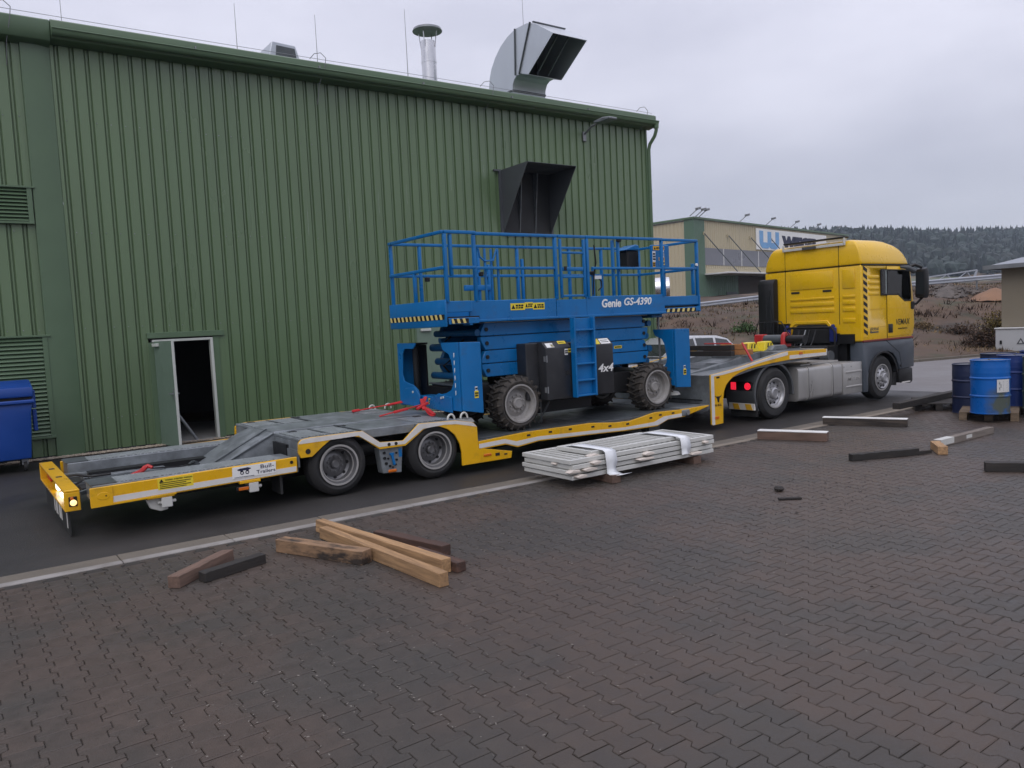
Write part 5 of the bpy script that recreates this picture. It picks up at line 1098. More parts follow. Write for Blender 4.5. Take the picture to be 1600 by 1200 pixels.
b = MB(); RW = [(2.872, 15.50, 17.385, 0, 0), (3.0, 15.498, 17.32, .008, .02), (3.12, 15.497, 17.22, .03, .06), (3.22, 15.50, 17.09, .06, .11), (3.30, 15.505, 16.93, .10, .16), (3.36, 15.52, 16.70, .15, .22), (3.40, 15.56, 16.40, .22, .30), (3.415, 15.64, 16.05, .32, .42)]
V = []
for z, xa, xb, ia, ib in RW: V += [(xa, CY0+.02+ia, z), (xb, CY0+.02+ia, z), (xb, CY1-.02-ib, z), (xa, CY1-.02-ib, z)]
n = len(RW); b.add(V, [(0, 1, 2, 3), tuple(range(4*n-4, 4*n))]+[(4*i+k, 4*i+(k+1) % 4, 4*i+4+(k+1) % 4, 4*i+4+k) for i in range(n-1) for k in range(4)])
kp(b, 'roof_cap', 'cab_yellow', cab, bevel=.04, seg=3, ang=50)
b = MB(); b.box(15.52, 17.40, CY0+.004, CY0+.03, 2.855, 2.885); b.box(15.494, 15.51, CY0+.06, CY1-.06, 2.872, 2.884); kp(b, 'roof_seam', 'black', cab, smooth=False)
b = MB(); b.box(15.492, 15.51, 9.618, 9.626, 1.65, 3.33); b.box(15.492, 15.51, 10.93, 10.937, 1.72, 3.3); kp(b, 'panel_seam', 'black', cab, smooth=False)
# rear wall pressings
def press(y0, y1, z0, z1, d=.018):
    b = MB(); b.box(15.495-d, 15.505, y0, y1, z0, z1); kp(b, 'rear_pressing', 'cab_yellow', cab, bevel=.012, seg=2)
for y0, y1, z0, z1 in ((9.74, 10.82, 2.20, 2.25), (9.74, 10.82, 2.06, 2.15), (9.74, 10.82, 1.92, 2.01), (9.26, 9.54, 2.20, 2.26), (9.26, 9.54, 2.06, 2.15), (9.26, 9.54, 1.92, 2.01), (9.26, 9.54, 1.68, 1.78), (9.76, 10.80, 2.44, 2.80), (9.26, 9.54, 2.40, 2.80)): press(y0, y1, z0, z1, .014)
b = MB(); b.box(15.485, 15.505, 10.58, 10.79, 2.355, 2.40); b.box(15.485, 15.505, 9.80, 10.01, 2.355, 2.40); kp(b, 'rear_vent', 'dark', cab, bevel=.008)
# rear arch opening (engine tunnel) and lower edge
b = MB(); b.prism([(9.84, 1.26), (9.84, 1.56), (9.92, 1.66), (10.62, 1.66), (10.75, 1.58), (10.82, 1.26)], 'x', 15.485, 15.506); kp(b, 'engine_tunnel', 'dark', cab, smooth=False)
b = MB(); b.prism([(9.76, 1.45), (9.80, 1.62), (9.90, 1.745), (10.72, 1.745), (10.84, 1.64), (10.86, 1.45), (10.82, 1.45), (10.79, 1.60), (10.68, 1.68), (9.94, 1.68), (9.86, 1.60), (9.83, 1.45)], 'x', 15.47, 15.503); kp(b, 'tunnel_rim', 'cab_yellow', cab, bevel=.008)
b = MB(); b.box(15.47, 15.506, 9.62, 9.84, 1.20, 1.46); b.box(15.47, 15.506, 10.83, 11.5, 1.15, 1.70); b.box(15.47, 15.506, 9.28, 9.62, 1.24, 1.44); kp(b, 'underside_panel', 'black', cab, smooth=False)
for y in (9.74, 10.86):
    b = MB(); b.box(15.40, 15.46, y-.08, y+.08, 1.28, 1.60); b.cyl((15.43, y, 1.58), (15.43, y, 1.66), .04, 12); kp(b, 'cab_damper', 'bluepad', bevel=.02)
# air intake tower
b = MB(); b.prism([(15.30, .95), (15.30, 2.60), (15.38, 2.72), (15.49, 2.72), (15.49, .95)], 'y', 11.12, 11.54); it = kp(b, 'air_intake', 'black', bevel=.03, seg=2)
b = MB()
for k in range(4): b.prism([(11.18+.03*k, 1.5), (11.18+.03*k, 2.45-.12*k), (11.2+.03*k, 2.5-.12*k), (11.22+.03*k, 2.45-.12*k), (11.22+.03*k, 1.5)], 'x', 15.285, 15.30)
kp(b, 'intake_rib', 'box_black', it)
# rear roof bar and light
b = MB(); b.bar((15.47, 9.45, 3.33), (15.47, 10.97, 3.33), .03, .055); b.bar((15.47, 9.47, 3.33), (15.47, 9.47, 3.46), .03, .05); b.bar((15.47, 10.95, 3.33), (15.47, 10.95, 3.44), .03, .05); rbar = kp(b, 'roof_bar', 'fence', bevel=.006)
b = MB(); b.box(15.46, 15.62, 9.45, 10.95, 3.455, 3.49); kp(b, 'roof_spoiler', 'black', rbar, bevel=.01)
b = MB(); b.box(15.43, 15.455, 10.12, 10.46, 3.295, 3.36); kp(b, 'light_bar', 'plastic', rbar, bevel=.008)
# side: pressed panel ribs, door, window
for k, z in enumerate((2.62, 2.50, 2.38, 2.27)):
    b = MB(); b.box(15.76, 16.17, CY0+.008, CY0+.03, z-.035, z+.035); kp(b, 'side_rib', 'cab_yellow', cab, bevel=.009, seg=2)
b = MB(); b.box(15.75, 16.40, CY0+.014, CY0+.03, 1.94, 1.95); b.box(15.75, 16.40, CY0+.014, CY0+.03, 1.56, 1.57); b.box(16.50, 17.5, CY0+.0, CY0+.01, 1.945, 1.953); kp(b, 'side_crease', 'cab_yellow', cab, bevel=.003)
b = MB(); b.prism([(16.47, 1.335), (17.50, 1.345), (17.56, 1.55), (17.555, 1.95), (17.50, 2.36), (17.41, 2.74), (17.38, 2.83), (16.465, 2.83)], 'y', CY0+.004, CY0+.03); dr = kp(b, 'cab_door', 'cab_yellow', bevel=.006, seg=2); cut(dr, c1)
b = MB(); b.prism([(16.212, 2.225), (16.90, 2.215), (17.16, 2.075), (17.455, 2.075), (17.43, 2.45), (17.385, 2.765), (16.235, 2.78), (16.212, 2.75)], 'y', CY0-.001, CY0+.02); wr = kp(b, 'window_rubber', 'black', dr, bevel=.006); cut(wr, c1)
b = MB(); b.prism([(16.25, 2.255), (16.43, 2.252), (16.43, 2.75), (16.25, 2.75)], 'y', CY0-.004, CY0+.002); b.prism([(16.47, 2.25), (16.91, 2.245), (17.17, 2.105), (17.42, 2.105), (17.40, 2.45), (17.365, 2.735), (16.47, 2.745)], 'y', CY0-.004, CY0+.002); kp(b, 'window_glass', 'clear_glass', dr, smooth=False)
b = MB(); b.box(16.44, 16.465, CY0-.003, CY0+.01, 2.25, 2.75); kp(b, 'window_bar', 'black', dr, smooth=False)
b = MB(); b.prism([(16.25, 2.25), (16.91, 2.242), (17.17, 2.102), (17.42, 2.102), (17.365, 2.74), (16.25, 2.75)], 'y', CY1-.03, CY1-.026); kp(b, 'window_glass', 'clear_glass', cab, smooth=False)
b = MB(); b.box(16.455, 16.463, CY0+.012, CY0+.025, 1.30, 2.84); kp(b, 'door_gap', 'black', cab, smooth=False)
b = MB(); b.box(16.48, 16.66, CY0-.006, CY0+.01, 1.415, 1.605); kp(b, 'door_handle', 'black', dr, bevel=.025, seg=2)
text('door_letters', 'VEMAX', 16.80, 17.37, 1.575, 1.70, CY0+.003, 'black', dr, shear=.2, bold=.006)
text('door_letters', 'maschinen', 16.88, 17.26, 1.475, 1.52, CY0+.003, 'black', dr)
text('side_letters', 'global', 15.80, 16.12, 1.465, 1.57, CY0+.019, 'plastic', cab)
b = MB(); b.box(15.80, 16.12, CY0+.014, CY0+.02, 1.44, 1.47); kp(b, 'side_letters_rule', 'plastic', cab, smooth=False)
# hazard stripe down the cab corner
hs = MB(); hs.box(15.545, 15.70, CY0+.012, CY0+.022, 1.36, 2.82); hz = kp(hs, 'hazard_stripe', 'cab_yellow', cab, smooth=False)
for k in range(10):
    z = 1.40+k*.145; b = MB(); b.prism([(15.55, z+.065), (15.55, z+.14), (15.695, z+.075), (15.695, z)] , 'y', CY0+.008, CY0+.0125); kp(b, 'black_bar', 'black', hz, smooth=False)
b = MB(); b.box(15.52, 17.52, CY0+.0, CY0+.04, 1.262, 1.30); kp(b, 'red_sill', 'darkred', cab, bevel=.006)
b = MB(); b.prism([(17.42, 2.80), (17.50, 2.86), (17.78, 2.72), (17.80, 2.68), (17.50, 2.74)], 'y', CY0+.1, CY1-.1); kp(b, 'sun_visor', 'glass', cab, bevel=.01)
b = MB(); b.prism([(17.59, 1.98), (17.60, 1.98), (17.50, 2.70), (17.49, 2.70)], 'y', CY0+.12, CY1-.12); kp(b, 'windscreen', 'clear_glass', cab, smooth=False)
b = MB(); b.prism([(17.50, 1.28), (17.64, 1.30), (17.66, 1.72), (17.55, 1.74)], 'y', CY0+.08, CY1-.08); kp(b, 'front_grille', 'black', cab, bevel=.02)
# mirrors
for s in (-1, 1):
    y = CY0-.16 if s < 0 else CY1+.16; ye = CY0+.05 if s < 0 else CY1-.05
    b = MB(); b.prism([(17.50, 2.15), (17.64, 2.12), (17.70, 2.20), (17.70, 2.72), (17.64, 2.80), (17.52, 2.76)], 'y', y-.11, y+.11); mi = kp(b, 'wing_mirror', 'black', bevel=.03, seg=2)
    b = MB(); b.tube([(17.42, ye, 2.82), (17.5, (y+ye)/2, 2.87), (17.60, y, 2.80)], [.04, .035, .03], 8); b.tube([(17.50, ye, 1.98), (17.56, (y+ye)/2, 2.02), (17.60, y, 2.14)], .025, 8); kp(b, 'mirror_arm', 'black', mi)
    b = MB(); b.box(17.492, 17.499, y-.085, y+.085, 2.22, 2.70); kp(b, 'mirror_glass', 'glass', mi, smooth=False)
    b = MB(); b.tube([(17.0, ye-s*-.04, 2.83), (17.12, y+(.06 if s < 0 else -.06), 2.80), (17.28, y, 2.72)], [.02, .05, .06], 8); kp(b, 'kerb_mirror', 'plastic', mi)
    b = MB(); b.box(17.40, 17.52, min(ye, y)+.06*(s < 0), max(ye, y)-.0, 1.90, 2.06) if False else b.box(17.42, 17.54, CY0-.03 if s < 0 else CY1-.02, CY0+.02 if s < 0 else CY1+.03, 1.90, 2.07); kp(b, 'mirror_foot', 'black', mi, bevel=.02)
# skirts, steps, front wheel arch
SK = [(15.53, 1.262), (17.50, 1.262), (17.57, 1.20), (17.59, 1.05), (17.57, .62), (16.97, .60), (16.92, .72), (16.84, .85), (16.70, .965), (16.5, 1.02), (16.26, 1.025), (16.05, .97), (15.88, .86), (15.76, .70), (15.715, .50), (15.71, .205), (15.54, .215)]
for y0, y1 in ((CY0+.02, CY0+.32), (CY1-.32, CY1-.02)):
    b = MB(); b.prism(SK, 'y', y0, y1); sk = kp(b, 'step_skirt', 'skirt', bevel=.02, seg=2)
    ys = y0 if y0 < 10 else y1
    b = MB(); d = -.006 if y0 < 10 else .006
    b.bar((16.42, ys+d*.3, 1.26), (16.95, ys+d*.3, .97), .008, .006, (0, 1, 0)); b.bar((16.95, ys+d*.3, .97), (17.05, ys+d*.3, .62), .008, .006, (0, 1, 0)); kp(b, 'skirt_seam', 'black', sk, smooth=False)
    arc = [(16.28+.585*math.cos(t), .475+.565*math.sin(t)) for t in [R(a) for a in range(8, 176, 12)]]
    arc2 = [(16.28+.54*math.cos(t), .475+.52*math.sin(t)) for t in [R(a) for a in range(8, 176, 12)]]
    b = MB(); b.prism(arc+arc2[::-1], 'y', (ys-.02) if y0 < 10 else ys-.1, (ys+.1) if y0 < 10 else ys+.02); kp(b, 'arch_lip', 'black', sk, bevel=.008)
b = MB(); b.prism([(17.0, .62), (17.57, .60), (17.58, .30), (17.5, .25), (16.98, .30)], 'y', CY0+.05, CY1-.05); kp(b, 'front_bumper', 'black', bevel=.03, seg=2)
b = MB(); b.prism([(16.78, .26), (16.97, .24), (16.97, .64), (16.86, .64), (16.84, .45)], 'y', CY0+.1, CY0+.4); b.cyl((16.99, CY0+.0, .68), (16.99, CY0+.06, .68), .03, 10); kp(b, 'entry_step', 'black', bevel=.01)
b = MB(); b.box(17.1, 17.45, CY0+.045, CY0+.06, .28, .31); kp(b, 'step_edge', 'stripe')
# chassis, fuel tank, tool box
b = MB(); b.box(11.9, 17.3, 9.85, 10.0, .55, .85); b.box(11.9, 17.3, 10.6, 10.75, .55, .85); b.box(12.3, 12.75, 9.5, 11.1, .35, .62); b.box(16.1, 16.5, 9.5, 11.1, .30, .55); b.box(15.55, 17.4, 9.5, 11.1, .6, 1.27); b.box(13.2, 15.5, 9.7, 10.9, .55, .75); kp(b, 'chassis', 'black')
b = MB(); b.box(11.95, 13.3, 9.6, 11.0, .86, .98); kp(b, 'coupling_plate', 'galv_dark', bevel=.02)
def tankp(x0, x1, y0, y1, z0, z1, r=.09):
    P = []
    for cy, cz, a0 in ((y0+r, z0+r, 180), (y1-r, z0+r, 270), (y1-r, z1-r, 0), (y0+r, z1-r, 90)):
        for k in range(5): a = R(a0+k*22.5); P.append((cy+r*math.cos(a), cz+r*math.sin(a)))
    b = MB(); b.prism(P, 'x', x0, x1); return b, P
b, P = tankp(13.30, 14.78, 9.14, 9.72, .225, .895); tank = kp(b, 'fuel_tank', 'alu', bevel=.02, seg=2)
b, P = tankp(13.30, 14.78, 10.88, 11.46, .225, .895); kp(b, 'fuel_tank', 'alu', bevel=.02, seg=2)
for x in (13.62, 14.44):
    b = MB(); y0, y1, z0, z1, r = 9.128, 9.732, .213, .907, .10; Q = []
    for cy, cz, a0 in ((y0+r, z0+r, 180), (y1-r, z0+r, 270), (y1-r, z1-r, 0), (y0+r, z1-r, 90)):
        for k in range(5): a = R(a0+k*22.5); Q.append((cy+r*math.cos(a), cz+r*math.sin(a)))
    b.prism(Q, 'x', x-.03, x+.03); kp(b, 'tank_strap', 'alu', tank, bevel=.006)
    b = MB(); Q2 = [(cy, cz) for cy, cz in Q]; b.prism([(9.43+(p[0]-9.43)*1.006, .56+(p[1]-.56)*1.006) for p in Q], 'x', x-.012, x+.002); kp(b, 'strap_rubber', 'black', tank)
b = MB(); b.cyl((13.95, 9.35, .89), (13.95, 9.33, .93), .05, 14); kp(b, 'filler_cap', 'black', tank)
b = MB(); b.box(14.83, 15.53, 9.15, 9.7, .225, .87); tbx = kp(b, 'tool_box', 'alu', bevel=.02, seg=2)
b = MB(); b.box(14.92, 15.50, 9.135, 9.16, .66, .70); b.box(14.92, 15.50, 9.135, 9.16, .36, .395); kp(b, 'box_bead', 'alu', tbx, bevel=.008)
text('embossed_letters', 'MAN', 14.98, 15.44, .50, .585, 9.1505, 'alu', tbx, bold=.02, depth=.006, space=1.2)
b = MB()
for x in (14.86, 15.12, 15.5): b.cyl((x, 9.143, .79), (x, 9.152, .79), .012, 8)
kp(b, 'rivet', 'steel', tbx)
b = MB(); b.prism([(13.6, .93), (14.9, .935), (14.9, .90), (13.6, .90)], 'y', 9.3, 10.5); kp(b, 'catwalk', 'alu', bevel=.005)
# hoses, battery box, rear frame behind the cab
b = MB(); b.box(14.95, 15.4, 9.6, 10.4, .9, 1.22); b.box(14.6, 15.3, 10.5, 11.4, .8, 1.3); kp(b, 'battery_box', 'black', bevel=.02)
b = MB(); b.tube([(15.3, 9.62, .95), (15.3, 9.62, 1.5), (15.3, 9.70, 1.6), (15.3, 10.75, 1.6), (15.3, 10.85, 1.5), (15.3, 10.85, .95)], .025, 8); b.tube([(15.2, 10.95, 1.3), (15.2, 10.95, 1.72), (15.2, 11.0, 1.78), (15.2, 11.3, 1.78), (15.2, 11.35, 1.3)], .014, 6); kp(b, 'cab_frame', 'black')
for k, (y, c) in enumerate(((10.45, 'black'), (10.3, 'steel'), (10.2, 'black'), (10.05, 'black'))):
    b = MB(); b.tube([(15.28, y, 1.55), (15.15, y-.02, 1.35), (14.9, y-.04, 1.05), (14.6, y-.03, 1.15), (14.3, y-.02, 1.28)], .016, 6); kp(b, 'air_hose', c)
b = MB(); b.cyl((15.05, 9.55, 1.0), (15.05, 9.75, 1.0), .12, 16); kp(b, 'air_filter', 'plastic'); b = MB(); b.cyl((14.15, 9.95, 1.24), (14.15, 9.95, 1.42), .01, 6); b.cyl((14.05, 10.25, 1.24), (14.05, 10.25, 1.4), .03, 8); kp(b, 'valve_stub', 'steel')
# wheels, mudguards
wheel_parts(tk, 'wheel', (12.53, CY0+.02, .475), .475, .30, .278, .07, .105, 10, 'rim_bright')
wheel_parts(tk, 'wheel', (12.53, CY0+.36, .475), .475, .30, .278, .07, .105, 10)
wheel_parts(tk, 'wheel', (12.53, CY1-.02, .475), .475, .30, .278, .07, .105, 10, 'rim_bright', s=1)
wheel_parts(tk, 'wheel', (16.28, CY0+.05, .475), .475, .30, .278, -.0, .095, 10, 'rim_bright')
wheel_parts(tk, 'wheel', (16.28, CY1-.05, .475), .475, .30, .278, -.0, .095, 10, 'rim_bright', s=1)
for y0, y1 in ((CY0+.02, CY0+.68), (CY1-.68, CY1-.02)):
    A = [(12.53+.60*math.cos(t), .475+.575*math.sin(t)) for t in [R(a) for a in range(-8, 214, 10)]]
    B = [(12.53+.55*math.cos(t), .475+.525*math.sin(t)) for t in [R(a) for a in range(-8, 214, 10)]]
    b = MB(); b.prism(A+B[::-1], 'y', y0, y1); kp(b, 'mudguard', 'plastic', bevel=.012)
# rear lamps
RXL = 11.97
b = MB(); b.box(RXL+.03, RXL+.08, 9.75, 11.0, .42, .95); kp(b, 'rear_crossmember', 'black', bevel=.01)
b = MB(); b.box(RXL-.04, RXL+.03, 9.18, 9.68, .56, .73); tl = kp(b, 'tail_lamp', 'black', bevel=.01)
b = MB(); b.box(RXL-.05, RXL-.041, 9.53, 9.65, .575, .715); kp(b, 'lit_lens', 'lamp_red', tl, bevel=.004)
b = MB(); b.cyl((RXL-.055, 9.27, .645), (RXL-.041, 9.27, .645), .066, 16); kp(b, 'lit_lens', 'lamp_red', tl)
b = MB(); b.box(RXL-.03, RXL+.01, 9.14, 9.72, .20, .325); rp_ = kp(b, 'reflector_board', 'stripe', bevel=.006)
for y in (9.18, 9.46):
    b = MB(); b.prism([(y, .21), (y+.13, .21), (y+.17, .317), (y+.04, .317)], 'x', RXL-.038, RXL-.0305); kp(b, 'amber_bar', 'label_o', rp_, smooth=False)
b = MB(); b.box(RXL+.03, RXL+.05, 9.12, 9.72, .08, .56); kp(b, 'mud_flap', 'rubber')

# ------------------------------------------------------------------ timbers on the paving
GL = 'loose timbers left of the fence panels'; GR = 'loose timbers right of the fence panels'
random.seed(21)
beam('timber', 'short pinkish brown timber lying nearest the left edge', 'timber', (1.35, 6.74, 0), (1.93, 7.24, 0), .105, .10, 'wood_m', GL)
beam('timber', 'short black tarred timber beside the pinkish brown one', 'timber', (1.57, 6.74, 0), (2.14, 6.93, 0), .10, .085, 'wood_d', GL)
beam('timber', 'thick yellowish timber smudged with black, butting against the long pale one', 'timber', (2.40, 7.20, 0), (2.81, 6.22, 0), .13, .12, 'wood_s', GL)
beam('timber', 'long pale fresh sawn timber whose end lies nearest the camera', 'timber', (2.875, 7.33, 0), (2.99, 5.22, 0), .088, .112, 'wood_l', GL)
beam('timber', 'slightly longer pale sawn timber lying behind the other pale one', 'timber', (2.95, 7.62, 0), (3.18, 5.5, 0), .09, .12, 'wood_l', GL)
beam('timber', 'dark red splintered timber behind the pale pair', 'timber', (3.22, 6.85, 0), (3.43, 5.92, 0), .11, .10, 'wood_r', GL)
beam('timber', 'dark brown timber poking out behind the pale pair', 'timber', (3.22, 6.1, 0), (3.285, 5.44, 0), .10, .085, 'wood_r', GL)
def coated(label, p, q, w, h, mat):
    o = beam('timber', label, 'timber', p, q, w, h, mat, GR)
    Ln = (Vector(q)-Vector(p)).length; b = MB(); n = 9
    pts = [(-Ln/2+Ln*i/(n-1), -w/2-random.uniform(-.01, .01)) for i in range(n)]+[(Ln/2-Ln*i/(n-1), w/2+random.uniform(-.01, .012)) for i in range(n)]
    b.prism(pts, 'z', h-.001, h+.014); c = b.build('white_coating', 'white', None, bevel=.003, loc=(0, 0, 0)); c.parent = o
coated('brown timber with a white coated top lying across the worn line', (10.36, 7.86, 0), (10.74, 6.90, 0), .15, .13, 'wood_m')
coated('dark timber with a white coated top lying near the lorry fuel tank', (12.30, 7.98, 0), (12.76, 6.74, 0), .14, .12, 'wood_k')
o = beam('timber', 'black timber with one splintered end lying alone on the paving', 'timber', (9.50, 5.78, 0), (10.42, 5.38, 0), .10, .09, 'wood_d', GR)
b = MB(); b.prism([(.45, -.05), (.70, -.035), (.58, -.012), (.46, .0)], 'z', .005, .05); c = b.build('splinter', 'wood_d', None, loc=(0, 0, 0)); c.parent = o
beam('timber', 'short fresh brown block at the end of the weathered plank', 'timber', (10.60, 5.13, 0), (10.98, 5.42, 0), .12, .11, 'wood_l', GR)
o = beam('timber', 'grey weathered timber with white paint marks, touching a short fresh block', 'timber', (11.10, 5.46, 0), (12.75, 5.47, 0), .10, .10, 'wood_g', GR)
b = MB(); b.box(-.80, -.42, -.052, .052, .02, .102); b.box(-.05, .12, -.0525, -.03, .03, .08); q = b.build('paint_mark', 'fence', None, loc=(0, 0, 0), smooth=False)
for c in [k for k in COL.objects if k.name.startswith('paint_mark')]: c.parent = o
beam('timber', 'black timber cut off by the right edge of the photograph', 'timber', (9.85, 4.29, 0), (10.55, 3.25, 0), .12, .11, 'wood_d', GR)
beam('timber', 'long black beam lying across the dark pallet beside the drums', 'timber', (13.72, 7.45, .146), (16.3, 7.62, .146), .14, .11, 'wood_d', GR)
beam('timber', 'thin black lath lying behind the long black beam', 'timber', (14.9, 7.78, .146), (16.4, 8.0, .146), .06, .04, 'wood_d', GR)

# ------------------------------------------------------------------ stack of fence panels
fx0, fx1, fy0, fy1 = 5.95, 8.50, 7.20, 8.16
bm_bar = None
def fence_panel(label, x0, x1, y0, y1, z, yaw, nb):
    t = thing('fence_panel', label, 'fence panel', ((x0+x1)/2, (y0+y1)/2, z), 'stacked grey white fence panels', yaw)
    hw, hd = (x1-x0)/2, (y1-y0)/2; k = .05
    def lp(b, nm, **kw): o = b.build(nm, 'fence', None, loc=(0, 0, 0), **kw); o.parent = t; return o
    for y in (-hd, hd-k): b = MB(); b.box(-hw, hw, y, y+k, 0, k); lp(b, 'frame_tube', bevel=.003)
    for x in (-hw, hw-k): b = MB(); b.box(x, x+k, -hd+k+.001, hd-k-.001, 0, k); lp(b, 'frame_tube', bevel=.003)
    b = MB(); b.box(-.016, .016, -hd+k, hd-k, .012, .046); o = lp(b, 'panel_bar'); st = (2*hw-2*k)/(nb+1); o.location.x = -hw+k+st
    for i in range(1, nb): c = o.copy(); COL.objects.link(c); c.location.x = -hw+k+st*(i+1)
    return t
fence_panel('bottom grey white fence panel of the stack, resting on timbers', fx0, fx1, fy0, fy1, .102, .004, 23)
fence_panel('second grey white fence panel from the bottom of the stack', fx0-.02, fx1-.02, fy0+.01, fy1+.01, .166, -.006, 23)
fence_panel('third grey white fence panel from the bottom of the stack', fx0+.0, fx1+.01, fy0-.01, fy1-.01, .230, .008, 23)
fence_panel('uppermost full length grey white fence panel of the stack', fx0-.02, fx1-.0, fy0+.0, fy1+.0, .294, -.003, 23)
fence_panel('short narrow grey white fence panel on top of the stack', 6.33, 7.85, 7.28, 7.95, .346, .01, 13)
beam('timber', 'brown timber carrying the left half of the fence panel stack', 'timber', (6.54, 7.06, 0), (6.62, 8.3, 0), .13, .10, 'wood_m', 'timbers under the fence panels')
beam('timber', 'brown timber carrying the right half of the fence panel stack', 'timber', (8.12, 7.16, 0), (8.15, 8.3, 0), .13, .10, 'wood_m', 'timbers under the fence panels')
def foil(label, xa, ztop, zend, tail):
    t = thing('foil_strip', label, 'plastic strip', (xa, 7.2, .34), 'white plastic strips round the fence panels')
    pts = [(xa-.06, 8.0, .365), (xa-.03, 7.7, ztop+.015), (xa, 7.40, ztop+.008), (xa+.01, 7.20, ztop), (xa+.02, 7.165, ztop-.02), (xa+.03, 7.155, .25), (xa+.035, 7.165, .17), (xa+.03, 7.15, zend)]
    if tail: pts += [(xa+.06, 7.08, zend-.03), (xa+.16, 7.02, zend-.02)]
    V = []; w = .085
    for i, p in enumerate(pts):
        k = w*(1+.12*math.sin(i*1.7)); V += [(p[0]-k, p[1]+.01*math.sin(i), p[2]), (p[0], p[1]-.006, p[2]+.006), (p[0]+k, p[1]+.012*math.cos(i*2), p[2]+.004*(i % 2))]
    b = MB(); Fc = []
    for i in range(len(pts)-1):
        for j in range(2): Fc.append((i*3+j, i*3+j+1, (i+1)*3+j+1, (i+1)*3+j))
    b.add(V, Fc); o = b.build('strip', 'strapw', t, recalc=False, ang=60)
    so = o.modifiers.new('thickness', 'SOLIDIFY'); so.thickness = .004
foil('white plastic strip hanging from the left half of the panel stack', 6.52, .40, .115, True)
foil('white plastic strip hanging from the right half of the panel stack', 7.86, .40, .16, False)
random.seed(3)
t = thing('packing_foam', 'torn pale packing foam pushed between the fence panels', 'packing foam', (6.5, 7.2, .15))
for x, y, z, w in ((5.98, 7.19, .21, .10), (6.06, 7.16, .145, .09), (6.2, 7.17, .21, .12), (6.3, 7.16, .275, .08), (7.15, 7.16, .205, .16), (7.2, 7.16, .265, .10), (8.1, 7.17, .145, .12), (8.3, 7.17, .27, .05), (5.97, 7.5, .275, .06), (6.35, 7.25, .345, .10)):
    b = MB(); n = 9
    P = [(x+w*math.cos(2*math.pi*i/n)*random.uniform(.7, 1.1), z+.022*math.sin(2*math.pi*i/n)*random.uniform(.7, 1.2)) for i in range(n)]
    b.prism(P, 'y', y-.03, y+.06); b.build('foam_piece', 'foam', t, bevel=.006)

# ------------------------------------------------------------------ pallets and drums
def pallet(label, A, u, wd, dp, mat, ztop=.144):
    ux = Vector((u[0], u[1], 0)).normalized(); vx = Vector((-ux.y, ux.x, 0)); A = Vector((A[0], A[1], 0))
    t = thing('pallet', label, 'pallet', tuple(A+ux*wd/2+vx*dp/2), 'wooden pallets under the drums')
    T = Matrix(((ux.x, vx.x, 0, A.x), (ux.y, vx.y, 0, A.y), (0, 0, 1, 0), (0, 0, 0, 1)))
    for i in range(5):
        b = MB(); y = dp*i/5+.01; b.box(0, wd, y, y+dp/5-.035, .122, ztop, T); b.build('deck_board', mat, t, bevel=.003)
    for k in range(3):
        x = k*(wd-.12)/2
        b = MB(); b.box(x, x+.12, 0, dp, .10, .1215, T); b.build('stringer_board', mat, t, bevel=.003)
        b = MB(); b.box(x, x+.12, 0, dp, 0, .022, T); b.build('base_board', mat, t, bevel=.003)
        for y in (0, dp/2-.07, dp-.145):
            b = MB(); b.box(x+.001, x+.119, y+.001, y+.144, .0225, .0995, T); b.build('pallet_block', mat, t, bevel=.004)
random.seed(8)
pallet('pale wooden pallet under the bright blue drum', (13.90, 6.46), (.36, -.93), .86, 1.16, 'pallet')
pallet('black stained pallet under the long black beam', (14.70, 7.62), (.51, -.86), .80, 1.2, 'wood_d')
pallet('reddish pallet cut off by the right edge of the photograph', (14.34, 5.50), (.36, -.93), .86, 1.2, 'wood_m')
def drum(label, x, y, z, mat, grp='steel drums on pallets', lid='plastic'):
    t = thing('steel_drum', label, 'drum', (x, y, z), grp)
    Rr = .288; pr = [(.001, .02), (Rr-.01, .02), (Rr-.008, .0), (Rr+.004, .0), (Rr+.006, .015), (Rr-.002, .02)]
    for zc in (.29, .585):
        pr += [(Rr-.002, zc-.16)] if False else []
        pr += [(Rr-.002, zc-.022), (Rr+.010, zc-.008), (Rr+.010, zc+.008), (Rr-.002, zc+.022)]
    for zc in (.12, .155, .19, .69, .725, .76): pass
    pr += [(Rr-.002, .66), (Rr+.002, .675), (Rr-.002, .69), (Rr+.002, .71), (Rr-.002, .73), (Rr+.002, .75), (Rr-.002, .77), (Rr-.002, .865), (Rr+.006, .87), (Rr+.006, .885), (Rr-.006, .887), (Rr-.01, .87), (.001, .868)]
    b = MB(); b.lathe(pr, (x, y, z), 48, 'z'); d = b.build('body', mat, t, ang=40)
    b = MB(); b.lathe([(.001, .869), (Rr-.02, .869), (Rr-.02, .8715), (.001, .8715)], (x, y, z), 32, 'z'); b.build('lid', lid, t)
    b = MB(); b.cyl((x-.15, y-.08, z+.872), (x-.15, y-.08, z+.886), .035, 12); b.cyl((x+.17, y+.09, z+.872), (x+.17, y+.09, z+.884), .018, 10); b.build('bung', lid, t)
    return t, Rr
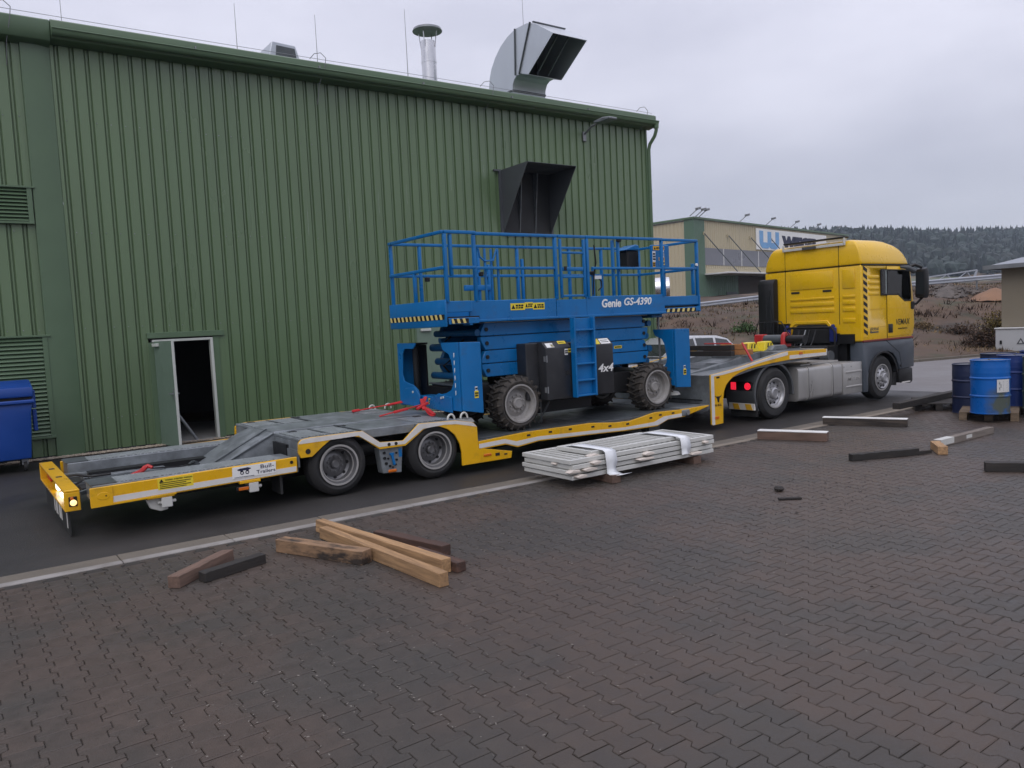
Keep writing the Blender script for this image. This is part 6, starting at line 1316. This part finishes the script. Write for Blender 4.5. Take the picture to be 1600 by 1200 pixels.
def drum_label(t, x, y, z, Rr, a0, a1, z0, z1, marks=True):
    n = 10; V = []; r = Rr+.0105
    for i in range(n+1):
        a = a0+(a1-a0)*i/n; V += [(x+r*math.cos(a), y+r*math.sin(a), z+z0), (x+r*math.cos(a), y+r*math.sin(a), z+z1)]
    b = MB(); b.add(V, [(2*i, 2*i+2, 2*i+3, 2*i+1) for i in range(n)]); o = b.build('paper_label', 'pale', t, recalc=False)
    if not marks: return
    b = MB(); r += .001
    def cell(fa, fb, ga, gb):
        A, B = a0+(a1-a0)*fa, a0+(a1-a0)*fb; c, d = z0+(z1-z0)*ga, z0+(z1-z0)*gb
        b.add([(x+r*math.cos(A), y+r*math.sin(A), z+c), (x+r*math.cos(B), y+r*math.sin(B), z+c), (x+r*math.cos(B), y+r*math.sin(B), z+d), (x+r*math.cos(A), y+r*math.sin(A), z+d)], [(0, 1, 2, 3)])
    for k in range(8): cell(.42, random.uniform(.75, .95), .12+k*.1, .15+k*.1)
    for cx, cy in ((.18, .7), (.27, .5), (.18, .3)):
        cell(cx-.05, cx+.05, cy-.12, cy-.09); cell(cx-.05, cx+.05, cy+.09, cy+.12); cell(cx-.03, cx+.03, cy-.05, cy+.05)
    b.build('label_print', 'plastic', o, recalc=False, smooth=False)
dm = mk('drum_blue_stained', (.002, .10, .38), .34, spec=.4, var=.08, vscale=3)
def stain(Mt):
    nt = Mt.node_tree; N = nt.nodes; L = nt.links; P = N['Principled BSDF']; src = P.inputs['Base Color'].links[0].from_socket
    t = N.new('ShaderNodeTexCoord'); mp = N.new('ShaderNodeMapping'); L.new(t.outputs['Object'], mp.inputs[0])
    mp.inputs['Location'].default_value = (.23, .68, -.30); g = N.new('ShaderNodeTexGradient'); g.gradient_type = 'SPHERICAL'
    mp.inputs['Scale'].default_value = (2.2, 2.6, 2.0)
    L.new(mp.outputs[0], g.inputs[0]); n = N.new('ShaderNodeTexNoise'); n.inputs['Scale'].default_value = 7; L.new(t.outputs['Object'], n.inputs[0])
    m = N.new('ShaderNodeMath'); m.operation = 'MULTIPLY'; L.new(g.outputs[0], m.inputs[0]); L.new(n.outputs[0], m.inputs[1])
    r = N.new('ShaderNodeMapRange'); r.inputs[1].default_value = .12; r.inputs[2].default_value = .38; r.inputs[4].default_value = .85; L.new(m.outputs[0], r.inputs[0])
    x = N.new('ShaderNodeMix'); x.data_type = 'RGBA'; L.new(r.outputs[0], x.inputs[0]); L.new(src, x.inputs[6]); x.inputs[7].default_value = (.085, .085, .02, 1); L.new(x.outputs[2], P.inputs['Base Color'])
stain(dm); M['drum_stain'] = dm
t, Rr = drum('bright blue steel drum with a white label and an olive stain', 14.03, 6.02, .146, 'drum_stain'); drum_label(t, 14.03, 6.02, .146, Rr, R(222), R(266), .36, .57)
drum('dark blue steel drum half hidden left of the bright blue one', 15.02, 6.78, .0, 'drum_n')
t, Rr = drum('deep blue steel drum with two white labels behind the bright blue one', 15.30, 6.14, .146, 'drum_d'); drum_label(t, 15.30, 6.14, .146, Rr, R(224), R(254), .60, .72, False); drum_label(t, 15.30, 6.14, .146, Rr, R(222), R(258), .27, .5)
drum('dark green steel drum at the right edge of the photograph', 14.93, 5.58, .146, 'drum_g')
drum('navy steel drum with a grey lid directly behind the bright blue one', 15.75, 6.62, .146, 'drum_n')
drum('blue steel drum farthest back beside the beige hut', 16.5, 6.25, .15, 'drum_d')
pallet('pallet under the drums farthest back', (15.3, 6.75), (.36, -.93), .9, 1.5, 'pallet', .146)

# ------------------------------------------------------------------ parked cars
def car(label, x, y, z, yaw, mat='car'):
    t = thing('parked_car', label, 'car', (x, y, z), 'silver cars parked behind the trailer', yaw)
    def lp(b, nm, m_, parent=None, **kw): o = b.build(nm, m_, None, loc=(0, 0, 0), **kw); o.parent = parent or t; return o
    # local x forward, length 4.4
    pr = [(-2.15, .35), (-2.2, .55), (-2.16, .92), (-1.95, 1.0), (-.2, .96), (.75, .93), (1.6, .84), (2.1, .72), (2.2, .5), (2.15, .28), (1.75, .25), (-1.8, .25)]
    b = MB(); b.prism(pr, 'y', -.88, .88); body = lp(b, 'body', mat, bevel=.07, seg=3)
    gp_ = [(-2.05, .98), (-1.75, 1.33), (-1.35, 1.43), (-.4, 1.47), (.1, 1.43), (.85, .96)]
    b = MB(); n = len(gp_)
    def yy(zv): return .80-.22*max(0, zv-.95)/.5
    V = [(px, -yy(pz), pz) for px, pz in gp_]+[(px, yy(pz), pz) for px, pz in gp_]
    b.add(V, [tuple(range(n)), tuple(range(2*n-1, n-1, -1))]+[(i, (i+1) % n, n+(i+1) % n, n+i) for i in range(n)]); lp(b, 'cabin', mat, bevel=.05, seg=3)
    for s in (-1, 1):
        def wv(px, pz): return (px, s*(yy(pz)+.004), pz)
        for P in ([(-1.86, 1.02), (-1.66, 1.30), (-1.22, 1.37), (-1.12, 1.03)], [(-1.05, 1.03), (-1.12, 1.375), (-.42, 1.40), (-.38, 1.01)], [(-.31, 1.01), (-.34, 1.40), (.06, 1.365), (.62, 1.0)]):
            b = MB(); V = [wv(*p) for p in P]; V += [(a, c*.985, d) for a, c, d in V]; k = len(P)
            b.add(V, [tuple(range(k)), tuple(range(2*k-1, k-1, -1))]+[(i, (i+1) % k, k+(i+1) % k, k+i) for i in range(k)]); lp(b, 'window', 'glass', smooth=False)
        b = MB(); b.box(-2.21, -2.02, s*.86-.12 if s > 0 else -.86, .86 if s > 0 else -.74, .70, .90); lp(b, 'tail_light', 'red_lens', bevel=.03)
        b = MB(); b.box(-2.03, -1.93, s*.885-.03, s*.885+.03, .78, .93); lp(b, 'indicator', 'orange_lens', bevel=.02)
        b = MB(); b.box(.45, .62, s*.92-.07, s*.92+.07, 1.0, 1.13); lp(b, 'mirror', mat, bevel=.03)
    for P, nm in (([(-2.03, 1.03), (-1.77, 1.335), (-1.775, 1.32), (-2.02, 1.02)], 'rear_window'), ([(.09, 1.405), (.80, .985), (.79, .975), (.08, 1.39)], 'windscreen')):
        off = .014 if nm == 'windscreen' else -.014
        b = MB(); b.prism([(px+off, pz+.014) for px, pz in P], 'y', -.56, .56); lp(b, nm, 'glass', smooth=False)
    for px in (-1.38, 1.32):
        for s in (-1, 1):
            b = MB(); b.lathe([(.18, -.09), (.29, -.095), (.315, -.07), (.315, .07), (.29, .095), (.18, .09)], (px, s*.80, .315), 24, 'y', True); w = lp(b, 'wheel', 'rubber')
            b = MB(); b.lathe([(.001, -.085), (.19, -.085), (.19, .085), (.001, .085)], (px, s*.80, .315), 20); o = lp(b, 'rim', 'rim', w)
car('silver estate car parked nearer the green hall, mostly hidden by the lift', 12.35, 13.95, -.016, 0)
car('silver car seen above the trailer neck in front of the earth bank', 15.95, 15.0, -.018, R(180))

# ------------------------------------------------------------------ terrain
P0 = Vector((26.8, 14.55)); DT = Vector((.9713, -.2378)); DN = Vector((.2378, .9713))
def ss(a, b_, x): t = max(0, min(1, (x-a)/(b_-a))); return t*t*(3-2*t)
def terr(t, s):
    if s < 0: return -.05
    H = 2.15+.030*max(-12, min(40, t))
    z = -.03+H*ss(0, 17, s)+.10*ss(0, .6, s)
    z += .022*max(0, s-17)
    z += 9*ss(180, 330, s)+36*ss(280, 520, s)+.010*max(0, s-300)*ss(300, 900, t)
    n = noise.noise(Vector((t*.22, s*.22, 0)))*.30+noise.noise(Vector((t*.7, s*.7, 3)))*.10
    z += n*ss(1, 6, s)*(1 if s < 60 else .6)+noise.noise(Vector((t*.006, s*.006, 7)))*5*ss(200, 400, s)
    return z
def wpos(t, s): p = P0+DT*t+DN*s; return (p.x, p.y)
def to_ts(x, y): d = Vector((x, y))-P0; return d.dot(DT), d.dot(DN)
ts = [-400, -250, -160, -100, -70, -50, -38, -30]+[-24+.75*i for i in range(100)]+[52+3*i for i in range(16)]+[100+14*i for i in range(90)]
s_ = [-.02, 0]+[.25*i for i in range(1, 16)]+[4+.6*i for i in range(50)]+[34+2.5*i for i in range(16)]+[75+9*i for i in range(75)]
V = []; nT = len(ts)
for s in s_:
    for t in ts: x, y = wpos(t, s); V.append((x, y, terr(t, s) if s > 0 else -.35))
Fc = [(j*nT+i, j*nT+i+1, (j+1)*nT+i+1, (j+1)*nT+i) for j in range(len(s_)-1) for i in range(nT-1)]
me = bpy.data.meshes.new('earth_bank'); me.from_pydata(V, [], Fc); me.materials.append(M['bank']); me.materials.append(M['field'])
mi = [0 if s_[j] < 70 else 1 for j in range(len(s_)-1) for i in range(nT-1)]
me.polygons.foreach_set('material_index', mi); me.polygons.foreach_set('use_smooth', [True]*len(Fc)); me.update()
bank = bpy.data.objects.new('earth_bank', me); COL.objects.link(bank); struct(bank, 'brown weedy earth bank with far hillside behind the road')
b = MB(); b.add([(-2500, -2500, -.45), (3000, -2500, -.45), (3000, 3000, -.45), (-2500, 3000, -.45)], [(0, 1, 2, 3)]); struct(b.build('ground', 'field', smooth=False, recalc=False), 'wide flat ground out to the horizon')
# kerb along the bank
kb = MB()
for i in range(-14, 30):
    if True:
        a = wpos(i*1.0+.005, -.06); c = wpos(i*1.0+.995, -.06)
        kb.bar((a[0], a[1], .0), (c[0], c[1], .0), .12, .14)
o = kb.build('road_kerb', 'gutter', bank, bevel=.01); stuff(o)
# dry grass on the bank
random.seed(17); V = []; Fc = []; TN = []
def tuft(x, y, z, h, n, spread, tone):
    for k in range(n):
        a = random.uniform(0, 6.28); d = Vector((math.cos(a), math.sin(a), 0)); c = Vector((x, y, z-.03))+d*random.uniform(0, spread); w = h*.10
        e = Vector((-d.y, d.x, 0))*w; tip = c+d*h*random.uniform(.2, .9)+Vector((0, 0, h*random.uniform(.5, 1))); o = len(V)
        V.extend([c-e, c+e, tip]); Fc.append((o, o+1, o+2)); TN.append(tone*random.uniform(.6, 1.5))
for k in range(24000):
    t = random.uniform(-14, 42); s = random.uniform(.3, 22)
    if noise.noise(Vector((t*.22, s*.55, 9))) < random.uniform(-.35, .35): continue
    x, y = wpos(t, s); tuft(x, y, terr(t, s), random.uniform(.05, .24), 4, .14, random.choice((.25, .5, .9, 1.2, 1.6)))
me = bpy.data.meshes.new('dry_grass'); me.from_pydata([tuple(v) for v in V], [], Fc); me.materials.append(M['grass']); me.attributes.new('tone', 'FLOAT', 'FACE').data.foreach_set('value', TN)
o = bpy.data.objects.new('dry_grass', me); COL.objects.link(o); stuff(o)
# taller dead scrub in drifts along the bank
V = []; Fc = []; TN = []
for k in range(5200):
    t = random.uniform(-14, 42); s = random.uniform(.5, 20)
    if noise.noise(Vector((t*.16, s*.5, 21))) < random.uniform(.0, .4): continue
    x, y = wpos(t, s); tuft(x, y, terr(t, s), random.uniform(.15, .42), 6, .25, random.choice((.5, .8, 1.1)))
me = bpy.data.meshes.new('dead_scrub'); me.from_pydata([tuple(v) for v in V], [], Fc); me.materials.append(M['bush']); me.attributes.new('tone', 'FLOAT', 'FACE').data.foreach_set('value', TN)
o = bpy.data.objects.new('dead_scrub', me); COL.objects.link(o); stuff(o)
# bushes and weeds
def bush(name, label, t, s, r, h, n, mat, cat='bush', grp=None):
    x, y = wpos(t, s); z = terr(t, s); V = []; Fc = []; TN = []
    for k in range(n):
        a = random.uniform(0, 6.28); e = random.uniform(.15, 1.45); L_ = h*random.uniform(.45, 1.05); d = Vector((math.cos(a)*math.cos(e)*r/h*1.3, math.sin(a)*math.cos(e)*r/h*1.3, math.sin(e)))
        p0 = Vector((random.gauss(0, r*.12), random.gauss(0, r*.12), -.05)); p1 = p0+d*L_; w = .012; sd_ = Vector((-math.sin(a), math.cos(a), 0))*w; o = len(V)
        V += [p0-sd_, p0+sd_, p1]; Fc.append((o, o+1, o+2)); TN.append(random.uniform(.5, 1.1))
        for q in range(5):
            c = p0+d*L_*random.uniform(.35, 1.05)+Vector((random.gauss(0, .05), random.gauss(0, .05), random.gauss(0, .04))); u_ = Vector((random.gauss(0, 1), random.gauss(0, 1), random.gauss(0, 1))).normalized()*random.uniform(.025, .06); v_ = u_.cross(Vector((random.gauss(0, 1), random.gauss(0, 1), random.gauss(0, 1)))).normalized()*random.uniform(.015, .04); o = len(V)
            V += [c-u_, c+v_, c+u_, c-v_]; Fc.append((o, o+1, o+2, o+3)); TN.append(random.uniform(.5, 1.7))
    me = bpy.data.meshes.new(name); me.from_pydata([tuple(v) for v in V], [], Fc); me.materials.append(M[mat]); me.attributes.new('tone', 'FLOAT', 'FACE').data.foreach_set('value', TN)
    o = bpy.data.objects.new(name, me); COL.objects.link(o); o.location = (x, y, z); return tag(o, label, cat, grp)
def at_px(u, v, s):
    """bank point on the line s seen at photograph column u"""
    best = None
    for i in range(-160, 500):
        t = i*.1; x, y = wpos(t, s); q = proj((x, y, terr(t, s)))
        if q[2] > 1 and (best is None or abs(q[0]-u) < best[0]): best = (abs(q[0]-u), t)
    return best[1]
random.seed(29)
bush('bush', 'reddish brown leafless bush left of the beige hut', at_px(1533, 0, 2.2), 2.2, .75, .95, 420, 'bush')
bush('bush', 'yellowing bush directly beside the beige hut', at_px(1556, 0, 3.5), 3.5, .7, 1.35, 420, 'bush_y')
for u, s, r, h, mat, lab in ((1040, 3.2, .55, .55, 'weed', 'green weeds growing low beside the corner of the green hall'), (1062, 4.2, .6, .5, 'weed', 'green weeds on the bank above the silver car'), (1096, 4.5, .45, .4, 'weed', 'low green weed clump on the bank right of the lift'), (1165, 8.0, .7, .5, 'weed', 'green weed clump high on the bank left of the lorry cab'), (1440, 7.0, .6, .35, 'grass', 'pale dry clump on the bank just right of the wing mirror'), (1500, 5.2, .8, .45, 'bush', 'brown scrub clump in the middle of the right bank')):
    bush('weed_clump', lab, at_px(u, 0, s), s, r, h, 220, mat, 'weeds', 'weed clumps on the earth bank')
# heaps of sand and rubble
def heap(name, label, t, s, rx, ry, h, mat, n=22):
    x, y = wpos(t, s); z = terr(t, s); b = MB(); V = [(0, 0, h)]; k = 26; Fc = []
    for j in range(1, n//3):
        f = j/(n//3-1)
        for i in range(k):
            a = 2*math.pi*i/k; q = 1+.18*noise.noise(Vector((math.cos(a)*2, math.sin(a)*2, s)))
            V.append((rx*f*q*math.cos(a), ry*f*q*math.sin(a), h*(1-f)**1.15+noise.noise(Vector((math.cos(a)*f*4, math.sin(a)*f*4, t)))*.16*h-.3*f*f))
    Fc += [(0, 1+i, 1+(i+1) % k) for i in range(k)]
    for j in range(n//3-2):
        for i in range(k): Fc.append((1+j*k+i, 1+(j+1)*k+i, 1+(j+1)*k+(i+1) % k, 1+j*k+(i+1) % k))
    b.add(V, Fc); o = b.build(name, mat, None, loc=(x, y, z), recalc=True, ang=80); return struct(o, label)
heap('sand_heap', 'heap of orange sand on the bank beside the hut', at_px(1556, 0, 11.5), 11.5, 2.6, 1.2, .42, 'sand')
heap('rubble_heap', 'heap of dark stones on the bank right of the lorry', at_px(1482, 0, 13.5), 13.5, 2.0, 1.2, .5, 'rubble')
b = MB(); random.seed(31)
tt = at_px(1482, 0, 13.5)
for k in range(260):
    t = tt+random.gauss(.3, .95); s = 13.3+random.gauss(0, .6); x, y = wpos(t, s); r = random.uniform(.05, .15); d2 = math.hypot(t-tt, s-13.5)
    z = terr(t, s)+max(0, .48*(1-d2/1.9)); c = Vector((x, y, z))
    b.add([c+Vector((a*r*random.uniform(.6, 1.2), bb*r*random.uniform(.6, 1.2), zz*r*random.uniform(.5, 1))) for a, bb, zz in ((1,0,0),(0,1,0),(-1,0,0),(0,-1,0),(0,0,1),(0,0,-1))], [(0,1,4),(1,2,4),(2,3,4),(3,0,4),(1,0,5),(2,1,5),(3,2,5),(0,3,5)])
o = b.build('rubble_stones', 'rubble', None, smooth=False, weld=False, recalc=False); stuff(o)
# guard rail along the crest
RL = [(30.0, 37.4, 2.2), (37.66, 32.32, 2.62), (40.66, 30.2, 2.87), (44.8, 27.3, 3.08), (48.8, 24.43, 3.27), (52.3, 21.95, 3.42), (60, 16.4, 3.75)]
gr_ = thing('guard_rail', 'pale steel guard rail running along the top of the bank', 'guard rail', (44.8, 27.3, 2.4))
for p, q in zip(RL[:-1], RL[1:]):
    p, q = Vector(p), Vector(q); d = (q-p).normalized(); sd_ = Vector((-d.y, d.x, 0))
    b = MB(); prof = [(0, -.15), (-.05, -.11), (-.05, -.06), (0, -.02), (0, .02), (-.05, .06), (-.05, .11), (0, .15)]
    V = [c-sd_*w*-1+Vector((0, 0, h)) for c in (p, q) for w, h in prof]; V += [v+sd_*.012 for v in V]; n = 8
    Fc = [(i, i+1, n+i+1, n+i) for i in range(n-1)]+[(2*n+i+1, 2*n+i, 3*n+i, 3*n+i+1) for i in range(n-1)]
    b.add(V, Fc); b.build('rail_beam', 'rail', gr_)
    L_ = (q-p).length
    for k in range(int(L_/2)):
        c = p+d*(k*2+1); tz = terr(*to_ts(c.x, c.y)); b = MB(); b.box(c.x+.06, c.x+.14, c.y+.03, c.y+.11, tz-.3, c.z+.12); b.build('rail_post', 'steel', gr_)
# white lattice girder lying behind the rail
tg = thing('lattice_girder', 'pale steel lattice girder lying beside the guard rail', 'girder', (51, 24.5, 3.1))
A_, B_, C_, D_ = Vector((50.2, 26.0, 3.25)), Vector((53.4, 23.9, 3.28)), Vector((53.6, 23.75, 3.98)), Vector((50.4, 25.9, 3.6))
b = MB()
for p, q in ((A_, B_), (D_, C_)): b.bar(p, q, .08, .08)
b.build('chord', 'rail', tg)
b = MB()
for k in range(6):
    f, g2 = k/6, (k+1)/6; pa = A_.lerp(B_, f if k % 2 == 0 else g2); pb = D_.lerp(C_, g2 if k % 2 == 0 else f); b.bar(pa, pb, .045, .045)
b.bar(B_, C_, .10, .10); b.build('brace', 'rail', tg)
b = MB(); b.bar((52.6, 22.6, 3.42), (57, 19.4, 3.78), .35, .22); b.bar((50, 25.0, 3.25), (54.5, 21.6, 3.5), .3, .14); tag(recenter(b.build('rail_stack', 'rail', bevel=.03)), 'stack of pale steel beams lying behind the guard rail', 'steel beams')

# ------------------------------------------------------------------ cream hall far behind
TH = Matrix.Translation((70.45, 61.65, 0)) @ Matrix.Rotation(math.atan2(.174, .985), 4, 'Z')
h2 = thing('warehouse', 'large cream warehouse with green corner and a big blue lettered sign', 'building', (70.45, 61.65, 3.4))
ZB, ZE = 3.2, 13.15
def hp(b, name, mat, parent=None, **k): return b.build(name, mat, parent or h2, **k)
def ribbed(x0, x1, z0, z1, along, step, mat, name):
    P = []; n = int((x1-x0)/step)
    for i in range(n):
        a = x0+i*step; P += [(a, 0), (a+step*.62, 0), (a+step*.70, .05), (a+step*.92, .05)]
    P.append((x1, 0)); k = len(P); b = MB()
    def W_(u, d, z): return TH @ (Vector((u, d, z)) if along == 'x' else Vector((d, u, z)))
    b.add([W_(u, d, z0) for u, d in P]+[W_(u, d, z1) for u, d in P], [(i, i+1, k+i+1, k+i) for i in range(k-1)]); return hp(b, name, mat, recalc=False, smooth=False)
for i in range(5): ribbed(2.2+i*8.4, 2.2+(i+1)*8.4-.02, 9.75, ZE-.25, 'x', .5, 'cream', 'wall_sheet')
ribbed(2.2, 44.2, 7.4, 8.3-.9+.35, 'x', .5, 'cream', 'wall_sheet')
b = MB(); b.box(2.2, 44, -.02, .1, 6.75, 7.39, TH); hp(b, 'wall_band', 'cream', smooth=False)
for i in range(7): ribbed(2.2+i*9, 2.2+(i+1)*9-.02, 1.0, 1.2, 'y', .5, 'cream', 'wall_sheet') if False else ribbed(1.2+i*7.0, 1.2+(i+1)*7.0-.02, ZB, ZE-.25, 'y', .5, 'cream', 'wall_sheet')
b = MB(); b.box(-.1, 2.19, -.1, .1, ZB, ZE-.2, TH); b.box(-.1, .1, .101, 1.2, ZB, ZE-.2, TH); hp(b, 'corner_cladding', 'hall_green', smooth=False)
b = MB(); b.box(-.2, 44.3, -.25, .2, ZE-.22, ZE, TH); b.box(-.25, .2, .201, 52, ZE-.22, ZE, TH); hp(b, 'roof_edge', 'green_trim', smooth=False)
b = MB(); b.box(0, 44.2, .2, 52, ZE-.4, ZE-.3, TH); hp(b, 'roof', 'roofsheet', smooth=False)
for i in range(9):
    b = MB(); b.box(2.2+i*4.4, 2.2+i*4.4+4.22, -.05, .06, 7.76, 9.74, TH); pn = hp(b, 'light_panel', 'poly', smooth=False)
    b = MB(); b.box(2.2+i*4.4+4.23, 2.2+(i+1)*4.4-.01, -.08, .06, 7.76, 9.74, TH); hp(b, 'panel_post', 'pale', pn, smooth=False)
ribbed(2.2, 10.0, ZB, 6.7, 'x', .5, 'hall_green', 'lower_wall')
b = MB(); b.box(2.0, 44, -3.2, -.05, 6.55, 6.74, TH); hp(b, 'canopy', 'pale', bevel=.03)
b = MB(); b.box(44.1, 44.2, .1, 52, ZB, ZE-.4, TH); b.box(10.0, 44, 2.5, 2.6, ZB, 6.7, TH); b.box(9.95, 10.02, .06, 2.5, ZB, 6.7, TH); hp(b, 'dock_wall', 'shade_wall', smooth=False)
b = MB(); b.box(7.0, 9.5, -.12, -.02, ZB+.3, 4.6, TH); hp(b, 'dock_door', 'galv_dark', smooth=False)
for u in (2.0, 7.6, 13.2, 18.8, 24.4, 30, 35.6):
    b = MB(); b.cyl(TH @ Vector((u, -.15, 11.4)), TH @ Vector((u+2.2, -3.1, 6.75)), .06, 8); hp(b, 'canopy_rod', 'galv_dark')
    b = MB(); b.box(u-.15, u+.15, -.2, -.03, 11.2, 11.55, TH); hp(b, 'rod_anchor', 'cream')
for u in (-.9, .3, 1.0, 10.5, 17.5, 24.5, 31.5, 38.5):
    b = MB(); b.bar(TH @ Vector((u, -.1, ZE)), TH @ Vector((u+.45, -.9, ZE+.75)), .09, .09); fl_ = hp(b, 'roof_floodlight', 'steel'); b = MB(); b.bar(TH @ Vector((u+.2, -.9, ZE+.72)), TH @ Vector((u+.85, -.9, ZE+.86)), .35, .25); hp(b, 'lamp_head', 'steel', fl_)
b = MB(); b.box(14.7, 36.2, -.16, -.05, 9.95, 12.62, TH); sg = hp(b, 'sign_board', 'white', smooth=False)
W_ = []
def logo_poly():
    x0, x1, z0, z1 = 15.5, 20.9, 10.15, 12.35; w = .95; xm = (x0+x1)/2
    return [(x0, z1), (x0, z0+.75), (x0+.25, z0+.3), (x0+.75, z0), (xm-.45, z0), (xm, z0+.22), (xm+.45, z0), (x1-.75, z0), (x1-.25, z0+.3), (x1, z0+.75), (x1, z1), (x1-w, z1), (x1-w, z0+.75), (xm+w/2, z0+.75), (xm+w/2, z1-.05), (xm-w/2, z1-.05), (xm-w/2, z0+.75), (x0+w, z0+.75), (x0+w, z1)]
b = MB(); b.prism(logo_poly(), 'y', -.22, -.155, TH); hp(b, 'sign_logo', 'logo', sg, smooth=False)
text('sign_letters', 'WIEGEL', 21.8, 33.4, 10.15, 12.0, -.16, 'navy', sg, bold=.085, depth=.05, T=TH, space=.95)
# steel tank beside the warehouse
ta, tb_ = Vector((50.0, 51.2, 4.45)), Vector((52.4, 48.8, 4.45))
tkk = thing('steel_tank', 'round ended bright steel tank lying on the bank before the warehouse', 'tank', (50.7, 50.3, 3.2))
b = MB(); b.cyl(ta, tb_, 1.0, 28); b.build('shell', 'stainless', tkk, bevel=.04)
b = MB(); d = (tb_-ta).normalized()
for f in (.2, .8): c = ta.lerp(tb_, f); b.cyl(c-d*.05, c+d*.05, 1.02, 28)
b.build('tank_band', 'galv_dark', tkk); b = MB(); b.box(50, 51.5, 49.6, 51, 2.4, 3.6); b.build('tank_cradle', 'steel', tkk)

# ------------------------------------------------------------------ hut and cabinet on the right
ht = thing('transformer_hut', 'small beige rendered hut with a flat grey roof at the right edge', 'building', (36, 11.3, 0))
b = MB(); b.box(33.62, 39.5, 8.6, 14.0, -.2, 3.22); b.build('wall', 'render', ht, smooth=False)
b = MB(); b.prism([(33.2, 3.24), (33.2, 3.33), (36.5, 3.72), (39.9, 3.33), (39.9, 3.24)], 'y', 8.2, 14.4); b.build('roof', 'roofsheet', ht, smooth=False)
b = MB(); b.box(33.12, 33.19, 8.2, 14.4, 3.2, 3.36); b.box(33.12, 39.95, 14.401, 14.47, 3.2, 3.36); b.build('roof_fascia', 'steel', ht, smooth=False)
ec = thing('electric_cabinet', 'grey white electric cabinet with a warning triangle before the hut', 'cabinet', (33.4, 12.7, 0))
b = MB(); b.box(33.22, 33.58, 11.3, 14.06, .0, .88); b.build('body', 'cabinet', ec, bevel=.02)
b = MB(); b.box(33.18, 33.60, 11.27, 14.09, .881, .93); b.build('top', 'pale', ec, bevel=.01)
b = MB(); b.prism([(13.02, .30), (13.30, .30), (13.16, .53)], 'x', 33.205, 33.218); wt = b.build('warning_triangle', 'plastic', ec, smooth=False); b = MB(); b.prism([(13.09, .33), (13.23, .33), (13.16, .46)], 'x', 33.20, 33.2045); b.build('triangle_field', 'cabinet', wt, smooth=False)
b = MB(); b.box(33.19, 33.218, 13.82, 13.89, .30, .44); b.build('latch', 'black', ec)
b = MB(); b.box(33.212, 33.219, 12.7, 12.715, .02, .87); b.build('door_gap', 'plastic', ec, smooth=False)

# ------------------------------------------------------------------ far forest
random.seed(41); b = MB(); V = []; Fc = []; TN = []
ico = bmesh.new(); bmesh.ops.create_icosphere(ico, subdivisions=2, radius=1); IV = [v.co.copy() for v in ico.verts]; IF = [tuple(v.index for v in f.verts) for f in ico.faces]; ico.free()
cnt = 0
for k in range(14000):
    t = random.uniform(60, 1150); s = random.uniform(262, 640)
    x, y = wpos(t, s); z = terr(t, s); q = proj((x, y, z))
    if not (1200 < q[0] < 1760): continue
    edge = 290+40*noise.noise(Vector((t*.01, 0, 5)))
    if s < edge: continue
    cnt += 1
    if cnt > 3600: break
    o = len(V); sd_ = random.random()*50
    if random.random() < .55 or s > 480:
        h = random.uniform(7, 13); r = random.uniform(1.6, 2.6); n = 7; tone = random.uniform(.55, 1.0)
        for j, (f, rr) in enumerate(((.08, 1), (.42, .62), (.40, .78), (.74, .32), (.72, .46))):
            for i in range(n):
                a = 2*math.pi*i/n+sd_; q2 = r*rr*random.uniform(.75, 1.2); V.append((x+q2*math.cos(a), y+q2*math.sin(a), z+h*f))
        V.append((x, y, z+h))
        for a_, b2 in ((0, 1), (2, 3)):
            for i in range(n): Fc.append((o+a_*n+i, o+a_*n+(i+1) % n, o+b2*n+(i+1) % n, o+b2*n+i)); TN.append(tone*random.uniform(.85, 1.15))
        for i in range(n): Fc.append((o+4*n+i, o+4*n+(i+1) % n, o+5*n)); TN.append(tone*random.uniform(.85, 1.15))
    else:
        h = random.uniform(6, 10); r = random.uniform(3, 4.8); tone = random.choice((.8, 1.1, 1.5, 1.9))
        for v in IV:
            f = 1+.40*noise.noise(v*2.0+Vector((sd_, 0, 0)))+.28*noise.noise(v*4.5+Vector((sd_, 3, 0))); V.append((x+v.x*r*f, y+v.y*r*f, z+h*.55+v.z*h*.5*f))
        for f in IF: Fc.append(tuple(o+i for i in f)); TN.append(tone*random.uniform(.8, 1.2))
me = bpy.data.meshes.new('forest'); me.from_pydata(V, [], Fc); me.materials.append(M['leaf']); me.attributes.new('tone', 'FLOAT', 'FACE').data.foreach_set('value', TN)
o = bpy.data.objects.new('forest', me); COL.objects.link(o); stuff(o); o['label'] = 'dark far forest covering the hillside'

# ------------------------------------------------------------------ thin haze
b = MB(); b.box(-330, 1300, -230, 900, -1.5, 130); hz_ = b.build('haze', 'dark', smooth=False); stuff(hz_)
HM = bpy.data.materials.new('haze_air'); HM.use_nodes = True; HN = HM.node_tree.nodes; HN.clear()
ho = HN.new('ShaderNodeOutputMaterial'); hv = HN.new('ShaderNodeVolumePrincipled'); hv.inputs['Color'].default_value = (.70, .84, 1, 1); hv.inputs['Density'].default_value = .00025; hv.inputs['Anisotropy'].default_value = .2
HM.node_tree.links.new(hv.outputs[0], ho.inputs['Volume']); hz_.data.materials.clear(); hz_.data.materials.append(HM)
